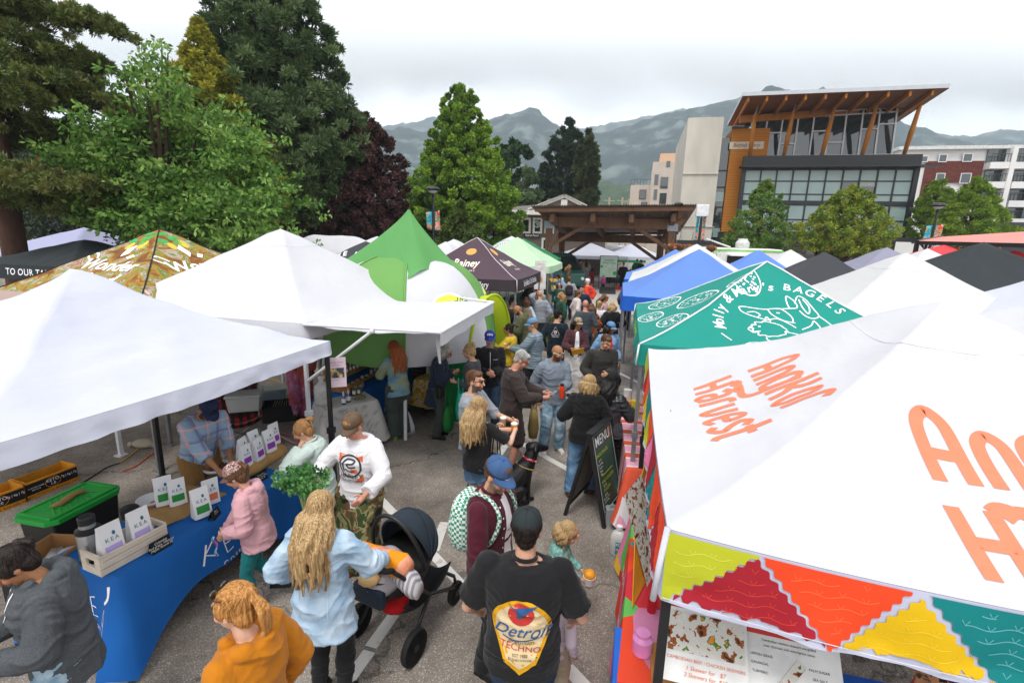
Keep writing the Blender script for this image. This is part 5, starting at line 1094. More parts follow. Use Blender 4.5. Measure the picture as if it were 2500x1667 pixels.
def person(name_label,at,h=1.74,face=0,skin='fair',sex='m',top=None,bottom=None,hair=('short','brown'),shoes=None,lean=0,head=(0,0),hl=None,hr=None,feet=None,q=1,hat=None,glasses=None,beard=None,sleeve=1.0,puff=.02,hem=.84,leg=1.0,legw=.02,hood=None,extra=None,group=None,child=False,build=1.0,name='person',collar=None,sit=False,z=0,wr=1.0,opened=None,skirt=False,holdL=False,holdR=False,tuck=False,parts=()):
 """at: ('h', x, y) picture point of the crown of the head, or ('f', x, y) of the feet, or a Vector on the ground"""
 if isinstance(at,tuple)and at[0]=='h':p=P(at[1],at[2],h+z);base=V((p.x,p.y,z))
 elif isinstance(at,tuple)and at[0]=='f':base=P(at[1],at[2],z)
 else:base=V(at)
 s=h/1.75;hs={True:1.32}.get(child,child or 1.0)
 root=thing(name,name_label,'person',base,-R(face),group);root.scale=(s,s,s)
 vox={0:.0055,1:.008,2:.014,3:.02}[q];m_=sex=='m'
 lm=Matrix.Rotation(-R(lean),3,'X');hip=V((0,0,.93 if not sit else .5))
 T=lambda p:hip+lm@(V(p)-V((0,0,.93)))
 nb=T((0,-.012,1.495));hm=lm@Matrix.Rotation(-R(head[0]),3,'Z')@Matrix.Rotation(-R(head[1]),3,'X');hc=nb+lm@V((0,.0,.03))+hm@V((0,.028,.105*hs))
 HT=lambda p:hc+hm@(V(p)*hs)
 if isinstance(at,tuple)and at[0]=='h':
  cr=HT((0,0,.115 if not hat else .135));w=P(at[1],at[2],cr.z*s+z);of=Matrix.Rotation(-R(face),3,'Z')@(V((cr.x,cr.y,0))*s);root.location=(w.x-of.x,w.y-of.y,z)
 sw=(.180 if m_ else .160)*(1+(build-1)*.55)
 def ik(a,b,l1,l2,pole):
  d=b-a;L=min(d.length,(l1+l2)*.995);d.normalize();b=a+d*L;x=(l1*l1-l2*l2+L*L)/(2*L);y=math.sqrt(max(0,l1*l1-x*x));pv=(pole-d*pole.dot(d)).normalized();return a+d*x+pv*y,b
 arms=[]
 for sgn,tgt in((-1,hl),(1,hr)):
  S=T((sgn*sw,-.005,1.398));tg=V(tgt)if tgt else T((sgn*(sw+.075),.03,.90))if not tgt else None
  E_,W_=ik(S,tg,.295,.265,V((sgn*.55,-.75,-.35)));arms.append((S,E_,W_,sgn,tgt is not None))
 legs=[];ft=feet or((-.10,0),(.10,0))
 for sgn,f in((-1,ft[0]),(1,ft[1])):
  Hj=hip+V((sgn*.088,0,-.01));Ak=V((f[0],f[1],.085+(f[2]if len(f)>2 else 0)));K,Ak=ik(Hj,Ak,.43,.425,V((sgn*.05,1,.05)));legs.append((Hj,K,Ak,sgn))
 b=MB();B=build;n=10 if q<2 else 8
 def tor(grow=0,zlo=.86,zhi=1.49,hemw=None,hipk=1.0,cap=True):
  prof=[(.86,.162 if m_ else .172,.115),(.95,.158 if m_ else .17,.118),(1.06,.146 if m_ else .132,.105),(1.16,.15 if m_ else .134,.108),(1.28,.17 if m_ else .15,.12 if m_ else .125),(1.37,.172 if m_ else .15,.108),(1.425,.142 if m_ else .124,.088),(1.465,.078,.066),(1.51,.056,.058)]
  if zlo<.86:prof=[(zlo,prof[0][1]*1.03*(hemw or 1),.125*(hemw or 1))]+prof
  rings=[]
  for z_,rx,ry in prof:
   if z_<zlo or z_>zhi:continue
   rx,ry=rx*B+grow,ry*(B if B>1 else 1)*(1+.25*(B-1))+grow;y0=-.01-.012*max(0,(z_-1.3))/.1
   rings.append([T((rx*math.copysign(abs(math.cos(a))**.85,math.cos(a)),y0+ry*math.sin(a),z_))for a in[2*math.pi*k/20 for k in range(20)]])
  return rings
 b.loft(tor(0));
 b.caps([T((0,-.02,1.44)),nb+(hc-nb)*.5],[.062*(1 if m_ else .88),.055*(1 if m_ else .86)],n)
 ns=14 if q<2 else 10
 b.sphere(HT((0,-.012,.022)),[k*hs for k in(.074,.094,.092)],ns,ns-3,hm);b.sphere(HT((0,.028,-.035)),[k*hs for k in(.058,.062,.078)],ns,ns-4,hm)
 b.sphere(HT((0,.066,-.092)),[k*hs for k in(.026,.022,.022)],8,6,hm)
 b.caps([HT((0,.092,.012)),HT((0,.112,-.028))],[.009*hs,.0135*hs],8);b.sphere(HT((0,.092,.03)),[k*hs for k in(.045,.012,.012)],8,5,hm)
 for sg in(-1,1):
  b.sphere(HT((sg*.074,-.008,-.012)),[k*hs for k in(.010,.02,.031)],8,6,hm);b.sphere(HT((sg*.038,.06,-.028)),[k*hs for k in(.028,.026,.026)],8,6,hm)
 b.sphere(HT((0,.09,-.058)),[k*hs for k in(.024,.010,.011)],8,5,hm)
 al=[]
 for S,E_,W_,sgn,posed in arms:
  b.caps([S,S.lerp(E_,.55),E_,E_.lerp(W_,.4),W_],[.046*B,.04*B,.033,.035,.023],n)
  d=(W_-E_).normalized();inn=V((-sgn,0,0))if posed else V((-sgn*.2,1,0));wv=d.cross(inn);wv=wv.normalized()if wv.length>.1 else V((0,0,1));pn=wv.cross(d).normalized()*1
  if pn.dot(V((-sgn,.2,.0)))<0:pn=-pn
  hold=holdL if sgn<0 else holdR;curl=1.15 if hold else .45;ks=.9 if not m_ else 1
  pc=W_+d*.055*ks
  b.tube([W_,pc,W_+d*.095*ks],[.024,.034*ks,.033*ks],8);b.sphere(pc+pn*.004,(.034*ks,)*3,8,6)if q>1 else None
  if q<=2:
   for k,ln in enumerate((.062,.072,.068,.052)):
    o=W_+d*.09*ks+wv*((k-1.5)*.0185*ks);c1=d*math.cos(curl*.5)+pn*math.sin(curl*.5);c2=d*math.cos(curl*1.5)+pn*math.sin(curl*1.5);p1=o+c1*ln*.5*ks;p2=p1+c2*ln*.55*ks
    b.caps([o,p1,p2],[.0098,.0088,.0078],6)
   th=wv*(-1)*.9;o=W_+d*.03-wv*.022;p1=o+(d*.5-wv*.6+pn*.45).normalized()*.042;p2=p1+(d*.8-wv*.1+pn*.5).normalized()*.032;b.caps([o,p1,p2],[.0135,.0115,.0095],6)
  al.append((W_+d*.11,d,pn))
 for Hj,K,Ak,sgn in legs:b.caps([Hj,Hj.lerp(K,.4),K,K.lerp(Ak,.33),Ak],[.085*B,.075*B,.052,.053,.034],n);b.caps([Ak,Ak+V((0,.1,-.045))],[.034,.026],6)
 body=b.build('body',SKM,root)
 sc_=np.array(srgb(SKINS[skin]));hairk=hair[1]if hair else 'brown';hc_=np.array(srgb(HAIRC[hairk][1]));invh=hm.transposed()
 def paint(o,me):
  nv=len(me.vertices);co=np.empty(nv*3);me.vertices.foreach_get('co',co);co=co.reshape(-1,3)
  Lc=(co-np.array(hc))@np.array(invh.transposed())/hs;col=np.tile(sc_,(nv,1));x,y,zz=Lc.T;near=np.abs(Lc).max(1)<.2
  lip=near&(np.abs(x)<.026)&(np.abs(zz+.06)<.009)&(y>.07);col[lip]=sc_*np.array([.78,.5,.5])
  brow=near&(np.abs(np.abs(x)-.033)<.02)&(np.abs(zz-.034)<.006)&(y>.06);col[brow]=hc_*.6+sc_*.15
  eye=near&(np.abs(np.abs(x)-.032)<.015)&(np.abs(zz-.012)<.006)&(y>.06);col[eye]=[.05,.035,.03]
  ck=near&(np.abs(np.abs(x)-.045)<.025)&(np.abs(zz+.025)<.022)&(y>.04);col[ck]=sc_*np.array([1.05,.86,.84])
  if beard:
   bc=np.array(srgb(beard));bd=near&(zz<-.038)&(zz>-.13)&(y>-.01)&~lip&~((np.abs(x)<.02)&(zz>-.05));col[bd]=bc
  if hair and hair[0]=='bald':st=near&(zz>.01)&(y<.03)&(np.abs(Lc).max(1)<.13);col[st]=sc_*.93
  at_=me.color_attributes.new('Col','FLOAT_COLOR','POINT');at_.data.foreach_set('color',np.c_[col,np.ones(nv)].ravel())
 fuse(body,vox if q else .0065,2,paint)
 def ruffle(amp,ph,zs=1.0):
  def f(o,me):
   co,no=conorm(me);wp=vn(co*4+ph)[:,None]*np.array([.35,.35,.6]);k=co+wp*.25
   r1=1-np.abs(vn(k*np.array([5,5,15*zs])+ph));r2=1-np.abs(vn(k*np.array([11,11,26])+ph*2));g_=r1**3*1.5+.55*r2**3-.75+.5*vn(co*5+ph)
   me.vertices.foreach_set('co',(co+no*(amp*g_)[:,None]).ravel());me.update()
  return f
 ph=random.random()*40;amp=.0075*wr if q<3 else .004
 vc=max(vox*1.35,.0095)
 wear={}
 def leg_tubes(g,fr,w,flare=0,w0=.0):
  for Hj,K,Ak,sgn in legs:
   pts=[Hj,Hj.lerp(K,.5),K,K.lerp(Ak,.5),Ak+V((0,0,-.02))];rs=[.092*B+w,.08*B+w*1.1,.058+w*1.15,.052+w*1.25+flare*.4,.038+w*1.4+flare]
   if fr<1:
    tot=fr*4;k=int(tot);pts=pts[:k+1]+[pts[k].lerp(pts[min(k+1,4)],tot-k)];rs=rs[:k+1]+[rs[k]+.012]
   for p,r in zip(pts[:-1],rs[:-1]):g.sphere(p,r,n+2,n)
   for i in range(len(pts)-1):g.tube([pts[i],pts[i+1]],[rs[i],rs[i+1]],n+2)
 if bottom:
  g=MB();rr=tor(.006+.3*legw,.86,1.04);g.loft(rr);
  if sit:g.caps([hip+V((0,-.03,0)),hip+V((0,.05,0))],[.14,.13],n)
  if skirt:g.loft([[V((rx*math.cos(a),rx*.8*math.sin(a),z_))for a in[2*math.pi*k/20 for k in range(20)]]for z_,rx in((1.0,.15),(.8,.2),(skirt,.25))])
  leg_tubes(g,leg,legw,flare=.02 if legw>.03 else 0);o=g.build('trousers' if leg>.8 else 'shorts',bottom,root);fuse(o,vc,2,ruffle(amp*.9,ph+5));wear['bottom']=o
 if top:
  g=MB();P_=puff;g.loft(tor(P_,hem if hem<.86 else .86,1.475,1.0 if hem>.7 else 1.08))
  if hem<.86 and not sit:
   pass
  for S,E_,W_,sgn,posed in arms:
   f=sleeve;pts=[S,S.lerp(E_,.5),E_,E_.lerp(W_,.5),W_+(E_-W_)*.03];rs=[.05*B+P_*.7,.044*B+P_,.039+P_*1.05,.034+P_*.95,.027+P_*.7]
   if f<1:tot=f*4;k=int(tot);pts=pts[:k+1]+[pts[k].lerp(pts[min(k+1,4)],tot-k)];rs=rs[:k+1]+[rs[k]*1.06]
   for p,r in zip(pts[:-1],rs[:-1]):g.sphere(p,r,n+2,n)
   for i in range(len(pts)-1):g.tube([pts[i],pts[i+1]],[rs[i],rs[i+1]],n+2)
  if hood:
   for k in range(9):a=R(200+140*k/8);g.sphere(T((.105*math.cos(a),-.03+.105*math.sin(a)*.9,1.465+.012*math.sin(k*2.1))),(.046,.05,.036),8,6)
   g.sphere(T((0,-.135,1.42)),(.085,.05,.07),10,8)
   for sg in(-1,1):g.caps([T((sg*.075,.03,1.475)),T((sg*.04,.095,1.42))],[.03,.022],8)
  o=g.build('top',top,root);fuse(o,vc,2,ruffle(amp,ph));wear['top']=o
  if collar:g=MB();g.tube([T((.061*math.cos(a),-.012+.066*math.sin(a),1.482-.014*math.sin(a)))for a in[2*math.pi*k/16 for k in range(17)]],.012,8);g.build('collar',collar,root,smooth=True)
 if opened:
  x0=.045;m1=opened
  def go():decal('inner_shirt',poly([(-x0*.5,.26),(x0*.9,.26),(x0*1.3,0),(x0*.9,-.33),(-x0*1.2,-.33),(-x0*.8,0)]),frameM(T((0,.6,1.2)),(-1,0,0),lm@V((0,0,1))),m1,root,wear['top'],.004,.05,1.4)
  LATER.append(go)
 if skirt is False and shoes is not None:
  for Hj,K,Ak,sgn in legs:
   g=MB();out=V((sgn*.12,1,0)).normalized();a0=V((Ak.x,Ak.y,Ak.z-.085))
   g.caps([a0+V((0,-.035,.04)),a0+out*.07+V((0,0,.042)),a0+out*.15+V((0,0,.03))],[.038,.043,.034],8);g.tube([Ak+V((0,0,-.01)),a0+V((0,-.01,.05))],[.04,.045],8);g.box(a0+out*.06+V((0,0,.008)),(.07,.24,.02),-sgn*.12*-1*-1)
   o=g.build('shoe',shoes,root);fuse(o,max(vox,.009),1)
 if hair:
  st,hk=hair[0],hair[1];hmt=hair_mat(hk);g=MB()
  if st!='bald':
   up=0 if hat is None else-.008
   g.sphere(HT((0,-.026,.034+up)),[k*hs for k in((.080,.095,.088)if st!='crop' else(.079,.094,.089))],ns,ns-2,hm)
   if st in('long','bob','pony','bun','braid','curly','low'):
    for sg in(-1,1):g.sphere(HT((sg*.055,.0,.02)),[k*hs for k in(.034,.062,.06)],8,7,hm)
    g.sphere(HT((0,-.05,-.03)),[k*hs for k in(.07,.06,.08)],10,8,hm)
   elif st=='short':g.sphere(HT((0,.035,.085)),[k*hs for k in(.06,.045,.032)],8,6,hm);g.sphere(HT((0,-.055,-.03)),[k*hs for k in(.062,.045,.06)],8,7,hm)
   else:g.sphere(HT((0,-.055,-.03)),[k*hs for k in(.06,.042,.06)],8,7,hm)
   L_=hair[2]if len(hair)>2 else{'long':.42,'bob':.17,'curly':.24}.get(st,.3)
   if st in('long','bob','curly','low'):
    rnd=random.Random(ph);nl=26 if q<2 else 8
    for k in range(nl):
     a=R(-200+220*(k+.5)/nl)-R(0);a=R(180+(k+.5)/nl*180)if st!='bob' else R(165+(k+.5)/nl*210)
     r0=.075*hs;p0=HT((math.cos(a)*.07,-.03+math.sin(a)*.075,.0));ll=L_*rnd.uniform(.78,1.05);pts=[p0];nseg=9
     for j in range(1,nseg+1):
      f=j/nseg;w_=.013*math.sin(f*9+k*1.7)*(1.8 if st=='curly' else 1);out_=.02+.03*math.sin(min(1,f*1.6)*math.pi/2)*(1 if L_>.3 else .5);cx=math.cos(a)*(.078+out_*(1-.35*f));cy=-.03+math.sin(a)*(.08+out_*1.35)
      pts.append(HT((cx,cy,0))+V((w_,w_*.5,0))+(lm@V((0,-(.03+puff*.9+.05)*min(1,f*2.2)if L_>.3 else-.02*f,-ll*f))))
     g.caps(pts,[(.022 if q<2 else .036)*hs*(1-.62*(j/nseg)**1.6)for j in range(nseg+1)],7)
   if st=='pony':
    p0=HT((0,-.115,.075));g.sphere(p0,.026*hs,8,6);nl=7 if q<2 else 2
    for k in range(nl):pts=[p0]+[p0+hm@V((.022*math.sin(k*2.4)*f*1.5+.012*math.sin(f*7+k),-.045-.03*math.sin(f*3),.01))*min(1,f*3)+V((0,-.01*f,-.3*f*L_/.3))for f in[j/8 for j in range(1,9)]];g.caps(pts,[.02]+[.021*(1-.65*f)for f in[j/8 for j in range(1,9)]],7)
   if st=='bun':
    p0=HT((0,-.1,.1));rnd=random.Random(3)
    for k in range(8):g.sphere(p0+V((rnd.gauss(0,.018),rnd.gauss(0,.015),rnd.gauss(0,.018))),.024*hs,7,5)
   if st=='braid':
    p0=HT((.04,-.09,-.04));
    for k in range(11):g.sphere(p0+V((.014*(-1)**k,-.01,-.035*k)),(.024*(1-k*.04),.02,.028),7,5)
   def hpost(o,me):
    co,no=conorm(me);a=np.arctan2(co[:,1]-hc.y,co[:,0]-hc.x);u=np.c_[a*11+ph,co[:,2]*3.5+vn(co*9)*.5,a*0+ph];w=.004*vn(u)+.0026*vn(u*np.array([2.6,1.5,1]))+.0015*vn(co*np.array([70,70,9]))
    me.vertices.foreach_set('co',(co+no*(w*(1 if q<3 else .4))[:,None]).ravel());me.update()
   o=g.build('hair',hmt,root);fuse(o,vox if q else .006,1,hpost);wear['hair']=o
   if q<2 and st!='crop' and not child:
    g=MB();rnd=random.Random(ph);tie={'pony':(0,-.115,.075),'bun':(0,-.1,.1)}.get(st);N_=340 if q==0 else 110
    for k in range(N_):
     a=R(rnd.uniform(150,390))if not tie else R(rnd.uniform(110,430));e0=rnd.uniform(.0,.35)if not tie else rnd.uniform(-.1,.9);pts=[];jx=rnd.gauss(0,.003)
     for j in range(7):
      f=j/6;e=(1.5-(1.5+e0*.6)*f)if not tie else(e0+(1.0-e0)*f*.6)
      p_=V((math.cos(a)*.0825*math.cos(e)+jx,-.026+math.sin(a)*.098*math.cos(e),.034+.0905*math.sin(e)))
      if tie:p_=p_.lerp(V(tie),f**1.5)+V((0,0,0));p_=(p_-V((0,-.026,.034)));m_2=math.sqrt((p_.x/.0825)**2+(p_.y/.098)**2+(p_.z/.0905)**2)or 1;p_=p_*(max(1.0,1/m_2)if m_2<1 else 1)+V((0,-.026,.034))
      pts.append(HT(p_))
     if hat:pts=pts[3:]
     if st in('long','bob','curly')and rnd.random()<.75:
      r0=pts[-1];w1,w2=rnd.gauss(0,.014),rnd.gauss(0,.012);ll=L_*rnd.uniform(.6,1.08)
      for j in range(1,10):f=j/9;d_=(r0-hc);d_=V((d_.x,d_.y,0)).normalized();pts.append(r0+d_*(.03*math.sin(f*2.4)+.008*math.sin(f*9+k))+lm@V((w1*f*2,-(.03+puff*.9+.06)*min(1,f*2.2)if L_>.3 else w2,-ll*f)))
     if len(pts)>2:g.tube(pts,[.0022]*(len(pts)-2)+[.0016,.0008],4,cap=False)
    g.build('loose_strands',hmt,o,smooth=True)
 if hat:
  kind,hmat=hat[0],hat[1];back=-1 if kind=='cap_back' else 1;tilt=hat[2]if len(hat)>2 and isinstance(hat[2],(int,float))else 0
  g=MB();R0=(.087,.104,.088)
  if kind=='beanie':g.sphere(HT((0,-.02,.045)),[k*hs for k in(.089,.103,.093)],16,12,hm);g.build('hat',hmat,root,smooth=True)
  else:
   def dome(a,k):th=k*math.pi/2;c=math.cos(th)**.75;return HT((R0[0]*c*math.cos(a),-.018+R0[1]*c*math.sin(a),.038+.092*math.sin(th)**.9+.006*math.cos(a)**2))
   g.loft([[dome(2*math.pi*i/32,k/10)for i in range(32)]for k in range(11)],cap=True);ho=g.build('cap',hmat,root,smooth=True);wear['cap']=ho
   g=MB()
   def brim(u,v):a=math.pi*(.12+.76*u);ca,sa=math.cos(a),math.sin(a)*back;return HT((R0[0]*ca*(1+.06*v),-.018+sa*(R0[1]+.068*v*math.sin(a)**.5),.043-.018*v-.022*ca*ca*(.4+v)))
   g.grid(brim,16,5);bo=g.build('brim',hat[3]if len(hat)>3 else hmat,root,smooth=True);md=bo.modifiers.new('s','SOLIDIFY');md.thickness=.004
   g=MB();g.sphere(HT((0,-.018,.131)),.008*hs,8,5)
   for k in range(6):g.tube([dome(2*math.pi*k/6+.52,j/8)*1.0+(dome(2*math.pi*k/6+.52,j/8)-HT((0,-.018,.03)))*.008 for j in range(9)],.0016,4)
   g.build('seams',hmat,ho)
   if len(hat)>4 and hat[4]:
    tx,ic,bg=hat[4];fr=frameM(HT((0,.25,.083)),hm@V((-1,0,0)),hm@V((0,-.35,1)))
    def go():
     if bg:decal('patch',rect(-.034,-.02,.034,.024),fr,bg,ho,ho,.002,.02,.5)
     decal('emblem',tx,fr,ic,ho,ho,.0035,.02,.5)
    LATER.append(go)
 if glasses:
  g=MB();gm=glasses if not isinstance(glasses,str)else METAL_K;up=.078 if glasses=='up' else 0;yo=-.035 if up else 0
  lens=MB()
  for sg in(-1,1):
   c=HT((sg*.034,.094+yo,.014+up));lens.sphere(c,[k*hs for k in(.026,.006,.019)],12,7,hm);g.tube([HT((sg*.034+.027*math.cos(a),.096+yo,.014+up+.02*math.sin(a)))for a in[2*math.pi*k/12 for k in range(13)]],.0022,5);g.tube([HT((sg*.06,.092+yo,.018+up)),HT((sg*.079,.03,.014+up)),HT((sg*.08,-.02,.008+up))],.0028,5)
  g.tube([HT((-.009,.1+yo,.018+up)),HT((.009,.1+yo,.018+up))],.0025,5);go_=g.build('glasses',gm,root);lens.build('lens',glass_mat('lens_dark','#17100e',.08),go_,smooth=True)if glasses!='clear' else None
 ctx=dict(root=root,T=T,HT=HT,hm=hm,lm=lm,hc=hc,arms=arms,hands=al,legs=legs,wear=wear,s=s,hs=hs,hip=hip)
 return ctx
def shirt_print(c,pl,m,front=False,z=1.22,x=0,scale=1.0,name='print',off=.004,tgt='top'):
 T,lm=c['T'],c['lm'];yy=.6 if front else-.6;M=frameM(T((x,yy,z)),(-1,0,0)if front else(1,0,0),lm@V((0,0,1)))@Matrix.Diagonal((scale,scale,1,1))
 LATER.append(lambda:decal(name,pl,M,m,c['wear'][tgt],c['wear'][tgt],off,.035,1.2))
def world_of(c,p):
 r=c['root'];return r.location+Matrix.Rotation(r.rotation_euler.z,3,'Z')@(V(p)*c['s'])
def held(name,label,cat,c,side,off=(0,0,0),group=None):
 """an empty at the hand for a carried thing, turned with the person"""
 W,d,pn=c['hands'][0 if side=='l' else 1];w=world_of(c,W+V(off));return thing(name,label,cat,w,c['root'].rotation_euler.z,group)
def cup(label,c,side,col,off=(0,0,0),liquid=None,r=.04,h=.11):
 t=held('drink_cup',label,'cup',c,side,off);g=MB();g.lathe([(r*.78,-h/2),(r,h/2),(r*.96,h/2)],n=16);g.build('cup_wall',mat('cup_'+col,col,.3,.05,9,0,spec=.5),t,smooth='auto');g=MB();g.lathe([(r*1.04,h/2),(r*1.04,h/2+.012),(r*.6,h/2+.026),(.001,h/2+.028)],n=16);g.build('lid',mat('cup_lid','#d9dcd8',.3,spec=.5),t,smooth='auto');return t
def strap(c,pts,m,r=.012,name='strap',flat=True):
 T=c['T'];g=MB();pts=[T(p)for p in pts];g.tube([V(q)for q in spline([tuple(p)for p in pts],5)],r,6);return g
def backpack(label,c,m,size=(.3,.16,.42),z=1.22):
 r=c['root'];T=c['T'];w=world_of(c,T((0,-.2,z)));t=thing('backpack',label,'backpack',w,r.rotation_euler.z);sx,sy,sz=size;g=MB()
 g.loft([[V((sx/2*k*math.copysign(abs(math.cos(a))**.6,math.cos(a)),sy/2*k*math.copysign(abs(math.sin(a))**.6,math.sin(a)),zz))for a in[2*math.pi*j/24 for j in range(24)]]for zz,k in((-sz/2,.8),(-sz*.42,.98),(-.1,1.05),(.1,1),(sz*.38,.86),(sz/2,.5))]);g.build('bag_body',m,t,smooth=True)
 g=MB();g.loft([[V((sx*.36*k*math.copysign(abs(math.cos(a))**.6,math.cos(a)),-sy*.5+sy*.22*k*math.sin(a),zz))for a in[2*math.pi*j/20 for j in range(20)]]for zz,k in((-sz*.42,.8),(-.12,1.05),(0,.95),(.03,.7))]);g.build('pocket',m,t,smooth=True)
 for sg in(-1,1):
  g=MB();inv=Matrix.Rotation(-r.rotation_euler.z,3,'Z');pts=[]
  for p in((sg*.085,-.13,1.4),(sg*.1,-.07,1.475),(sg*.105,.06,1.45),(sg*.115,.125,1.33),(sg*.15,.06,1.15),(sg*.14,-.12,1.08)):pts.append(inv@(world_of(c,T(p))-w))
  g.tube([V(q)for q in spline([tuple(p)for p in pts],5)],.016,6);g.build('shoulder_strap',m,t,smooth=True)
 return t
def tote(label,c,m,off,size=(.3,.12,.36),name='tote_bag',handle=.25,hm_=None,rz=0):
 r=c['root'];w=world_of(c,V(off));t=thing(name,label,'bag',w,r.rotation_euler.z+rz);sx,sy,sz=size;g=MB()
 g.loft([[V((sx/2*k*math.copysign(abs(math.cos(a))**.7,math.cos(a)),sy/2*k2*math.copysign(abs(math.sin(a))**.7,math.sin(a))+.006*math.sin(a*5+zz*20),zz))for a in[2*math.pi*j/28 for j in range(28)]]for zz,k,k2 in((-sz,.9,.9),(-sz*.7,.97,1.15),(-sz*.35,.98,1.0),(0,.95,.6))]);g.build('bag_body',m,t,smooth=True)
 g=MB()
 for y in(-sy*.25,sy*.25):g.tube([V(q)for q in spline([(-sx*.22,y,-.02),(-sx*.1,y,handle),(sx*.1,y,handle),(sx*.22,y,-.02)],5)],.009,6)
 g.build('handle',hm_ or m,t,smooth=True);return t
K_BLACK=cl('black','#1a1a1c');K_CHAR=cl('charcoal','#34322f');K_WHITE=cl('white','#dcdadd');K_GREYT=cl('grey_tee','#8f949c');K_HEATH=ramp_mat('heather_grey',[(.3,'#6b7480'),(.5,'#76808d'),(.7,'#838c98')],'noise',120,.9,const=False,bump=.3,bscale=30)
K_DHEATH=ramp_mat('heather_charcoal',[(.3,'#42464a'),(.5,'#4a4e52'),(.7,'#53575c')],'noise',120,.9,const=False,bump=.4,bscale=30)
K_MUST=cl('mustard','#b06c10',var=.08);K_PINK=cl('dusty_pink','#c99aa2',var=.06);K_TEAL=cl('teal_leggings','#0f6d70',var=.08);K_MINT=cl('pale_mint','#b9c9c2',var=.06);K_KHAKI=cl('khaki','#8a6538');K_MAR=cl('maroon','#4a1626',var=.1);K_DBROWN=cl('dark_brown','#3b3230');K_SHORTS=cl('brown_shorts','#302523')
K_NAVY=cl('navy','#1f2b3d');K_YEL=cl('yellow_sweater','#c9a82c');K_OLIVE=cl('olive','#4f5136');K_SLATE=cl('slate','#3f474f');K_CREAM=cl('cream','#cfc3bf');K_BURG=cl('burgundy','#4a2a30');K_RED=cl('red','#cf3a24');K_GREEN=cl('forest_green','#1e4a38');K_LILAC=cl('lilac','#a893c4');K_CORAL=cl('coral','#b9594c');K_SAND=cl('sand','#b4a68d');K_BR=cl('brown_jacket','#5e4a38');K_DGREY=cl('dark_grey','#44464c');K_PALEG=cl('pale_grey_pants','#a3a5a3');K_GREYSW=cl('grey_sweater','#8d929a');K_VEST=cl('brick','#93443a');K_SKYB=cl('sky_blue','#7aa0bf');K_RUST=ramp_mat('rust_pattern',[(0,'#2a201d'),(.45,'#a5522a'),(.55,'#3a2a24'),(.62,'#c98a4a')],'noise',9,.9);K_DENSH=ramp_mat('washed_denim',[(.3,'#5f83ab'),(.6,'#86a8c9')],'noise',6,.9,const=False)
S_BLK=mat('shoe_black','#1b1b1c',.6);S_WHT=mat('shoe_white','#d5d2cc',.5);S_BRN=mat('shoe_brown','#5c3a26',.6);S_GRN=mat('shoe_green','#7fa83c',.7);S_RUST=mat('shoe_rust','#a8502a',.7);S_TAN=mat('sandal','#8a5a3c',.7)
def capm(n,c):return mat('cap_'+n,c,.85,.1,9,.25,120)
CAP_NAVY=capm('navy','#1e2c4c');CAP_BLK=capm('black','#232a2c');CAP_BLUE=capm('blue','#39567f');CAP_ROY=capm('royal','#2b3f9b');CAP_OLV=capm('olive','#5f4c3c');CAP_DEN=capm('denim','#5d86ad');CAP_SNAKE=ramp_mat('cap_print',[(0,'#2b2a36'),(.4,'#b98b80'),(.5,'#443b44'),(.58,'#d9b9ae'),(.66,'#5a5560')],'noise',24,.8,distort=1.2);CAP_MAUVE=capm('mauve','#7d5a57');CAP_CAMO=ramp_mat('cap_camo',[(0,'#7a6a55'),(.45,'#a99a82'),(.55,'#5d5344'),(.65,'#c2b59c')],'noise',22,.8);CAP_GRN=capm('green','#3f8a3f');CAP_RED=capm('red','#a32430')
C={}
C['hood']=person('person in a charcoal zip hoodie with a low ponytail at the bottom left corner',('h',-22,1362),1.70,226,'tan','f',K_DHEATH,DENIM_W,('pony','dark',.16),S_BLK,lean=5,head=(0,36),q=0,puff=.045,hem=.78,hood=True,hl=(-.13,.30,1.1),hr=(.12,.32,1.1),build=1.08,legw=.04,wr=1.3)
C['must']=person('person in a mustard hoodie with a blonde ponytail and sunglasses pushed up',('h',556,1428),1.76,283,'pale','f',K_MUST,DENIM,('pony','gold',.3),None,head=(-2,12),q=0,puff=.035,hood=True,glasses='up',wr=1.2)
C['denim']=person('person in an oversized light denim jacket with long wavy hair, seen from behind',('h',787,1196),1.72,8,'fair','f',DENIM_L,K_BLACK,('long','light',.5),S_BLK,head=(-6,16),q=0,puff=.045,hem=.70,hl=(-.30,.14,.98),hr=(.30,.34,1.03),wr=1.5,legw=.008)
C['pink']=person('girl in a dusty pink hoodie and teal leggings with a patterned cap',('h',552,1134),1.44,258,'fair','f',K_PINK,K_TEAL,('pony','brown',.2),S_BLK,lean=8,head=(8,24),q=0,puff=.045,hem=.80,hood=True,hl=(-.12,.26,1.02),hr=(.1,.34,.92),legw=.008,feet=((-.1,.05),(.12,-.22,.12)),hat=('cap',CAP_SNAKE,0,CAP_MAUVE),child=1.12,holdL=True,holdR=True)
C['plaid']=person('man in a plaid shirt and navy cap leaning over the coffee table',('h',520,985),1.78,122,'tan','m',PLAID,K_KHAKI,('short','dark'),S_BRN,lean=24,head=(0,26),q=0,puff=.03,hem=.86,sleeve=.72,hl=(-.12,.42,.92),hr=(.06,.62,.86),leg=.55,legw=.03,hat=('cap',CAP_NAVY,0,CAP_NAVY,(merge([text_poly('KEA',.018,space=1.3)]),WHITE_INK,None)),beard='#3a2a22')
C['mint']=person('girl in a pale mint shirt resting a hand at her mouth by the table end',('h',722,1030),1.50,262,'fair','f',K_MINT,DENIM_D,('pony','ltbrown',.1),S_BLK,lean=10,head=(0,22),q=0,puff=.045,hem=.66,hl=(-.1,.2,1.42),hr=(.04,.24,1.12),child=1.12,collar=K_MINT)
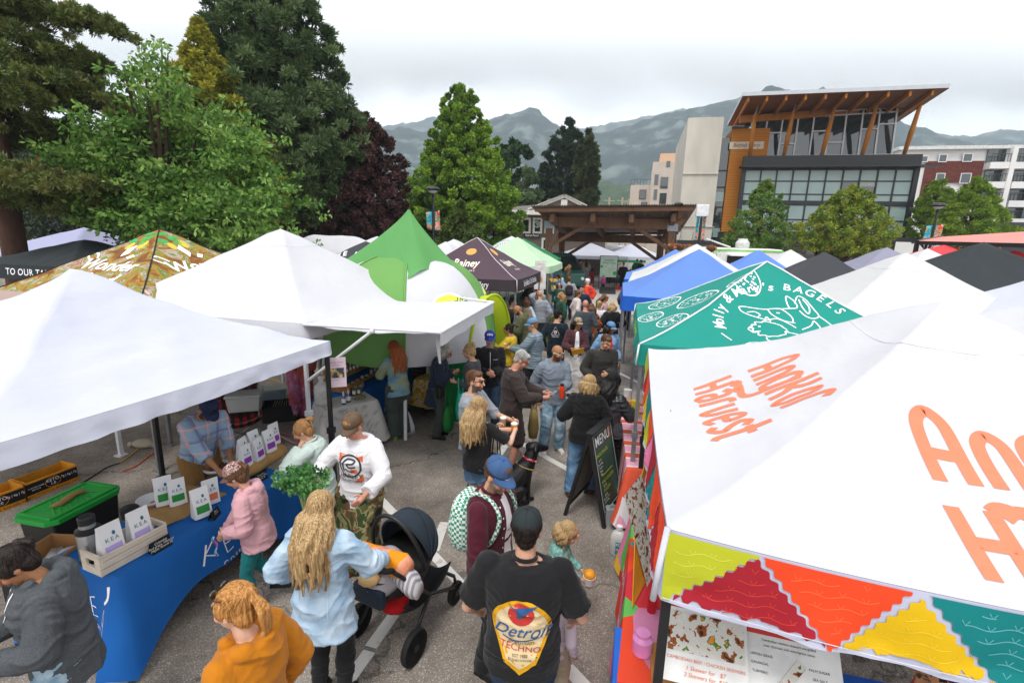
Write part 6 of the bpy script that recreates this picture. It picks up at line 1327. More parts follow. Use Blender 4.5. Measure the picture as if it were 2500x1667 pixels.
C['white']=person('person in a white printed sweatshirt, camouflage trousers and an olive cap',('h',850,1016),1.76,192,'rosy','f',K_WHITE,CAMO,('short','ltbrown'),S_RUST,head=(8,26),q=0,puff=.04,hem=.80,sleeve=.94,hr=(.26,.36,1.16),hl=(-.24,.34,1.08),legw=.055,hat=('cap',CAP_OLV,0,CAP_OLV,(merge([disc(0,0,.02,.01),stroke([(-.03,.0),(-.012,.008),(0,0),(.012,.008),(.03,0)],.008)]),ink('gold','#d9a83c'),None)),build=1.1)
C['mar']=person('man in a maroon shirt and blue cap wearing a checkered backpack',('h',1232,1126),1.86,118,'fair','m',K_MAR,K_BLACK,('short','brown'),S_BLK,head=(14,24),q=0,puff=.03,hem=.76,sleeve=.52,hr=(.16,.28,1.06),hl=(-.2,.2,.95),opened=K_WHITE,hat=('cap',CAP_BLUE,0,CAP_BLUE,(merge([stroke([(-.024,-.01),(-.01,.012),(0,.0),(.012,.016),(.026,-.01)],.005)]),ink('royal','#3345a0'),WHITE_INK)),beard='#8a6f5c',holdR=True,collar=K_MAR)
C['det']=person('man in a black tee with a round yellow beer label print on the back',('h',1288,1236),1.86,6,'fair','m',K_BLACK,DENIM_D,('short','dark'),S_BLK,head=(0,4),q=0,puff=.03,hem=.80,sleeve=.40,hr=(.31,.16,.96),hl=(-.30,.16,.95),hat=('cap',CAP_BLK),build=1.2,collar=K_BLACK)
C['tod']=person('toddler with tousled blonde hair in a sea green tie dye sweater holding an orange sorbet',('h',1403,1280),1.0,105,'fair','f',TIEG,cl('tan_leggings','#b08f7a'),('bob','light',.2),S_BLK,lean=6,head=(0,22),q=0,puff=.035,hem=.80,hl=(-.06,.36,1.02),hr=(.12,.36,1.0),child=1.5,holdL=True,holdR=True)
C['curl']=person('small child with curly brown hair half hidden by the man in the black tee',('h',1362,1390),1.12,40,'fair','m',cl('pink_white','#d9c5cc'),K_SAND,('curly','brown',.12),S_BLK,child=1.4,q=1)
C['shades']=person('bearded man in a light grey tee and sunglasses holding an orange drink',('h',1163,906),1.84,108,'fair','m',K_GREYT,K_DGREY,('short','brown'),S_BLK,head=(6,4),q=1,puff=.03,sleeve=.5,hr=(.12,.4,1.14),hl=(-.1,.42,1.18),beard='#5d5048',glasses='dark',legw=.03,holdR=True)
C['blonde']=person('person with long blonde wavy hair in a black tee and denim shorts',('h',1174,968),1.68,28,'pale','f',K_BLACK,DENIM,('long','light',.42),S_BLK,head=(20,4),q=0,puff=.018,hem=.93,sleeve=.42,hl=(-.02,.42,1.22),hr=(.30,.34,1.26),leg=.28,legw=.02,holdL=True,holdR=True)
C['brown']=person('grey haired man in a dark brown jacket and shorts looking at a phone',('h',1287,862),1.88,92,'rosy','m',K_DBROWN,K_SHORTS,('short','grey'),S_BLK,lean=4,head=(0,32),q=0,puff=.04,hem=.78,hl=(-.07,.42,1.14),hr=(.1,.4,1.12),leg=.5,legw=.035,glasses='clear',holdR=True)
C['bald']=person('bald man in a grey hoodie and faded jeans holding an orange bottle',('h',1366,845),1.78,166,'tan','m',K_HEATH,DENIM_W,('bald','dark'),S_WHT,head=(-34,16),q=1,puff=.045,hem=.82,hood=True,hl=(-.05,.3,1.14),legw=.03,glasses=mat('white_frame','#e5e5e5',.4),beard='#5d3f2e',holdL=True,feet=((-.13,.02),(.13,0)))
C['bob']=person('person with a blonde bob in a black hooded sweater and blue jeans, seen from behind',('h',1444,916),1.68,12,'fair','f',K_BLACK,DENIM,('bob','light',.17),S_BRN,head=(20,22),q=0,puff=.05,hem=.80,hood=True,hl=(-.22,.2,1.12),hr=(.2,.26,1.1),feet=((-.16,-.12),(.12,.05)),legw=.03)
C['leather']=person('person with long black hair in a black leather jacket at the right hand stall',('h',1506,912),1.66,48,'tan','f',mat('black_leather','#2b2f33',.35,.2,6,.5,30,spec=.6),K_BLACK,('long','black',.34),S_BLK,head=(10,14),q=1,puff=.04,hem=.84,hr=(.12,.35,1.16),wr=1.4)
C['sweat']=person('man in a charcoal crew sweater holding a small paper cup',('h',1486,822),1.82,178,'fair','m',K_CHAR,DENIM_D,('short','brown'),S_BLK,head=(-22,28),q=1,puff=.04,hem=.84,hl=(-.02,.28,1.13),hr=(.22,.18,1.0),holdR=True,collar=K_CHAR)
C['jacket']=person('older man in a black zip jacket and royal blue cap with his hands clasped',('h',1196,808),1.82,172,'rosy','m',K_BLACK,DENIM_D,('short','white'),S_BLK,head=(4,10),q=1,puff=.04,hem=.84,hl=(-.04,.24,1.12),hr=(.05,.24,1.1),beard='#a39a90',hat=('cap',CAP_ROY,0,CAP_ROY,(merge([xf(text_poly('CENTRE',.013,bold=.002),0,0),disc(0,0,.022,.02,20,r_in=.9)]),WHITE_INK,None)),build=1.05,feet=((-.1,.08),(.16,-.06)))
C['navy']=person('grey haired person in a long navy coat with a black shoulder bag',('h',1100,846),1.66,92,'rosy','f',K_NAVY,cl('moss_pants','#3d4340'),('bob','grey',.14),S_BLK,lean=10,head=(0,26),q=1,puff=.035,hem=.62,hr=(.08,.3,1.22),glasses='dark',hl=(-.1,.28,1.2),legw=.03)
C['bun']=person('person with a blonde bun in a charcoal sweater carrying a teal tote',('h',1140,840),1.72,274,'fair','f',K_DGREY,DENIM,('bun','light'),S_TAN,head=(0,16),q=1,puff=.025,hem=.88,hl=(-.12,.24,1.12),sleeve=.9)
C['redhair']=person('person with long red hair and a sage to blue printed top at the soap table',('h',955,834),1.68,318,'fair','f',OMBRE,cl('slate_pants','#3f4744'),('long','red',.46),S_GRN,lean=6,head=(-10,20),q=1,puff=.035,hem=.80,hr=(.06,.4,1.1),hl=(-.16,.42,1.08),sleeve=.75,legw=.045)
C['tied']=person('person in a coral top and rust tie dye trousers under the broad white canopy',('f',738,1018),1.70,150,'dark','f',K_CORAL,TIED,('short','dark'),S_BLK,q=1,puff=.04,hem=.80,legw=.05,hr=(.15,.35,1.1))
C['yel']=person('person in a yellow sweater lifting a red drink, hair tied back',('h',1240,790),1.66,284,'olive','f',K_YEL,K_BLACK,('pony','dark',.08),S_BLK,head=(-8,6),q=1,puff=.04,hem=.86,hl=(-.1,.34,1.32),hr=(.05,.3,1.25),holdL=True)
C['puff']=person('man in a quilted grey jacket and washed blue cap holding an orange drink',('h',1296,776),1.82,282,'fair','m',PUFF_G,K_BLACK,('short','ltbrown'),S_BLK,head=(-10,12),q=1,puff=.05,hem=.80,hl=(-.12,.42,1.16),glasses='clear',hat=('cap',CAP_DEN),holdL=True)
C['tentgirl']=person('person with long light brown hair in a black top inside the lime awning',('h',1172,774),1.66,330,'fair','f',K_BLACK,DENIM,('long','ltbrown',.4),S_BLK,q=2,hl=(-.1,.3,1.4),puff=.03)
C['braid']=person('girl with a dark braid in a grey top facing the lime awning',('h',1214,768),1.62,272,'fair','f',K_GREYT,K_BLACK,('braid','dark'),S_BLK,q=2,head=(0,16),hl=(-.1,.34,1.3),puff=.03)
C['olive']=person('bald man in an olive hooded jacket leaning toward the stall',('h',1256,748),1.80,276,'tan','m',K_OLIVE,K_BLACK,('bald','dark'),S_BLK,lean=14,head=(0,26),q=2,puff=.05,hem=.78,hood=True,beard='#4a382c',hl=(-.1,.4,1.15))
C['handhead']=person('shaved head man in grey sweater and slate shorts with a hand raised to his head',('h',1318,708),1.84,345,'fair','m',K_GREYSW,K_SLATE,('bald','ltbrown'),S_BLK,q=2,puff=.04,hl=(-.16,.02,1.63),leg=.5,legw=.03)
C['curly']=person('person with curly brown hair and a white top under a tan strapped backpack',('h',1283,724),1.68,350,'fair','f',cl('ice_blue','#b9ccd6'),K_BLACK,('curly','brown',.2),S_BLK,q=2)
C['dark1']=person('dark haired man in black just right of the lime awning',('h',1252,728),1.76,95,'olive','m',K_BLACK,K_BLACK,('short','black'),S_BLK,q=2)
C['tri']=person('man in a black long sleeve with a white triangle print and black cap',('h',1364,754),1.80,12,'fair','m',cl('ink_navy','#14212c'),DENIM_D,('short','dark'),S_BLK,q=1,head=(35,4),hat=('cap',capm('jet','#151517')),puff=.03)
C['burg']=person('person in burgundy jacket, white trousers and camouflage cap with a yellow envelope',('h',1414,775),1.72,184,'tan','f',K_BURG,cl('white_pants','#d0cdcb'),('long','dark',.34),S_BLK,head=(-30,8),q=1,puff=.04,hem=.86,hl=(-.08,.32,1.12),hr=(.12,.32,1.13),opened=K_WHITE,legw=.05,hat=('cap',CAP_CAMO),holdL=True,holdR=True)
C['dencap']=person('dark haired person in an open denim shirt over red with a washed blue cap',('h',1496,786),1.70,172,'tan','f',K_DENSH,DENIM_D,('bob','dark',.2),S_BLK,head=(-40,14),q=1,puff=.045,hem=.76,opened=K_RED,hat=('cap',CAP_DEN))
C['slate']=person('balding man in a slate tee seen from behind in the middle of the street',('h',1430,732),1.82,4,'rosy','m',K_SLATE,DENIM_D,('bald','ltbrown'),S_BLK,q=2,sleeve=.5,puff=.03)
C['bunw']=person('person with a high dark bun in a cream top',('h',1412,708),1.70,75,'fair','f',K_CREAM,DENIM_W,('bun','brown'),S_BLK,q=2,puff=.03)
C['navy2']=person('dark haired man in a navy sweater facing the camera behind the cream top',('h',1421,697),1.80,212,'fair','m',K_NAVY,K_BLACK,('short','black'),S_BLK,q=2,head=(0,12))
C['redman']=person('white haired man in a bright red jacket with his hands behind his back',('h',1434,680),1.78,318,'rosy','m',K_RED,K_BLACK,('short','white'),S_BLK,q=2,hl=(-.05,-.22,.98),hr=(.05,-.22,.98),puff=.04)
C['pinkt']=person('long dark haired person with sunglasses in a pink top',('h',1478,718),1.70,120,'tan','f',cl('rose','#c4a0a0'),K_BLACK,('long','brown',.34),S_BLK,q=2,glasses='dark')
C['whitej']=person('person with a blonde ponytail in a white fleece',('h',1464,734),1.66,20,'fair','f',K_WHITE,K_BLACK,('pony','light',.12),S_BLK,q=2,puff=.045)
C['pat']=person('person with long brown hair in a rust patterned shirt and grey bag',('h',1444,740),1.68,350,'fair','f',K_RUST,cl('sage_pants','#6b6f63'),('long','brown',.3),S_BLK,q=2,legw=.04)
C['blacks']=person('blonde person in a loose black sweater nearest the blue canopy leg',('h',1495,738),1.68,358,'fair','f',K_BLACK,K_BLACK,('bob','light',.14),S_BLK,q=2,puff=.05,hl=(-.24,.05,1.05),hr=(.24,.05,1.05))
C['green']=person('person with long light brown hair in a forest green sweater carrying a black tote',('h',1368,713),1.70,262,'fair','f',K_GREEN,K_BLACK,('long','ltbrown',.3),S_BLK,q=2,puff=.035,head=(10,6))
C['pack']=person('man in a light grey hoodie wearing a dark plum backpack',('h',1390,675),1.78,2,'fair','m',K_GREYSW,K_BLACK,('short','brown'),S_BLK,q=2,puff=.045)
C['dkgr']=person('person in dark green with sunglasses facing the camera',('h',1366,690),1.62,190,'fair','f',K_GREEN,K_BLACK,('long','brown',.16),S_BLK,q=2,glasses='dark')
C['denb']=person('person in a blue denim shirt bending beside the yellow barrier',('h',1362,670),1.76,320,'fair','m',K_DENSH,DENIM,('short','dark'),S_BLK,q=2,lean=18)
C['gcap']=person('man in a green cap and olive quilted jacket beside the pale green canopy leg',('h',1340,666),1.78,100,'rosy','m',PUFF_O,K_SAND,('short','grey'),S_BLK,q=2,hat=('cap',CAP_GRN),puff=.045)
C['bent']=person('vendor in a black tee bending over the badge canopy table',('h',1304,688),1.70,118,'olive','f',K_BLACK,DENIM_D,('short','black'),S_BLK,q=2,lean=32,sleeve=.5,hl=(-.1,.5,1.0),hr=(.1,.5,1.0))
C['mauve']=person('person with pinkish brown hair behind the bending vendor',('h',1298,678),1.70,170,'fair','f',cl('mauve_shirt','#7d6560'),K_BLACK,('bob','brown',.2),S_BLK,q=3)
far=[('lil',1353,643,1.70,130,'f',K_LILAC,DENIM,('long','gold',.3),'person with long golden hair in a lilac top'),('tank',1371,641,1.70,182,'f',cl('pale_lilac','#c9c2cf'),K_BLACK,('long','dark',.18),'person in a pale tank top and black trousers, arms folded'),('brj',1391,645,1.70,90,'f',K_BR,K_BLACK,('long','gold',.34),'person with long golden hair in a brown jacket'),('vest',1418,633,1.70,85,'f',K_VEST,K_BLACK,('short','dark'),'person in a brick red top and grey vest'),('blush',1320,626,1.76,300,'m',K_DENSH,K_NAVY,('short','gold'),'person in a blue shirt near the bottle green canopy'),('bl2',1330,631,1.68,60,'f',K_NAVY,K_NAVY,('short','light'),'fair haired person beside the blue shirt near the green van'),('sign',1488,633,1.80,180,'m',K_DGREY,K_BLACK,('short','black'),'man in dark grey standing behind the notice board'),('redcap',1523,640,1.76,200,'m',K_BLACK,K_BLACK,('short','dark'),'person in a black hoodie and red cap behind the guitarist'),('grs',1556,632,1.78,20,'m',cl('kelly','#1f7a55'),K_BLACK,('short','dark'),'person in a green shirt right of the stage'),('drk',1565,634,1.76,330,'m',K_BLACK,K_BLACK,('short','dark'),'person in black right of the green shirt'),('edge',1534,690,1.76,20,'m',K_DGREY,K_BLACK,('short','black'),'man in a dark grey jacket half hidden by the white canopy edge')]
for k,x,y,h_,f_,sx,tp,bt,hr_,lb in far:
 C[k]=person(lb,('h',x,y),h_,f_,'fair' if k not in('sign',)else 'dark',sx,tp,bt,hr_,S_BLK,q=3,puff=.035,hat=('cap',CAP_RED)if k=='redcap' else(('cap',capm('jet2','#19191b'))if k=='vest' else None),sleeve=.5 if k in('tank','blush')else 1)
C['jump']=person('person with very long dark hair in a pale grey jumpsuit watching the stage',('h',1432,632),1.74,0,'fair','f',K_PALEG,K_PALEG,('long','brown',.5),S_BLK,q=3,legw=.06,puff=.05)
C['kidred']=person('child in crimson beside the grey jumpsuit',('h',1447,655),1.15,40,'fair','f',cl('crimson','#a02340'),cl('crimson','#a02340'),('long','black',.2),S_BLK,q=3,child=1.3)
C['kidpink']=person('small child in a magenta top seen under the notice board',('h',1474,672),.95,200,'fair','f',cl('magenta','#b03a86'),K_BLACK,('short','brown'),S_BLK,q=3,child=1.4)
C['guitar']=person('bearded musician in a brown patterned shirt and cap seated with a guitar',('h',1523,652),1.78,172,'tan','m',ramp_mat('brown_check',[(0,'#3a2f24'),(.5,'#6b543c'),(.6,'#2c241c')],'noise',14,.9),K_BLACK,('short','brown'),S_BLK,q=2,sit=True,z=.02,head=(0,12),hat=('cap',capm('brown','#3d2f2a')),beard='#5a4032',hl=(-.42,.26,1.2-.02),hr=(.12,.28,.98),feet=((-.14,.42),(.16,.4)),holdL=True)
C['truck']=person('person in the serving window of the food trailer',('h',1784,634),1.7,180,'tan','m',K_BURG,K_BLACK,('short','dark'),S_BLK,q=3,z=.35)
C['vendor']=person('vendor in a red shirt under the near right canopy',('h',2270,1590),1.72,285,'tan','m',cl('vendor_red','#a8101c'),K_BLACK,('short','black'),S_BLK,q=1,lean=12,head=(0,20),sleeve=.5,hr=(.1,.4,1.0),hl=(-.1,.4,1.0))
# ================================================================== PROPS
CL_BLUE=mat('table_cloth_blue','#0f5ba6',.8,.08,2,.25,12,dist=.02);PAPERB=mat('white_pouch','#dfe0e2',.55,.04,5,.35,16);KRAFT=mat('cardboard','#9b7146',.9,.1,6,.1,40);BURLAP=mat('burlap','#a38050',.95,.15,9,.6,160,dist=.006)
PALEW=mat('whitewashed_wood','#cdc2b2',.8,.14,6,.2,30,stretch=(1,1,5));WOODL=mat('oak_board','#a8743c',.7,.2,4,.2,25,stretch=(.3,3,1));STEEL=mat('brushed_steel','#b3b6ba',.3,.08,12,.05,metal=.85);PLK=mat('black_plastic','#18191b',.5,.1,9,.1,spec=.5);CARD=mat('chalk_card','#17191c',.8)
CHALK=ink('chalk','#d5d5d0');BIN=mat('grey_bin','#a7aba9',.5,.05,5,0);SKYL=mat('pale_blue_bin','#8fa9bb',.4)
class Table:
 def __init__(s,A,B,depth,z=.75):
  s.A,s.B=V(A),V(B);d=s.B-s.A;s.L=V((d.x,d.y,0)).length;s.ux=V((d.x,d.y,0)).normalized();s.uy=V((-s.ux.y,s.ux.x,0));s.z=z;s.d=depth;s.rz=math.atan2(s.ux.y,s.ux.x)
  s.o=V((s.A.x,s.A.y,0))
 def at(s,u,v,z=None):return s.o+s.ux*u+s.uy*v+V((0,0,s.z+.004 if z is None else z))
def cloth_table(label,T,m,hem=lambda u,side:.06,name='folding_table',clabel=None,flare=.10,prints=(),group=None):
 t=thing(name,label,'table',T.o,T.rz,group);L,W,z=T.L,T.d,T.z;g=MB();g.box((L/2,W/2,z-.025),(L-.03,W-.03,.04));g.build('table_top',BIN,t)
 for u in(.12,L-.12):
  for v in(.1,W-.1):g=MB();g.tube([(u,v,0),(u,v,z-.04)],.014);g.build('leg',PLK,t)
 cl_=thing('tablecloth',clabel or 'cloth','tablecloth',T.o,T.rz);per=[];n=max(12,int(L/.04));k=max(8,int(W/.04))
 for i in range(n):per.append((L*i/n,0,0,-1,'s'))
 for i in range(k):per.append((L,W*i/k,1,0,'e'))
 for i in range(n):per.append((L-L*i/n,W,0,1,'n'))
 for i in range(k):per.append((0,W-W*i/k,-1,0,'w'))
 rings=[];sd=random.random()*30
 for j in range(12):
  f=j/11;ring=[]
  for i,(x,y,nx,ny,sd_)in enumerate(per):
   cx,cy=min(abs(x),abs(L-x)),min(abs(y),abs(W-y));cn=math.exp(-((cx+cy)/.16)**2);hz=hem(x/L,sd_);zz=z*(1-f)+hz*f if j else z+.003
   o=(.012+.045*f+flare*cn*f+.02*f*math.sin(i*.42+sd)*(.4+f)+.012*f*noise.noise(V((i*.2,f*2,sd))));dx,dy=nx,ny
   if cn>.05:dx=nx*(1-cn*.3)+(1 if x>L/2 else-1)*cn*.7;dy=ny*(1-cn*.3)+(1 if y>W/2 else-1)*cn*.7
   if j==0:o=.004
   ring.append(V((x+dx*o,y+dy*o,zz)))
  rings.append(ring)
 g=MB();g.loft(rings,cap=False);nn=len(per);g.add(rings[0]+[V((L/2,W/2,z+.003))],[(i,(i+1)%nn,nn)for i in range(nn)]);c=g.build('cloth',m,cl_,smooth=True)
 return t,cl_,c
def front_print(T,clo,pl,u,z,m,scale=1.0,side='s',name='lettering'):
 root,_,c=clo if isinstance(clo,tuple)and len(clo)==3 else(None,None,clo)
 M=frameM((u,-.5,z),(1,0,0),(0,0,1))if side=='s' else frameM((-.5,u,z),(0,-1,0),(0,0,1))
 M=M@Matrix.Diagonal((scale,scale,1,1));LATER.append(lambda:decal(name,pl,M,m,c,c,.004,.05,1.6))
TK=Table(P(290,1410,.75),P(716,1158,.75),.74)
ck=cloth_table('long folding table of the coffee stall under a blue cloth',TK,CL_BLUE,lambda u,s:.02+(.30*math.sin(math.pi*min(1,u*1.05))**.8 if s=='s' else .1),clabel='royal blue cloth with the white coffee logo draped over the stall table',flare=.16)
def kea(z=1):return merge([stroke([(-.5,-.15),(-.42,.15)],.03,False),stroke([(-.28,.2),(-.46,0),(-.28,-.1)],.024,False),stroke([(-.06,.15),(-.16,.12),(-.14,-.14),(-.02,-.12)],.018,False),stroke([(-.14,0),(-.05,0)],.016,False),stroke([(.18,-.15),(.28,.14),(.36,-.15)],.02,False),stroke([(.22,-.04),(.34,-.04)],.016,False),stroke([(.26,.2),(.34,.3),(.3,.42)],(.03,.07)),xf(text_poly('COFFEE',.11,space=1.5),.02,-.28)])
front_print(TK,ck,kea(),TK.L*.53,.5,WHITE_INK,.62)
front_print(TK,ck,kea(),TK.d*.34,.42,WHITE_INK,.62,'w')
def pouch(label,p,rz,lab,s=1.0,tilt=0,bend=0):
 t=thing('coffee_pouch',label,'coffee bag',p,rz,'white coffee pouches');t.rotation_euler=(R(tilt),0,rz);w,d,h=.15*s,.085*s,.27*s;g=MB();rings=[]
 for k in range(9):
  f=k/8;dd=d*(1-f**1.6)+.004;yb=bend*f*f;ww=w*(1-.05*math.sin(f*3));rings.append([V((ww/2*cx,dd/2*cy+yb,h*f))for cx,cy in((-1,-1),(-.5,-1.15),(0,-1.2),(.5,-1.15),(1,-1),(1.02,0),(1,1),(.5,1.1),(0,1.15),(-.5,1.1),(-1,1),(-1.02,0))])
 g.loft(rings);pb=g.build('pouch',PAPERB,t,smooth='auto')
 M=frameM((0,-.3,h*.32),(1,0,0),(0,0,1));T=bvh(pb);decal('label',rect(-w*.36,-h*.15,w*.36,h*.11),M,ink('label_'+lab,dict(violet='#8a3aa8',green='#2c8a3e',orange='#e07a55',lilac='#b4a2dc')[lab]),pb,T,.0015,.05,.8)
 M2=frameM((0,-.3,h*.58),(1,0,0),(0,0,1));decal('lettering',merge([xf(text_poly('KEA',.042*s,space=1.3),0,0),disc(.018*s,.04*s,.011*s,.015*s)]),M2,ink('seablue','#2b6c86'),pb,T,.002,.03,.8);return t
def onTK(x,y):p=P(x,y,TK.z+.004);return p
fz=TK.rz
for x,y,lab,tl,lb in((404,1232,'green',0,'white coffee pouch with green label, left of the pair on the burlap'),(436,1232,'green',0,'white coffee pouch with green label, right of the pair on the burlap'),(494,1262,'green',0,'white coffee pouch with green label standing at the burlap corner'),(516,1230,'orange',0,'white coffee pouch with an orange label beside the girl in pink')):
 pouch(lb,onTK(x,y)+V((0,0,.02)),fz-R(14+x%17),lab,.94+(x%5)*.02,0,.02*((x%3)-1))
g=MB();rnd=random.Random(5);b0=onTK(430,1232)
def burl(u,v):x=-.33+.66*u;y=-.28+.56*v;return V((x+.03*noise.noise(V((v*5,1,0))),y+.03*noise.noise(V((u*5,3,0))),.006+.02*abs(noise.noise(V((x*6,y*6,2))))+.012*math.sin(x*14)*max(0,-y*2)))
g.grid(burl,24,20);o=g.build('burlap_cloth',BURLAP,smooth=True);o.location=b0;o.rotation_euler=(0,0,fz);md=o.modifiers.new('s','SOLIDIFY');md.thickness=.005;tag(o,'crumpled burlap cloth under the green labelled pouches','burlap cloth')
sk=onTK(632,1140);g=MB()
g.loft([[V((x,r*math.cos(a)*1.15,.085+max(-.085,r*.62*math.sin(a))))for a in[2*math.pi*k/18 for k in range(18)]]for x,r in((-.36,.05),(-.33,.12),(-.2,.15),(0,.145),(.2,.15),(.33,.12),(.36,.04))]);o=g.build('burlap_sack',BURLAP,smooth=True);o.location=sk;o.rotation_euler=(0,0,fz+R(8));tag(o,'plump burlap sack lying under the purple labelled pouches','sack')
Mrot=Matrix.Rotation(fz+R(8),3,'Z')
for i,(u,v,lb)in enumerate(((-.26,-.06,'white pouch with purple label, front left on the sack'),(-.09,-.08,'white pouch with purple label, second in front on the sack'),(.12,-.06,'white pouch with purple label, third in front on the sack'),(.29,.02,'white pouch with purple label, right end of the sack'),(-.14,.07,'white pouch with purple label, tall one behind on the sack'),(.04,.07,'white pouch with purple label, wedged in the back row'))):
 pouch(lb,sk+Mrot@V((u,v,.155 if v<.03 else .17)),fz+R(4+9*math.sin(i*2)),'violet',.9+.03*(i%4),0,.015*((i%3)-1))
def crate():
 p=onTK(312,1352);t=thing('slatted_crate','whitewashed slatted wooden crate holding two lilac labelled pouches','crate',p,fz-R(2));L,W,H=.50,.24,.17
 for v in(-W/2,W/2):
  for k in range(3):g=MB();g.box((0,v,.03+k*.057),(L,.012,.05));g.build('slat',PALEW,t,bevel=.002)
 for u in(-1,1):
  g=MB();g.box((u*(L/2),0,.032),(.016,W,.064));g.box((u*L/2,0,.15),(.016,W,.05));g.box((u*L/2,-W*.36,.095),(.016,W*.28,.06));g.box((u*L/2,W*.36,.095),(.016,W*.28,.06));g.build('end_panel',PALEW,t)
 g=MB();g.box((0,0,.008),(L-.02,W-.02,.012));g.build('bottom',PALEW,t)
 for u,lb in((-.12,'white pouch with lilac label in the crate, nearer the corner'),(.1,'white pouch with lilac label in the crate, farther along')):pouch(lb,p+Matrix.Rotation(fz,3,'Z')@V((u,-.02,.06)),fz-R(2),'lilac',1.12)
crate()
def thermos():
 t=thing('airpot','brushed steel coffee airpot with a black lid at the table end','thermos',onTK(228,1366));g=MB();g.lathe([(.085,0),(.09,.01),(.09,.035),(.083,.04)],n=28);g.build('base',PLK,t,smooth='auto')
 g=MB();g.lathe([(.082,.038),(.082,.26),(.076,.275)],n=28);g.build('body',STEEL,t,smooth='auto');g=MB();g.lathe([(.084,.262),(.086,.285),(.062,.3),(.056,.305)],n=28);g.build('collar',PLK,t,smooth='auto')
 g=MB();g.lathe([(.055,.30),(.053,.335)],n=28);g.build('neck',STEEL,t,smooth='auto');g=MB();g.lathe([(.056,.335),(.058,.39),(.05,.4)],n=28);g.build('lid',PLK,t,smooth='auto')
thermos()
def card(label,p,rz,lines,s=1.0):
 t=thing('price_card',label,'price card',p,rz,'small black price cards');g=MB();g.add([V((-.07*s,-.03,0)),V((.07*s,-.03,0)),V((.07*s,0,.085*s)),V((-.07*s,0,.085*s)),V((-.07*s,.03,0)),V((.07*s,.03,0))],[(0,1,2,3),(3,2,5,4)]);c=g.build('folded_card',CARD,t)
 n=V((0,-.085*s,.03)).normalized();decal('chalk_lines',merge([xf(text_poly(l,.022*s,shear=.3),0,.022*s-i*.019*s)for i,l in enumerate(lines)]),frameM(V((0,-.0165,.0425*s))+n*.001,(1,0,0),(0,.03,.085*s)),CHALK,c)
card('folded black price card in front of the crate',onTK(392,1340),fz,('Colombia','Red grape, Hibiscus','Maple, Round 20.'),1.2);card('folded black price card beneath the plump sack',onTK(636,1172),fz,('Honduras','Milk chocolate','Maple 20.'),1.1);card('folded black price card beside the orange labelled pouch',onTK(524,1262),fz+R(25),('Blend','Cocoa'),1.0)
g=MB();g.lathe([(.06,0),(.1,.02),(.13,.055),(.125,.055),(.09,.025),(.0,.012)],n=28);o=g.build('filter_bowl',PAPERB,smooth=True);o.location=onTK(372,1228);tag(o,'white ribbed paper filter dish behind the pouches','dish')
g=MB();g.lathe([(.08,0),(.13,.02),(.15,.06),(.145,.06),(.1,.03),(0,.015)],n=28);o=g.build('snack_bowl',PAPERB,smooth=True);o.location=onTK(530,1148);tag(o,'white bowl of brown sample cups before the man in plaid','bowl')
g=MB()
for k in range(18):g.lathe([(.014,0),(.018,.03)],(.07*math.cos(k*2.4)*(k/18)**.5*1.4,.07*math.sin(k*2.4)*(k/18)**.5*1.4,.03),n=8)
q=g.build('sample_cups',mat('cup_brown','#6b4a35',.7),o)
g=MB();g.lathe([(.07,0),(.075,.09),(.05,.1)],n=20);o=g.build('black_jar',PLK,smooth='auto');o.location=onTK(318,1260);tag(o,'black plastic canister behind the crate','canister')
def obox(name,label,cat,c,d,rz,m,th=.012,parts=None,z=0):
 t=thing(name,label,cat,V((c.x,c.y,z)),rz);x,y,h=d;g=MB()
 for sx in(-1,1):g.box((sx*(x/2-th/2),0,h/2),(th,y,h))
 for sy in(-1,1):g.box((0,sy*(y/2-th/2),h/2),(x-2*th,th,h))
 g.box((0,0,th/2),(x-2*th,y-2*th,th));b_=g.build('box_body',m,t);return t,b_
t,_=obox('cardboard_box','open cardboard box with a yellow sticker and clear bags inside','box',P(118,1335,.8),(.42,.36,.16),fz+R(18),KRAFT,z=.62)
g=MB();g.add([V((-.2115,-.12,.05)),V((-.2115,.0,.05)),V((-.2115,.0,.12)),V((-.2115,-.12,.12))],[(0,1,2,3)]);g.build('sticker',mat('yellow_sticker','#d8c01f',.6),t);g=MB();g.box((.02,.0,.09),(.22,.08,.01),.5);g.sphere((.08,-.05,.05),(.12,.09,.05));g.build('clear_bags',mat('plastic_bag','#b5b3b0',.25,.15,9,.6,20,spec=.8),t,smooth=True)
g=MB();g.box((0,0,.3),(.46,.4,.6));o=g.build('black_stand',PLK,bevel=.01);o.location=(*P(118,1335,.8)[:2],.01);o.rotation_euler=(0,0,fz+R(18));tag(o,'black crate stand under the cardboard box','crate')
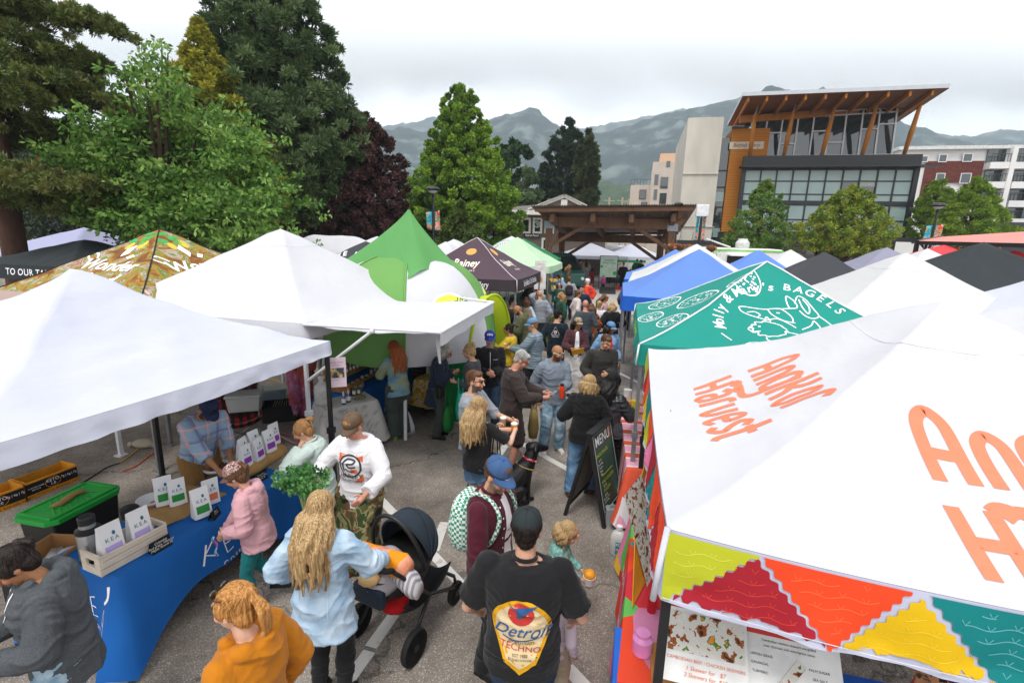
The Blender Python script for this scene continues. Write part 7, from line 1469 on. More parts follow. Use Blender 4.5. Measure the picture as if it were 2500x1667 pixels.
def totebox():
 a,b_,c=P(18,1262,.55),P(212,1172,.55),P(284,1196,.55);rz=math.atan2(b_.y-a.y,b_.x-a.x);L=(b_-a).length;W=max(.4,min(.6,(c-b_).length));ux=(b_-a).normalized();uy=V((ux.y,-ux.x,0));o=(a+b_)/2+uy*W/2
 t=thing('storage_tote','black storage tote with a bright green lid','storage tote',V((o.x,o.y,0)),rz);g=MB();g.loft([[V((x*k,y*k,z))for x,y in((-L/2+.05,-W/2+.04),(L/2-.05,-W/2+.04),(L/2-.05,W/2-.04),(-L/2+.05,W/2-.04))]for z,k in((0,.9),(.5,1))]);g.build('tote_body',PLK,t,bevel=.02)
 gm=mat('green_lid','#16a23a',.4,.05,5,0,spec=.5);g=MB();r=.08;pl_=[(-L/2+r,-W/2),(L/2-r,-W/2),(L/2,-W/2+r),(L/2,W/2-r),(L/2-r,W/2),(-L/2+r,W/2),(-L/2,W/2-r),(-L/2,-W/2+r)];g.prism(pl_,.5,.55);g.prism([(x*.86,y*.8)for x,y in pl_],.5505,.556)
 for i in range(-6,7):
  for s in(-1,1):
   x=i*L/14;h2=W*.33;p,q=V((x-h2*.6*s,-h2,.558)),V((x+h2*.6*s,h2,.558))
   if abs(p.x)<L*.42 and abs(q.x)<L*.42:g.bar(p,q,.014,.012,ref=(0,0,1))
 for p,q in(((-.42,-.38),(.42,-.38)),((.42,-.38),(.42,.38)),((.42,.38),(-.42,.38)),((-.42,.38),(-.42,-.38))):g.bar(V((p[0]*L,p[1]*W,.56)),V((q[0]*L,q[1]*W,.56)),.03,.02,ref=(0,0,1))
 g.build('lid',gm,t,bevel=.004)
 g=MB();g.loft([[V((x,.04*math.cos(a)*r_+.03*math.sin(x*20),.585+.025*r_*math.sin(a)))for a in[2*math.pi*k/10 for k in range(10)]]for x,r_ in((-.16,.4),(-.1,1),(0,1.1),(.1,.9),(.16,1.1))]);q=g.build('folded_rag',BURLAP,smooth=True);q.location=V((o.x,o.y,0))+ux*-.02;q.rotation_euler=(0,0,rz);tag(q,'twisted brown rag lying on the green lid','rag')
totebox()
ORB=mat('orange_card','#cf8a18',.8);BKC=mat('black_card','#17171a',.8)
def tray(label,x0,y0,x1,y1):
 a,b_=P(x0,y0,0),P(x1,y1,0);ux=(b_-a).normalized();rz=math.atan2(ux.y,ux.x);L=(b_-a).length;D_=.3;H=.22
 t=thing('display_tray',label,'carton tray',a,rz,'black and orange baking mix cartons');g=MB();g.box((L/2,0,H*.62),(L,.012,H*.72));f=g.build('front_panel',BKC,t);g=MB();g.box((L/2,-.001,H*.13),(L,.014,H*.26));f2=g.build('lower_band',ORB,t)
 g=MB();g.box((.006,D_/2,H*.55),(.012,D_,H*1.1));g.box((L-.006,D_/2,H*.55),(.012,D_,H*1.1));g.box((L/2,D_,H*.5),(L,.012,H));g.box((L/2,0,H*.99),(L,.02,.02));g.build('side_panel',ORB,t)
 g=MB();g.box((L/2,D_/2,.01),(L,D_,.02));g.build('bottom',KRAFT,t)
 Mf=frameM((L/2,-.009,H*.6),(1,0,0),(0,0,1));decal('lettering',xf(text_poly('KETO',.055,bold=.002),0,.025),Mf,WHITE_INK,f);decal('lettering',xf(text_poly('1.0',.05,bold=.002),0,-.025),Mf,WHITE_INK,f);decal('ring',disc(0,0,.085,.068,32,r_in=.93),Mf,ink('orange','#d8921f'),f)
 decal('lettering',merge([xf(text_poly('7g | 6g | 7g',.04),L*.32,.02),xf(text_poly('*6 OF NET CARBS',.022),-L*.32,.01),xf(text_poly('PER SLICE',.022),-L*.32,-.02)]),Mf,WHITE_INK,f);decal('lettering',xf(text_poly('ALL PURPOSE BAKING MIX',.042,bold=.001,space=1.1),0,0),frameM((L/2,-.0095,H*.13),(1,0,0),(0,0,1)),BLACK_INK,f2)
tray('black and orange baking mix carton standing behind the green lid',68,1222,192,1172);tray('black and orange baking mix carton cut off by the left edge',-62,1274,64,1226)
def cord(label,pts,col,r=.009):g=MB();g.tube([P(x,y,z)for x,y,z in spline([(x,y,.012)for x,y in pts],6)],r,6);tag(g.build('extension_cord',mat('cord_'+col,col,.5,.05,5,0),smooth=True),label,'cord')
cord('yellow extension cord on the asphalt behind the stall',[(292,1130),(320,1110),(345,1090),(372,1070)],'#c9a51f');cord('orange extension cord behind the coffee stall',[(300,1150),(330,1138),(352,1122),(380,1100)],'#c8502a');cord('black cable running from the cord plugs',[(190,1185),(230,1160),(262,1140),(292,1130)],'#1c1c1e');cord('yellow cord looping beside the grey bins',[(625,921),(680,930),(700,940),(685,955),(700,930)],'#d69a1c')
g=MB();g.sphere((0,0,.07),(.17,.1,.07),14,8);g.sphere((.13,.02,.05),(.1,.06,.05));g.tube([(-.16,0,.06),(-.23,.02,.03)],[.03,.05]);o=g.build('sandbag',mat('cotton_bag','#a9a08e',.95,.1,8,.5),smooth=True);o.location=P(352,1092,0);tag(o,'small cotton weight bag near the cords','bag')
def bin_(label,x,y,z,rz,d=(.5,.36,.24),m=BIN):
 p=P(x,y,z);t=thing('storage_bin',label,'storage bin',p,rz,'pale grey storage bins');g=MB();X,Y,H=d;g.loft([[V((sx*X/2*k,sy*Y/2*k,zz))for sx,sy in((-1,-1),(1,-1),(1,1),(-1,1))]for zz,k in((0,.86),(H,.97))]);g.build('bin_body',m,t,bevel=.012);g=MB();g.box((0,0,H+.018),(X*1.03,Y*1.04,.036));g.build('lid',BIN,t,bevel=.008)
bin_('grey lidded bin under another, beside the plaid chair',605,1000,0,R(20));bin_('grey lidded bin on top of another',605,1000,.28,R(20));bin_('topmost grey lidded bin of the stack',600,998,.56,R(18));bin_('bluish lidded bin right of the stack',668,978,.1,R(24),m=SKYL);bin_('grey lidded bin left of the stack, behind the chair',540,1010,.2,R(20))
g=MB();o=None
t,_=obox('black_tub','open black tub with stems behind the plaid chair','tub',P(690,1020,0),(.62,.42,.3),R(22),PLK);g=MB()
for k in range(9):g.tube([(-.2+.05*k,-.05,.1),(-.1+.04*k,.05*math.sin(k),.34+.03*math.sin(k*3))],.006)
g.build('dry_stems',mat('dry_stem','#8d9470',.9),t)
PLCH=plaid_mat('buffalo_plaid','#160d0d',[(9,.5,'#b8131f','X',.85),(9,.5,'#100b0b','Y',.8),(9,.5,'#100b0b','Z',.4)])
def camp_chair():
 p=P(590,1090,0);t=thing('camp_chair','folding camp chair in red and black buffalo plaid','camp chair',p,R(-150));g=MB();pts=[(.42,.52),(.30,.50),(.18,.38),(0,.36),(-.18,.42),(-.3,.7),(-.38,.98)]
 pts=spline(pts,4);g.grid(lambda u,v:(lambda q:V((-.32+.64*u,q[0],q[1]+.09*(2*u-1)**2)))(pts[min(len(pts)-1,int(v*(len(pts)-1)))]),10,len(pts)-1);s=g.build('sling_seat',PLCH,t,smooth=True);md=s.modifiers.new('s','SOLIDIFY');md.thickness=.015
 for a,c in(((-.3,.3,.5),(.25,-.25,.0)),((.3,.3,.5),(-.25,-.25,0)),((-.32,-.38,.98),(-.25,.3,0)),((.32,-.38,.98),(.25,.3,0)),((-.25,.3,0),(.25,.28,.35)),((.25,.3,0),(-.25,.28,.35))):g=MB();g.tube([a,c],.011);g.build('leg',METAL_G,t)
camp_chair()
g=MB();g.box((0,0,.1),(.26,.08,.2));g.tube([V(q)for q in spline([(-.12,0,.18),(-.2,.1,.1),(.1,.3,.03),(.4,.2,.02),(.13,0,.18)],5)],.012);o=g.build('pink_handbag',mat('pink_leather','#a8707a',.6),bevel=.02);o.location=P(668,1078,0);o.rotation_euler=(0,0,R(-40));tag(o,'pink strap handbag lying on the asphalt by the plaid chair','handbag')
LACE=None
def lace_mat():
 m,nt,b=_new('lace');N=nt.nodes.new;L=nt.links.new;b.inputs['Base Color'].default_value=(.5,.49,.47,1);b.inputs['Roughness'].default_value=.9;tc=N('ShaderNodeTexCoord');v=N('ShaderNodeTexVoronoi');v.inputs['Scale'].default_value=55;v.inputs['Randomness'].default_value=.15;L(tc.outputs['Object'],v.inputs['Vector'])
 n=N('ShaderNodeTexNoise');n.inputs['Scale'].default_value=9;L(tc.outputs['Object'],n.inputs[0]);a=N('ShaderNodeMath');a.operation='GREATER_THAN';a.inputs[1].default_value=.52;L(n.outputs[0],a.inputs[0]);c=N('ShaderNodeMath');c.operation='LESS_THAN';c.inputs[1].default_value=.33;L(v.outputs['Distance'],c.inputs[0]);d=N('ShaderNodeMath');d.operation='MULTIPLY';L(a.outputs[0],d.inputs[0]);L(c.outputs[0],d.inputs[1])
 tr=N('ShaderNodeBsdfTransparent');ms=N('ShaderNodeMixShader');L(d.outputs[0],ms.inputs[0]);L(b.outputs[0],ms.inputs[1]);L(tr.outputs[0],ms.inputs[2]);L(ms.outputs[0],nt.nodes['Material Output'].inputs[0]);MATS['lace']=m;return m
T2=Table(P(795,1002,.74),P(921,976,.74),.5,.74);cloth_table('small side table under a white crochet lace cloth',T2,lace_mat(),lambda u,s:.08,clabel='white crochet lace cloth hanging to the asphalt',flare=.06)
T3=Table(P(925,955,.74),P(1018,880,.74),.7,.74);T3.o=V((P(862,968,.74).x,P(862,968,.74).y,0));T3.L=(P(1016,882,.74)-P(862,968,.74)).length;d_=(P(1016,882,.74)-P(862,968,.74));T3.ux=V((d_.x,d_.y,0)).normalized();T3.uy=V((-T3.ux.y,T3.ux.x,0));T3.rz=math.atan2(T3.ux.y,T3.ux.x)
c3=cloth_table('long soap stall table under a blue cloth with white script',T3,mat('table_cloth_azure','#1463b5',.8,.08,2,.25,12),lambda u,s:.06,clabel='azure cloth with thin white script on the soap table')
front_print(T3,c3,merge([disc(0,0,.16,.2,30,r_in=.96),xf(text_poly('Wild Roots',.12,shear=.5),-.05,-.32),xf(text_poly('handmade soap',.06),.0,-.42),stroke([(0,-.1),(.02,.1)],.01,False)]),T3.L*.5,.45,WHITE_INK,.85)
def shelf():
 t=thing('display_shelf','stepped oak display shelf filled with tins, soaps and bottles','display shelf',T3.at(T3.L*.36,.32),T3.rz);L=T3.L*.62
 for k in range(3):g=MB();g.box((0,-.12+.16*k,.1+.14*k),(L,.17,.016));g.build('shelf',WOODL,t);g=MB();g.box((0,-.2+.16*k,.12+.14*k),(L,.01,.03));g.build('lip',WOODL,t)
 for s in(-1,1):g=MB();g.prism([(-.2,0),(.3,0),(.3,.42),(.2,.42),(-.2,.1)],s*L/2-.01,s*L/2+.01,Matrix(((0,0,1),(1,0,0),(0,1,0)))@Matrix(((0,1,0),(0,0,1),(1,0,0)))if False else Matrix(((0,0,1),(1,0,0),(0,1,0))));g.build('side_panel',WOODL,t)
 TIN=mat('tin','#b9bbbd',.3,metal=.7);i=0;M_=Matrix.Rotation(T3.rz,3,'Z');rnd=random.Random(2)
 for k in range(3):
  for j in range(13 if k else 10):
   u=-L/2+.06+(L-.12)*j/(12 if k else 9);p=t.location+M_@V((u,-.12+.16*k,.11+.14*k));kind=(0 if k==0 else 1 if(k==1 and j>5)else 2)
   if kind==0:
    g=MB();h=0
    for q in range(rnd.choice((1,2,3))):g.lathe([(.03,h),(.032,h+.004),(.032,h+.02),(.03,h+.024)],n=14);h+=.025
    o=g.build('salve_tin',TIN,smooth='auto');tag(o,'little stack of silver salve tins on the low oak shelf','tin','silver tins on the soap shelf')
   elif kind==1:
    g=MB();g.box((0,0,.025),(.06,.045,.05),rnd.random());o=g.build('soap_bar',mat('soap%d'%(j%5),['#b98aa0','#7f96a8','#c9b7a4','#8d7aa8','#a8b59a'][j%5],.6,.3,20,.2),bevel=.006);tag(o,'wrapped coloured soap bar on the middle oak shelf','soap bar','soap bars on the middle shelf')
   else:
    g=MB();g.lathe([(.02,0),(.022,.01),(.022,.085),(.009,.105),(.009,.125)],n=12);o=g.build('glass_bottle',mat('bottle_amber','#a98a6a',.2,spec=.8),smooth='auto');g=MB();g.lathe([(.011,.12),(.011,.145),(.0,.147)],n=10);g.build('cap',PAPERB,o);g=MB();g.lathe([(.0228,.025),(.0228,.075)],n=12);g.build('label',PAPERB,o);tag(o,'small bottle with a white cap on the oak shelf','bottle','small bottles on the soap shelf')
   o.location=p
shelf()
for i,(u,v)in enumerate(((.25,.12),(.33,.16),(.31,.06),(.4,.1),(.42,.18),(.5,.13))):
 g=MB();
 for q in range(2+(i%2)):g.lathe([(.035,.028*q),(.037,.028*q+.004),(.037,.028*q+.022),(.035,.028*q+.026)],n=14)
 o=g.build('salve_tin',mat('tin','#b9bbbd'),smooth='auto');o.location=T3.at(u,v);tag(o,'stack of silver tins on the azure cloth near its corner','tin','silver tins on the azure cloth')
for i,(u,v,lb)in enumerate(((.32,.1,'blue spray bottle with white nozzle, nearer the tent leg'),(.42,.16,'blue spray bottle with white nozzle, second one'))):
 t=thing('spray_bottle',lb,'spray bottle',T2.at(u,v),R(20));g=MB();g.lathe([(.032,0),(.034,.01),(.034,.12),(.016,.15)],n=16);g.build('bottle',glass_mat('cobalt','#16256e',.1),t,smooth='auto');g=MB();g.lathe([(.0347,.03),(.0347,.1)],n=16);g.build('label',PAPERB,t);g=MB();g.box((0,-.012,.195),(.025,.07,.028));g.lathe([(.017,.145),(.014,.185)],n=12);g.bar((0,-.03,.185),(0,-.035,.15),.01);g.build('trigger',PAPERB,t,bevel=.003)
g=MB();rnd=random.Random(4)
for k in range(9):a=rnd.random()*3;p=V((rnd.gauss(0,.05),rnd.gauss(0,.03),.02+.012*(k%3)));d=V((math.cos(a)*.06,math.sin(a)*.06,.004));g.tube([p-d,p,p+d],[.014,.018,.012],8)
o=g.build('smudge_sticks',mat('sage','#7d7a5c',.95,.3,30,.6,60),smooth=True);o.location=T2.at(T2.L-.22,.2);tag(o,'pile of bound sage sticks on the lace table','herb bundles')
for i,u in enumerate((.62,.7)):g=MB();g.box((0,0,.07),(.08,.05,.14));o=g.build('herb_bag',mat('herb','#5c5a3a',.4,.3,20,.3),bevel=.015);g=MB();g.box((0,-.0265,.06),(.05,.003,.06));g.build('label',PAPERB,o);o.location=T2.at(u,.4);tag(o,('left' if i==0 else 'right')+' bag of dried herbs with a white label on the lace table','herb bag')
g=MB();g.lathe([(.1,0),(.115,.03),(.12,.2),(.11,.3),(.05,.36),(.03,.39),(.055,.44),(.05,.46)],n=22);o=g.build('bagged_cups',mat('clear_poly','#c9c9c6',.25,.12,12,.7,25,spec=.8),smooth=True);o.location=T2.at(.06,.3);tag(o,'clear plastic bag of white cups tied at the top','plastic bag')
def poster(name,label,corners,m,cat='sign',th=.006,par=None):
 g=MB();q=[V(c)for c in corners];n=(q[1]-q[0]).cross(q[3]-q[0]).normalized()*th;g.add(q+[p-n for p in q],[(0,1,2,3),(7,6,5,4),(0,4,5,1),(1,5,6,2),(2,6,7,3),(3,7,4,0)]);o=g.build(name,m,par)
 if not par:tag(o,label,cat)
 return o,q
def on_poster(o,q,pl,m,u=.5,v=.5,w=1.0,name='lettering'):
 ux=q[1]-q[0];uy=q[3]-q[0];M=frameM(q[0]+ux*u+uy*v,ux,uy);s=ux.length*w;M=M@Matrix.Diagonal((s,s,1,1));decal(name,pl,M,m,o,None,.003)
def quad_at(x0,y0,x1,y1,Y,sk=0):a=D(x0,y1,Y);b_=D(x1,y1+sk,Y+.0);c=D(x1,y0+sk,Y);d=D(x0,y0,Y);return[a,b_,c,d]
PINKP=mat('pink_paper','#d9c3cf',.8);WPAP=mat('white_paper','#d8d8d6',.7)
def up_sign(name,label,x,y,z0,w,h,face,m,tilt=0,cat='sign',dist=None):
 """upright flat sign: picture point of its lower centre at height z0"""
 p=P(x,y,z0)if dist is None else D(x,y,dist);ux=V((math.cos(R(face)),-math.sin(R(face)),0));uy=V((math.sin(R(face))*math.sin(R(tilt)),math.cos(R(face))*math.sin(R(tilt)),math.cos(R(tilt))));q=[p-ux*w/2,p+ux*w/2,p+ux*w/2+uy*h,p-ux*w/2+uy*h];o,q=poster(name,label,q,m,cat);return o,q
o,q=up_sign('paper_sign','pink paper notice with a photograph taped to the white canopy leg',823,945,1.32,.22,.36,-20,PINKP,0,dist=5.55)
on_poster(o,q,merge([xf(text_poly('SMUDGE STICKS',.1),0,.55),xf(text_poly('HANDMADE',.08),0,.4),xf(text_poly('DRIED HERBS',.07),-.1,-.42)]),ink('mauve','#8a6a8e'),.5,.5);on_poster(o,q,rect(-.4,-.3,.4,.25),ramp_mat('photo_print',[(0,'#3f4652'),(.5,'#a08a5c'),(.6,'#cdb98a')],'noise',12),.5,.5,name='photo')
STRI=ramp_mat('striped_blanket',[(0,'#1d1418'),(.25,'#7a1f33'),(.35,'#14564a'),(.45,'#241a20'),(.6,'#9a3340'),(.72,'#1f1a1e'),(.82,'#2f7a5c'),(.9,'#191417')],'wavez',4.2,.9,distort=.3,coords='Object');MARI=ramp_mat('marigold_print',[(0,'#c08a1c'),(.44,'#d9a52c'),(.5,'#d8cbb0'),(.58,'#c99a2a')],'noise',9,.9,distort=1.5)
T4=Table(P(968,862,.95),P(1075,872,.95),.5,.95);cloth_table('bottle stall table under a dark striped blanket',T4,STRI,lambda u,s:.5,clabel='dark striped woven blanket over the bottle table',flare=.02)
for i in range(12):
 g=MB();g.lathe([(.03,0),(.032,.01),(.032,.14),(.012,.19),(.012,.23)],n=12);o=g.build('oil_bottle',glass_mat('golden_oil','#8d6418',.1),smooth='auto');g=MB();g.lathe([(.014,.22),(.014,.26),(0,.262)],n=10);g.build('cap',BLACK_INK,o);g=MB();g.lathe([(.0332,.04),(.0332,.11)],n=12);g.build('label',WPAP,o);o.location=T4.at(.05+T4.L*.9*i/12,.2);tag(o,'golden bottle with a black cap on the striped blanket','bottle','golden bottles on the striped blanket')
T5=Table(P(1012,925,.72),P(1078,935,.72),.5,.72);cloth_table('small table under a marigold yellow patterned cloth',T5,MARI,lambda u,s:.22,clabel='marigold yellow patterned cloth beside the soap stall',flare=.02)
def stanchion():
 p=P(1050,990,0);t=thing('sign_stand','black pole stand holding a framed white notice','sign stand',p,R(15));g=MB();g.lathe([(.15,0),(.15,.015),(.03,.03)],n=28);g.build('base',PLK,t,smooth='auto');g=MB();g.tube([(0,0,.02),(0,0,1.08)],.014);g.build('pole',PLK,t);q=[V((-.11,-.03,1.05)),V((.11,-.03,1.05)),V((.11,.1,1.36)),V((-.11,.1,1.36))];f,_=poster('sign_frame','',q,PLK,par=t,th=.015);decal('notice',rect(-.095,-.15,.095,.15),frameM(V((0,.035,1.205)),(1,0,0),(0,.13,.31)),WPAP,t,off=.003)
stanchion()
g=MB();g.loft([[V((x*k,y*k2,z))for x,y in[(.17*math.cos(a),.1*math.sin(a))for a in[2*math.pi*j/20 for j in range(20)]]]for z,k,k2 in((0,1,1),(.12,.95,1.1),(.26,.7,.8),(.38,.4,.3))]);o=g.build('white_bag',mat('white_poly','#c9cad4',.6,.1,7,.6,12),smooth=True);o.location=P(990,1056,0);tag(o,'white cloth bag slumped on the asphalt behind the red haired shopper','bag')
def wheel(parent,c,r,w,ax,name='wheel'):
 g=MB();M=Matrix.Rotation(math.atan2(ax.y,ax.x)-R(90),3,'Z')@Matrix.Rotation(R(90),3,'X');prof=[(r*.84,-w/2),(r*.95,-w/2),(r,-w*.25),(r,w*.25),(r*.95,w/2),(r*.84,w/2),(r*.84,-w/2)]
 g.lathe(prof,c,36,M);o=g.build('tyre',mat('rubber','#1b1b1c',.8),parent,smooth='auto');g=MB();g.lathe([(r*.84,-w*.3),(r*.84,w*.3),(r*.78,w*.3),(r*.78,-w*.3),(r*.84,-w*.3)],c,36,M);g.lathe([(.03,-w*.6),(.03,w*.6)],c,14,M)
 for k in range(6):a=2*math.pi*k/6;g.bar(V(c),V(c)+M@V((r*.8*math.cos(a),r*.8*math.sin(a),0)),.022,.016)
 g.build('rim',PLK,o)
def stroller():
 bl,fl_,br=P(1002,1632,0),P(888,1535,0),P(1100,1492,0)
 mid=(bl+fl_)/2;fwd=(P(1075,1440,0)-mid);fwd.z=0;fwd.normalize();rz=math.atan2(fwd.y,fwd.x)-R(90);t=thing('stroller','black stroller with a dark grey infant seat, hood and carry handle','stroller',(mid.x,mid.y,0),rz);W=.30
 for s in(-1,1):wheel(t,V((s*W,0,.15)),.15,.05,V((1,0,0)));wheel(t,V((s*.22,.72,.11)),.11,.04,V((1,0,0)))
 bars=[[(-.27,0,.16),(-.25,.28,.42),(-.23,.68,.2)],[(.27,0,.16),(.25,.28,.42),(.23,.68,.2)],[(-.25,.28,.42),(-.27,-.05,.8),(-.25,-.2,.98)],[(.25,.28,.42),(.27,-.05,.8),(.25,-.2,.98)],[(-.22,.72,.22),(-.22,.70,.3),(.22,.70,.3),(.22,.72,.22)]]
 for p in bars:g=MB();g.tube(p,.017,8);g.build('frame_bar',PLK,t,smooth=True)
 g=MB();g.tube([(-.26,-.18,.96),(-.25,-.25,1.0),(-.12,-.29,1.02),(.12,-.29,1.02),(.25,-.25,1.0),(.26,-.18,.96)],.022,10);g.build('handlebar',mat('foam_grip','#202224',.7,.1,9,.4),t,smooth=True)
 g=MB();g.grid(lambda u,v:V((-.23+.46*u,.02+.62*v,.22+.14*(2*u-1)**2+.14*(abs(2*v-1))**3)),10,10);o=g.build('basket',mat('basket_mesh','#1c1d1f',.9),t,smooth=True);md=o.modifiers.new('s','SOLIDIFY');md.thickness=.01
 g=MB();rnd=random.Random(1)
 for k in range(6):g.sphere((rnd.uniform(-.1,.12),rnd.uniform(.05,.35),.4+rnd.random()*.08),(.12,.12,.07))
 o=g.build('red_blanket',mat('red_fleece','#a80f14',.9,.12,6,.5,18),t);fuse(o,.012,2)
 g=MB();g.box((-.02,-.14,.62),(.3,.09,.17));g.build('organiser',mat('navy_pouch','#22303f',.5),t,bevel=.03)
 s0=V((0,.22,.72));SH=mat('seat_fabric','#27303a',.9,.1,30,.3,120);g=MB()
 g.loft([[V((x*.235*k,.22+y*.36*k,z+.10*max(0,y)))for x,y in[(math.cos(a),math.sin(a))for a in[2*math.pi*j/26 for j in range(26)]]]for z,k in((.48,.6),(.54,.86),(.66,1),(.74,1.03))]);g.build('seat_shell',PLK,t,smooth=True)
 def hood(u,v,r=1):a=math.pi*u;ph=R(4+96*v);cy=.30;rr=.25*r;return V((rr*math.cos(a),cy+.30*r*math.sin(a)*math.cos(ph)*1.0,.74+.37*r*math.sin(a)*math.sin(ph)))
 for k,(v0,v1)in enumerate(((0,.36),(.36,.72),(.72,1.12))):
  g=MB();g.grid(lambda u,v:hood(u,v0+(v1-v0)*v,1+.025*math.sin(math.pi*v)),20,8);o=g.build('hood_panel',SH,t,smooth=True);md=o.modifiers.new('s','SOLIDIFY');md.thickness=.012
  g=MB();g.tube([hood(i/20,v1,1.01)for i in range(21)],.011,6);g.build('hood_rib',SH,t,smooth=True)
 g=MB();g.tube([V((.27*math.cos(a),.20-.10*math.sin(a),.72+.46*math.sin(a)))for a in[math.pi*k/18 for k in range(19)]],.018,8);g.build('carry_handle',PLK,t,smooth=True)
 g=MB();g.loft([[V((x*.2*k,.0+y*.2*k,z+.08*y))for x,y in[(math.cos(a),math.sin(a))for a in[2*math.pi*j/20 for j in range(20)]]]for z,k in((.7,.9),(.76,.92),(.81,.7),(.83,.3))]);g.build('padding',mat('striped_pad','#a9a5a8',.9),t,smooth=True)
 w=t.location;Rm=Matrix.Rotation(rz,3,'Z')
 b_=thing('muslin_blanket','rolled orange and peach muslin blanket tucked in the stroller seat','blanket',w+Rm@V((0,-.02,.86)),rz);g=MB();g.loft([[V((x,.10*k*math.cos(a)+.02*math.sin(x*9),.085*k*math.sin(a)+.012*math.sin(a*5+x*14)))for a in[2*math.pi*j/22 for j in range(22)]]for x,k in((-.26,.6),(-.22,.95),(-.05,1.08),(.1,1.02),(.2,1.05),(.27,.7))]);g.build('blanket_roll',ramp_mat('muslin',[(0,'#d78a6a'),(.46,'#e0a184'),(.5,'#e38d1c')],'wavex',1.1,.9,const=False,distort=.2,bump=.6,bscale=50),b_,smooth=True)
 b_=thing('striped_blanket','grey and white striped cloth spilling over the stroller side','blanket',w+Rm@V((.2,.0,.78)),rz);g=MB();g.loft([[V((x+.0,.08*k*math.cos(a),.09*k*math.sin(a)-.5*max(0,x)+.01*math.sin(a*4)))for a in[2*math.pi*j/18 for j in range(18)]]for x,k in((-.12,.7),(0,1.1),(.1,1.1),(.16,.7))]);g.build('cloth_roll',ramp_mat('grey_stripe',[(0,'#8d8d96'),(.5,'#c9c5c6')],'wavex',9,.9),b_,smooth=True)
 g=MB();g.sphere((0,0,0),(.09,.08,.05));o=g.build('cream_cloth',mat('cream_cloth','#d0ad78',.9,.1,6,.5,20),smooth=True);o.location=w+Rm@V((-.02,-.14,.76));tag(o,'bunched cream cloth under the muslin roll','cloth')
stroller()
def dog():
 p=P(1262,1222,0);t=thing('dog','black labrador sitting with its head turned right, red patterned bandana collar','dog',p,R(-58));m=mat('black_fur','#0e0e10',.45,.2,20,.5,90,spec=.4);g=MB();c=g.caps
 c([(0,-.22,.16),(0,-.1,.27),(0,.05,.40),(0,.13,.47)],[.14,.15,.14,.11],14);c([(0,.13,.47),(0,.19,.58),(0,.23,.66)],[.11,.092,.082],12)
 g.sphere((0,.25,.70),(.082,.1,.08),14,10);c([(0,.32,.685),(0,.40,.66),(0,.44,.655)],[.055,.043,.036],10);c([(0,.33,.655),(0,.41,.63)],[.035,.022],8);g.sphere((0,.462,.668),(.02,.014,.015),8,6)
 for s in(-1,1):
  c([(s*.075,.1,.40),(s*.085,.1,.22),(s*.08,.12,.05)],[.065,.04,.03],10);c([(s*.08,.13,.03),(s*.08,.19,.022)],[.034,.028],8)
  c([(s*.1,-.2,.17),(s*.14,-.03,.22),(s*.14,-.1,.08),(s*.13,-.02,.035),(s*.13,.08,.028)],[.1,.075,.05,.034,.032],10)
  c([(s*.07,.22,.735),(s*.098,.2,.70),(s*.1,.21,.63)],[.026,.026,.018],8)
 c([(0,-.33,.08),(.05,-.45,.05),(.15,-.53,.04)],[.04,.028,.016],8);o=g.build('body',m,t);fuse(o,.0075,2)
 g=MB();g.tube([V((.098*math.cos(a),.185+.085*math.sin(a),.56-.035*math.sin(a)))for a in[2*math.pi*k/20 for k in range(21)]],.016,8);g.build('bandana_collar',ramp_mat('bandana',[(0,'#8a1424'),(.5,'#c42840'),(.6,'#e8d4d0')],'noise',60),t,smooth=True);g=MB();g.tube([V((.125*math.cos(a),.12+.12*math.sin(a),.47-.05*math.sin(a)))for a in[2*math.pi*k/20 for k in range(21)]],.01,6);g.build('harness_strap',mat('tan_strap','#a88a5c',.8),t,smooth=True)
 for s in(-1,1):g=MB();g.sphere((s*.04,.325,.715),.011,8,6);g.build('eye',mat('dog_eye','#20130b',.1,spec=1),t,smooth=True)
dog()
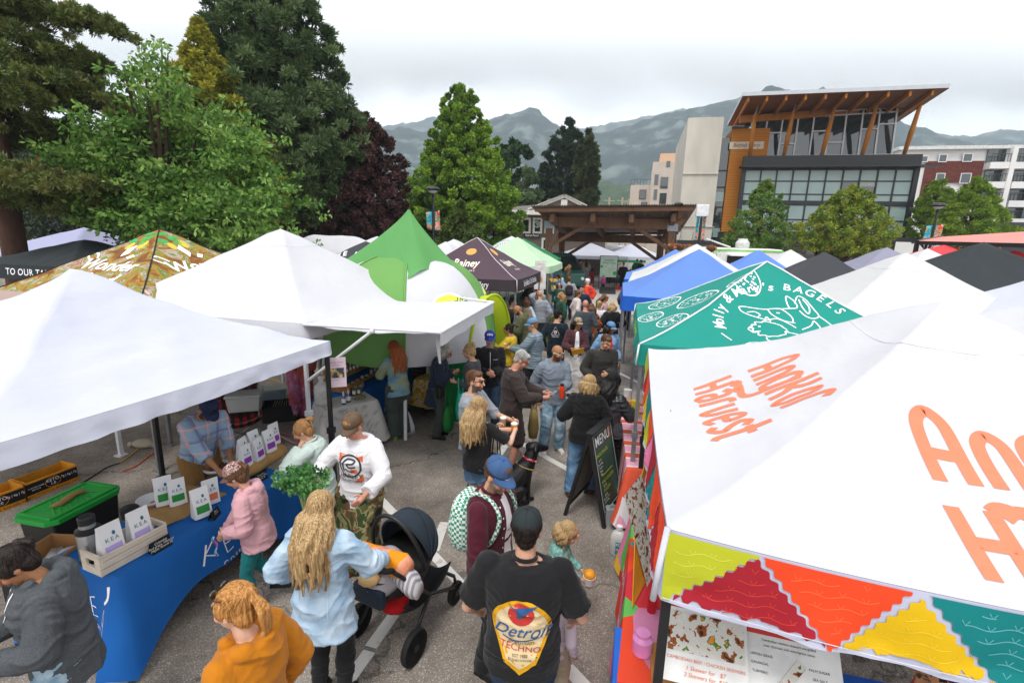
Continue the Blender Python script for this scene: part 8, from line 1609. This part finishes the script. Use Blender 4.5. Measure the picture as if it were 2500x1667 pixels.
def menu():
 A,B_=P(1475,1288,0),P(1560,1172,0)
 ux=(B_-A);ux.z=0;ux=ux.normalized();Wd,H=.64,1.15;nrm=V((ux.y,-ux.x,0));rz=math.atan2(ux.y,ux.x);t=thing('menu_board','black framed folding menu board with green chalkboard panel','sandwich board',A,rz);th=R(13)
 def pt(u,k,back=False):y=math.sin(th)*H*(1-k)*(1 if back else-1)+math.sin(th)*H;return V((u,y,H*math.cos(th)*k))
 for bk in(False,True):
  m_=mat('menu_green','#14503c',.35,.06,3,0,spec=.5)if not bk else mat('menu_back','#8d8c88',.5);g=MB();q=[pt(0,.16,bk),pt(Wd,.16,bk),pt(Wd,1,bk),pt(0,1,bk)];n=V((0,-1 if not bk else 1,.2)).normalized()*.012;g.add([p+n for p in q]+[p-n for p in q],[(0,1,2,3),(7,6,5,4),(0,4,5,1),(1,5,6,2),(2,6,7,3),(3,7,4,0)]);pn=g.build('panel',m_,t)
  g=MB()
  for a,c in((pt(0,0,bk),pt(0,1.02,bk)),(pt(Wd,0,bk),pt(Wd,1.02,bk)),(pt(0,.16,bk),pt(Wd,.16,bk)),(pt(0,1,bk),pt(Wd,1,bk))):g.bar(a,c,.045,.04)
  g.build('frame',PLK,t)
  if not bk:
   M=frameM(pt(Wd/2,.58)+V((0,-.02,.004)),(1,0,0),pt(0,1)-pt(0,0));L_=ink('menu_lime','#b5cf3a');decal('lettering',xf(text_poly('MENU',.17,bold=.004),-.02,.36),M,WHITE_INK,t,off=.004)
   decal('lettering',merge([xf(text_poly('SINGLE BAGEL',.062),-.1,.2),rect(-.2,-.07,.16,-.06),xf(text_poly('HALF DOZEN',.062),-.04,-.14),xf(text_poly('DOZEN',.062),-.1,-.25)]),M,L_,t,off=.004)
   decal('lettering',merge([xf(text_poly(w,.036),-.19,.13-.043*i)for i,w in enumerate(('$3.75','Everything','Sesame','Poppy','Plain'))]+[xf(text_poly('$18.00',.036),-.15,-.195)]+[xf(text_poly(w,.034),-.16,-.31-.0 if i==0 else-.31-.038*i)for i,w in enumerate(('$36.00','Mix your own','Everything'))]),M,WHITE_INK,t,off=.004);decal('logo',disc(.21,.37,.045,.07,r_in=.75),M,CORAL,t,off=.004)
   decal('border',merge([rect(-.3,-.49,-.285,.47),rect(.285,-.49,.3,.47),rect(-.285,-.49,.285,-.478),rect(-.285,.458,.285,.47)]),M,ink('pale_border','#b8c6c8'),t,off=.004)
 g=MB();g.box((Wd/2,math.sin(th)*H,H*math.cos(th)+.02),(Wd+.04,.09,.03));g.build('hinge_rail',PLK,t)
menu()
def jug():
 t=thing('soap_jug','translucent white plastic jug with a teal label on the asphalt','jug',P(1508,1350,0),R(-20));g=MB();g.loft([[V((x*.09*k,y*.07*k,z))for x,y in[(math.copysign(abs(math.cos(a))**.6,math.cos(a)),math.copysign(abs(math.sin(a))**.6,math.sin(a)))for a in[2*math.pi*j/28 for j in range(28)]]]for z,k in((0,.92),(.01,1),(.2,1),(.25,.85),(.28,.45),(.29,.3),(.31,.3))]);b_=g.build('bottle',mat('milky_plastic','#c9ccc8',.3,.05,3,0,spec=.5,trans=.2),t,smooth=True);g=MB();g.lathe([(.032,.3),(.034,.34),(.0,.342)],n=18);g.build('cap',WPAP,t,smooth='auto')
 Tb=bvh(b_);M=frameM((.02,-.3,.1),(1,0,0),(0,0,1));decal('label',rect(-.045,-.07,.06,.08),M,ink('teal_label','#1c7f96'),b_,Tb,.002,.03,.8);decal('lettering',xf(text_poly('ECOS',.04,bold=.002),.008,.05),M,WHITE_INK,b_,Tb,.003,.03,.8);decal('logo',disc(0,-.01,.04,.015),M,CORAL,b_,Tb,.003,.03,.8)
jug()
g=MB();g.box((0,0,.11),(.16,.12,.22));g.tube([(-.03,0,.22),(0,0,.27),(.05,0,.22)],.012);o=g.build('grey_canister',mat('grey_plastic','#8a9296',.4),bevel=.02);o.location=P(1492,1278,0);tag(o,'small grey water canister behind the plastic jug','canister')
g=MB();g.caps([(0,0,.05),(0,0,.35),(.02,.0,.62)],[.06,.07,.05]);o=g.build('black_bag',mat('nylon','#1a1b1d',.5,.1,9,.5),smooth=True);o.location=P(1520,1275,0);tag(o,'rolled black nylon bag against the dark canopy leg','bag')
# ================================================================== PRINTS, CARRIED THINGS, RIGHT STALLS, STAGE
YLW=ink('label_yellow','#d9a015');CRM=ink('label_cream','#d8c39a');LRD=ink('label_red','#c23a34');LBL=ink('label_blue','#2c5c94')
c=C['det'];sh=[(math.sin(a)*.165*(1 if abs(a)<2 else 1),.03+math.cos(a)*.17)for a in[-2.05+4.1*k/24 for k in range(25)]]+[(.09,-.2),(.0,-.27),(-.09,-.2)]
shirt_print(c,poly(sh),YLW,z=1.14,name='label_print');shirt_print(c,poly([(x*.87,.01+(y-.01)*.87)for x,y in sh]),CRM,z=1.14,name='label_ground',off=.0055)
shirt_print(c,disc(0,.115,.072,n=20),LRD,z=1.14,name='seal',off=.007);shirt_print(c,merge([xf(text_poly('Detroit',.115,shear=.45,bold=.002),0,.0,sx=.88),stroke([(-.1,-.045),(0,-.06),(.1,-.035)],.008),poly([(-.08,.19),(-.03,.15),(-.01,.16),(.09,.18),(.03,.13),(-.01,.08),(-.03,.13)])]),LBL,z=1.14,name='script',off=.0085)
shirt_print(c,merge([xf(text_poly('TECHNO',.055,bold=.001),.0,-.105,rot=-.06)]),LRD,z=1.14,name='lettering',off=.0085);shirt_print(c,merge([xf(text_poly('premium',.04,shear=.5),0,-.065),xf(text_poly('EST 1988',.022),0,-.145),xf(text_poly('BLEND HOUSE',.02),0,-.17),xf(text_poly('D',.08,bold=.003),0,.115)]),ink('sepia','#5b4a36'),z=1.14,name='lettering',off=.0088)
c=C['white'];GRK=ink('graphite','#3b3b40');ORI=ink('flame','#d9653a')
shirt_print(c,merge([poly([(-.12,.14),(-.05,.14),(-.12,.07)]),poly([(.12,.14),(.05,.14),(.12,.07)]),poly([(.12,-.13),(.04,-.13),(.12,-.05)]),rect(.01,-.035,.075,.005)]),ORI,True,1.22,name='corner_flashes');shirt_print(c,merge([disc(0,.03,.115,.115,36,r_in=.86),stroke([(-.06,-.02),(-.07,.05),(-.02,.1),(.05,.09),(.03,.06),(-.03,.05),(.0,.02),(.06,.03)],.016),stroke([(-.05,.0),(0,-.02),(.05,-.01)],.012),xf(text_poly('HARLEY',.065,bold=.003),0,-.075),xf(text_poly('DAVIDSON',.042,bold=.002),0,-.125)]),GRK,True,1.22,name='motor_print',off=.0055)
shirt_print(C['tri'],merge([stroke([(-.09,-.06),(0,.12),(.09,-.06),(-.09,-.06)],.007,False),disc(0,.0,.03,.035),xf(text_poly('ROOTS',.045),0,-.1)]),WHITE_INK,z=1.28,name='triangle_print');shirt_print(C['tri'],disc(0,.0,.022,.02),LRD,z=1.28,name='print_centre',off=.006)
shirt_print(C['jacket'],merge([stroke([(0,.22),(0,-.2)],.006,False)]),WHITE_INK,True,1.2,name='zip');shirt_print(C['jacket'],text_poly('MASTERS',.02,bold=.001),WHITE_INK,True,1.3,x=-.09,name='lettering')
shirt_print(C['hood'],merge([stroke([(-.05,.2),(-.055,-.05)],.014,False),stroke([(.05,.2),(.05,-.05)],.014,False)]),WHITE_INK,True,1.25,name='drawstring');shirt_print(C['pink'],merge([stroke([(-.03,.12),(-.035,-.02)],.007,False),stroke([(.03,.12),(.03,-.02)],.007,False)]),mat('cord_pink','#b7838c',.8),True,1.32,name='drawstring')
shirt_print(C['denim'],merge([stroke([(-.2,.12),(0,.105),(.2,.12)],.008),stroke([(-.1,.11),(-.11,-.3)],.005,False),stroke([(.1,.11),(.11,-.3)],.005,False)]),mat('seam_denim','#c3d2df',.9),z=1.2,name='stitched_seam')
shirt_print(C['mar'],merge([disc(-.03,.2-.075*k,.007,n=8)for k in range(6)]),WHITE_INK,True,1.2,x=.03,name='shirt_button')
backpack('green and white checkered backpack on the man in maroon',C['mar'],checker_mat('checkerboard','#1f8368','#d5d9d3',44),(.32,.19,.44),1.2);backpack('dark plum backpack on the man in the grey hoodie',C['pack'],mat('plum_pack','#2b2430',.8,bump=.3));backpack('tan strapped backpack on the curly haired person',C['curly'],mat('tan_pack','#8a7a66',.8));
tote('teal shopping tote carried by the person with the bun',C['bun'],mat('teal_tote','#2aa58a',.8,.06,3,.4,9),(-.2,.14,.98),(.36,.14,.42),handle=.2,rz=R(10));tote('green reusable grocery bag held by the person in the navy coat',C['navy'],mat('grocery_green','#1f7a34',.7,.1,3,.3,9),(.1,.22,.62),(.3,.16,.4),handle=.25)
tote('mustard paper bag beside the man in dark brown',C['brown'],mat('mustard_bag','#8d7a4a',.8,.1,5,.4,9),(-.22,.3,.84),(.26,.14,.42));tote('black shoulder bag on the person in the navy coat',C['navy'],S_BLK,(.22,.1,1.02),(.26,.1,.18),name='shoulder_bag',handle=.3);tote('small black crossbody bag of the person with the blonde bob',C['bob'],S_BLK,(.2,.12,.92),(.24,.08,.17),name='shoulder_bag',handle=.45);tote('black leather handbag at the hip of the long blonde person',C['blonde'],mat('oxblood','#2a1b1a',.4,spec=.6),(.2,.06,1.06),(.24,.1,.26),name='shoulder_bag',handle=.3);tote('black tote hanging from the person in forest green',C['green'],S_BLK,(.2,-.1,.98),(.32,.12,.36),handle=.3)
tote('quilted black bag on the person in the leather jacket',C['leather'],S_BLK,(-.2,-.02,.9),(.28,.1,.2),name='shoulder_bag',handle=.4)
for lb,k,s,col in(('clear cup of orange juice held by the man in sunglasses','shades','r','#e08a1a'),('cup of iced coffee held by the long blonde person','blonde','l','#b08a5a'),('cup of red slush lifted by the person in yellow','yel','l','#d9583c'),('cup of orange juice held by the man in the quilted jacket','puff','l','#e8921c'),('small white paper cup held by the man in the charcoal sweater','sweat','r','#cfcac0')):cup(lb,C[k],s,col,(0,.02,.02))
t=held('drink_bottle','orange flask with a black lid held by the bald man','bottle',C['bald'],'l',(0,.03,0));g=MB();g.lathe([(.034,-.12),(.036,-.11),(.036,.06),(.03,.07)],n=18);g.build('bottle',mat('flask_orange','#d8411c',.4),t,smooth='auto');g=MB();g.lathe([(.031,.07),(.031,.1),(0,.102)],n=18);g.build('lid',PLK,t,smooth='auto')
t=held('phone','pale blue phone in the hands of the man in dark brown','phone',C['brown'],'r',(-.06,.03,.03));g=MB();g.box((0,0,0),(.075,.15,.01));o=g.build('case',mat('phone_blue','#6f93a8',.4),t,bevel=.003);o.rotation_euler=(R(35),0,0)
t=held('envelope','yellow paper envelope opened by the person in burgundy','envelope',C['burg'],'r',(-.08,.03,0));g=MB();g.box((0,0,-.04),(.26,.01,.13));o=g.build('paper',mat('yellow_paper','#c98f1f',.8),t);o.rotation_euler=(R(-25),R(15),0)
t=held('snack_wrapper','pink purple and blue printed snack wrapper in the girl\'s hand','wrapper',C['pink'],'r',(0,.05,-.06));g=MB();g.grid(lambda u,v:V((-.055+.11*u,.012*math.sin(v*9),-.1+.17*v)),4,10);o=g.build('foil',ramp_mat('wrapper_print',[(0,'#c45f9c'),(.35,'#6a4fa8'),(.6,'#9ac8dc')],'wavez',2.6,.4),t);o.rotation_euler=(0,R(35),R(30));md=o.modifiers.new('s','SOLIDIFY');md.thickness=.006
t=held('paper_cone','brown paper cone holding pale popcorn puffs, carried by the man in maroon','paper cone',C['mar'],'r',(.02,.02,.04));g=MB();g.lathe([(.004,-.26),(.095,.06),(.088,.06),(.0,-.22)],n=24);o=g.build('cone',KRAFT,t,smooth='auto');o.rotation_euler=(R(-8),R(12),0);g=MB();rnd=random.Random(3)
for k in range(10):g.sphere((rnd.gauss(.01,.035),rnd.gauss(-.005,.03),.06+rnd.random()*.03),.026,7,5)
g.build('puffs',mat('popcorn','#dccfae',.8),t,smooth=True)
t=held('sorbet_cup','white paper cup with a scoop of orange sorbet held by the toddler','dessert cup',C['tod'],'r',(-.03,.05,.02));g=MB();g.lathe([(.04,-.04),(.055,.03),(.05,.03)],n=20);g.build('paper_cup',WPAP,t,smooth='auto');g=MB();g.sphere((0,0,.045),(.052,.052,.045),14,9);g.build('scoop',mat('sorbet','#e59a24',.5,.3,14,.4,30),t,smooth=True)
kp=C['white'];t=held('kale_bunch','big bunch of curly green kale held by the person in the white sweatshirt','kale',kp,'r',(.02,.06,.0));rnd=random.Random(6);CC=[(rnd.gauss(0,.085),rnd.gauss(0,.07),.07+rnd.gauss(0,.06))for _ in range(60)];leaves('leafy_head',CC,[.045]*60,46,.028,leaf_mat('kale_leaf',['#2c5a2e','#3f7a3c','#6da05c','#8fb87a'],.2),t,elong=1.0,out=.8,up=.3)
g=MB()
for k in range(7):a=k*.9;g.tube([(0,0,-.2),(.04*math.cos(a),.04*math.sin(a),.04)],[.008,.006])
g.build('stems',mat('kale_stem','#8faa6a',.7),t)
TR=Table(P(1530,1480,.78),P(1530,1478,.78)+V((.1,0,0)),.7,.78)
a0,a1=P(1508,1667,.8),P(1548,1235,.8);TR=Table(a1,a0,.62,.8);PATC=ramp_mat('patchwork_cloth',[(0,'#d8462a'),(.22,'#e07ba2'),(.4,'#c4303a'),(.52,'#5fae54'),(.62,'#e0b43a'),(.74,'#1a8c8a'),(.86,'#c07a9c')],'voronoi',2.3,.85,stretch=(1,1,.6))
cr=cloth_table('food stall table under a patchwork cloth beneath the lettered canopy',TR,PATC,lambda u,s:.04,clabel='patchwork cloth in orange, pink, red and teal on the food stall table',flare=.03)
LATER.append(lambda:decal('lettering',xf(text_poly('Angkor Harvest',.16,shear=.1,bold=.004),0,0),frameM((TR.L*.42,-.5,.5),(1,0,0),(0,0,1)),WHITE_INK,cr[2],cr[2],.004,.05,1.6))
FOODP=ramp_mat('food_photo',[(0,'#3a2413'),(.36,'#8a4a1c'),(.44,'#c9c6bd'),(.56,'#cfccc4'),(.62,'#4f7a34'),(.68,'#d9822c'),(.8,'#d8d2c6')],'noise',20,.5,detail=6)
def board(name,label,q,m,cat='menu sign'):return poster(name,label,q,m,cat,.008)
q=[P(1545,1480,.84),P(1590,1392,.84),P(1582,1110,1.42),P(1556,1200,1.42)]
o,q=board('menu_poster','tall leaning menu panel of food photographs on the patchwork table',q,ORB);ux,uy=q[1]-q[0],q[3]-q[0];decal('photo',rect(-.46,-.47,.46,.47),frameM(q[0]+ux*.5+uy*.5,ux,uy)@Matrix.Diagonal((ux.length,uy.length,1,1)),FOODP,o,None,.004)
g=MB();g.lathe([(.05,0),(.062,.01),(.064,.11),(.045,.135),(.046,.155),(.04,.155)],n=24);o=g.build('pink_jar',mat('pink_glass','#d68abf',.2,spec=.7),smooth='auto');o.location=P(1566,1592,.8);tag(o,'pink glass tip jar near the table corner by the black leg','jar')
t=thing('squeeze_bottle','red sauce bottle beside the leaning menu panel','sauce bottle',P(1590,1492,.8));g=MB();g.lathe([(.03,0),(.032,.01),(.032,.12),(.012,.15)],n=16);g.build('bottle',mat('sauce_red','#b01a22',.3),t,smooth='auto');g=MB();g.lathe([(.012,.15),(.005,.19)],n=10);g.build('nozzle',WPAP,t)
def vis(x,y,w_,h_,Y,rz,m,label,tilt=20):
 p=D(x,y,Y);ux=V((math.cos(rz),math.sin(rz),0));bk=V((-ux.y,ux.x,0));uy=bk*math.sin(R(tilt))+V((0,0,math.cos(R(tilt))));q=[p-ux*w_/2-uy*h_/2,p+ux*w_/2-uy*h_/2,p+ux*w_/2+uy*h_/2,p-ux*w_/2+uy*h_/2];return board('menu_sheet',label,q,m)
zr=ANG['yaw']
o,q=vis(1722,1585,.40,.34,2.12,zr-R(2),WPAP,'white menu sheet with skewer photographs and orange prices',48)
on_poster(o,q,merge([xf(text_poly('CAMBODIAN BEEF / CHICKEN SKEWERS',.052,bold=.001),0,-.16),xf(text_poly('1 Skewer for   $7',.066,shear=.2),0,-.245),xf(text_poly('2 Skewers for  $12',.066,shear=.2),0,-.32)]),ink('menu_orange','#cf6a3c'));on_poster(o,q,rect(-.46,-.08,.46,.38),FOODP,name='photo')
o,q=vis(1930,1640,.46,.46,2.02,zr-R(2),WPAP,'white menu sheet with a red band and a skewer diagram',48)
on_poster(o,q,rect(-.5,.3,.5,.5),LRD,name='band');on_poster(o,q,xf(text_poly('Angkor Harvest',.09,bold=.002),0,.4),WHITE_INK);on_poster(o,q,merge([xf(text_poly(w_,.034),x,y)for w_,x,y in(('Cambodian chicken skewers are grilled',0,.25),('over charcoal with lemongrass sauce',0,.2),('LEMON GRASS',-.28,.1),('GALANGAL',-.3,.02),('TURMERIC',-.3,-.06),('PALM SUGAR',.28,.06),('SEA SALT',.28,-.02),('GARLIC',.26,-.1))]),BLACK_INK);on_poster(o,q,merge([stroke([(-.12,-.2),(.12,.1)],.1)]),FOODP,name='skewer_picture')
T6=Table(P(1640,1640,.8),P(2350,1790,.8),.6,.8);g=MB();g.box((0,0,.4),(1.9,.7,.8));o=g.build('prep_counter',mat('blue_board','#1a5fc0',.5),bevel=.01);o.location=(*P(1900,1720,.8)[:2],0);o.rotation_euler=(0,0,zr);tag(o,'blue topped prep counter under the lettered canopy','counter')
g=MB();g.box((0,0,.012),(.26,.38,.024));o=g.build('cutting_board',WOODL,bevel=.01);o.location=P(1640,1640,.80);o.rotation_euler=(0,0,zr);tag(o,'wooden cutting board at the corner of the prep counter','cutting board')
TB=Table(P(1545,1120,.78),P(1512,980,.78),.5,.78);TB=Table(P(1512,975,.78),P(1532,1145,.78),.55,.78);cloth_table('bagel stall table under a pink and white cloth',TB,ramp_mat('pink_white_cloth',[(0,'#d99ab0'),(.45,'#d5d2d4'),(.72,'#d8573c')],'wavex',.8,.85,distort=1),lambda u,s:.1,clabel='pink and white cloth hanging off the bagel stall table',flare=.03)
for i,(u,v,lb,cl_,hh)in enumerate(((.1,.12,'tall clear tub of white bagels','#cfcfca',.2),(.42,.15,'clear tub of orange toppings beside the tall one','#c98a3c',.12),(.75,.2,'yellow topped bottle on the bagel table','#d6c21c',.24))):
 g=MB();g.lathe([(.06,0),(.065,hh),(.06,hh)],n=18);g.lathe([(.067,hh),(.067,hh+.012),(0,hh+.014)],n=18);o=g.build('food_tub',mat('tub%d'%i,cl_,.3,.2,14,.2),smooth='auto');o.location=TB.at(u,v);tag(o,lb,'tub')
t=thing('acoustic_guitar','orange brown acoustic guitar across the lap of the seated musician','guitar',world_of(C['guitar'],(.02,.27,.98)),C['guitar']['root'].rotation_euler.z);t.rotation_euler=(R(80),R(18),t.rotation_euler.z);ol=[(.18*math.cos(a)*(1+.18*math.cos(2*a))+(.12 if math.cos(a)>0 else .1),.15*math.sin(a)*(1-.15*math.cos(a)))for a in[2*math.pi*k/28 for k in range(28)]]
g=MB();g.prism([(x,y)for x,y in ol],-.05,.05);g.build('guitar_body',mat('spruce','#a8622a',.3,.1,6,0,spec=.6),t,bevel=.01);g=MB();g.box((-.32,0,.05),(.62,.045,.03));g.build('neck',WOODL,t);g=MB();g.lathe([(.045,.051),(.0,.0515)],(.05,0,0));g.build('sound_hole',PLK,t)
t=thing('stool','black stool under the seated musician','stool',world_of(C['guitar'],(0,-.02,0)));g=MB();g.lathe([(.17,.40),(.18,.44),(.0,.45)],n=20);g.build('seat',PLK,t,smooth='auto')
for k in range(3):g=MB();a=k*2.1;g.tube([(.05*math.cos(a),.05*math.sin(a),.4),(.2*math.cos(a),.2*math.sin(a),0)],.012);g.build('leg',PLK,t)
def stage_sign():
 p=P(1482,706,.13);t=thing('notice_board','tall black framed notice board with a pale green poster before the stage','sign stand',V((p.x,p.y,.13)),R(-2));g=MB()
 for s in(-.55,.55):g.bar((s,0,0),(s,0,2.05),.04)
 g.bar((-.55,0,2.05),(.55,0,2.05),.04);g.build('frame',PLK,t);g=MB();g.box((0,0,1.35),(1.02,.03,1.2));o=g.build('poster',mat('mint_poster','#a9bfae',.7),t);M=frameM((0,-.018,1.4),(1,0,0),(0,0,1));decal('lettering',merge([xf(text_poly('FARMERS',.14),0,.38),xf(text_poly('MARKET STAGE',.12),0,.22)]),M,DARK_INK,o);decal('poster_block',merge([disc(.4,-.4,.12),disc(-.42,.0,.08)]),M,GRN_INK,o)
stage_sign()
for x,y,z,lb in((1482,722,.0,'black stage monitor speaker at the foot of the notice board'),(1498,690,.13,'small black amplifier behind the monitor')):
 t=thing('stage_speaker',lb,'speaker',P(x,y,z),R(3));g=MB();g.prism([(-.3,0),(.3,0),(.3,.3),(-.12,.5),(-.3,.42)],-.42,.42,Matrix(((0,0,1),(-1,0,0),(0,1,0))));g.build('cabinet',PLK,t,bevel=.015);g=MB();g.add([V((-.38,-.305,.04)),V((.38,-.305,.04)),V((.38,-.305,.28)),V((-.38,-.305,.28))],[(0,1,2,3)]);g.build('grille',METAL_D,t)
g=MB();g.box((0,0,.15),(.4,.3,.3));o=g.build('red_case',mat('case_red','#a81c22',.5),bevel=.02);o.location=P(1508,712,0);tag(o,'red equipment case beside the black monitor','case')
for x,lb in((1449,'black microphone stand left of the musician'),(1500,'black microphone stand in front of the musician')):
 t=thing('microphone_stand',lb,'microphone stand',P(x,702,.13));g=MB();g.tube([(0,0,0),(0,0,1.35),(.25,0,1.5)],.014);g.build('pole',PLK,t);g=MB();g.sphere((.27,0,1.51),(.05,.03,.03));g.build('microphone',METAL_D,t);
 for k in range(3):a=k*2.1;g=MB();g.tube([(0,0,.12),(.28*math.cos(a),.28*math.sin(a),0)],.01);g.build('leg',PLK,t)
TS=Table(P(1392,722,.75),P(1412,716,.75),.8,.75);cloth_table('small info table under a sky blue cloth in the street',TS,mat('sky_cloth','#5f9ad0',.8,bump=.2),lambda u,s:.1,clabel='sky blue cloth on the small info table')
TG=Table(P(1330,785,.8),P(1352,770,.8),.8,.8);cloth_table('small stall table under a mossy patterned cloth',TG,ramp_mat('moss_cloth',[(0,'#4a5a26'),(.5,'#6f7a34'),(.6,'#8a8a4a')],'noise',9),lambda u,s:.1,clabel='mossy green patterned cloth beside the grey sweatered man');T7=Table(P(1262,728,.8),P(1312,712,.8),.6,.8);cloth_table('drinks stall table under a dark green cloth beneath the badge canopy',T7,K_GREEN,lambda u,s:.1,clabel='dark green cloth on the drinks stall table')
def barrier():
 p=P(1352,715,0);t=thing('yellow_barrier','yellow and white striped barrier board beside the canopy leg','barrier',p,R(-10))
 for z in(.35,.75):g=MB();g.box((0,0,z),(.9,.04,.2));g.build('board',YPAINT,t)
 for s in(-.4,.4):g=MB();g.bar((s,.02,0),(s,.02,1),.05);g.build('post',METAL_D,t)
barrier()
o,q=up_sign('paper_sign','tall white price sign hanging from the badge canopy corner',1318,706,0,.42,1.0,-10,WPAP,dist=17.5);on_poster(o,q,merge([xf(text_poly('DRINKS',.2),0,.9),xf(text_poly('cider',.2),0,.5),disc(0,-.4,.2,.3)]),ink('amber','#d99a4e'))
o,q=up_sign('paper_sign','white notice clipped to the far awning leg',1078,842,0,.2,.3,-10,PINKP,dist=8.6);on_poster(o,q,merge([rect(-.3,.3-.14*k,.3,.34-.14*k)for k in range(6)]),GRK)
t=thing('sanitizer_bottle','white sanitizer bottle with a blue label on the street table','bottle',P(1349,722,.8));g=MB();g.lathe([(.1,0),(.1,.28),(.04,.34),(.03,.4)],n=16);g.build('bottle',WPAP,t,smooth='auto');g=MB();g.lathe([(.102,.08),(.102,.2)],n=16);g.build('label',LBL,t)
g=MB();rnd=random.Random(8)
for k in range(90):g.add([V((0,0,0))+(pp:=P(rnd.uniform(300,1450),rnd.uniform(1050,1660),.009))+V((.0,.0,0)),pp+V((.012,.004,0)),pp+V((.006,.014,0))],[(0,1,2)])
tag(g.build('litter',mat('leaf_bits','#a8935a',.9)),'scattered leaf bits and crumbs on the asphalt',kind='stuff')
run_deferred()
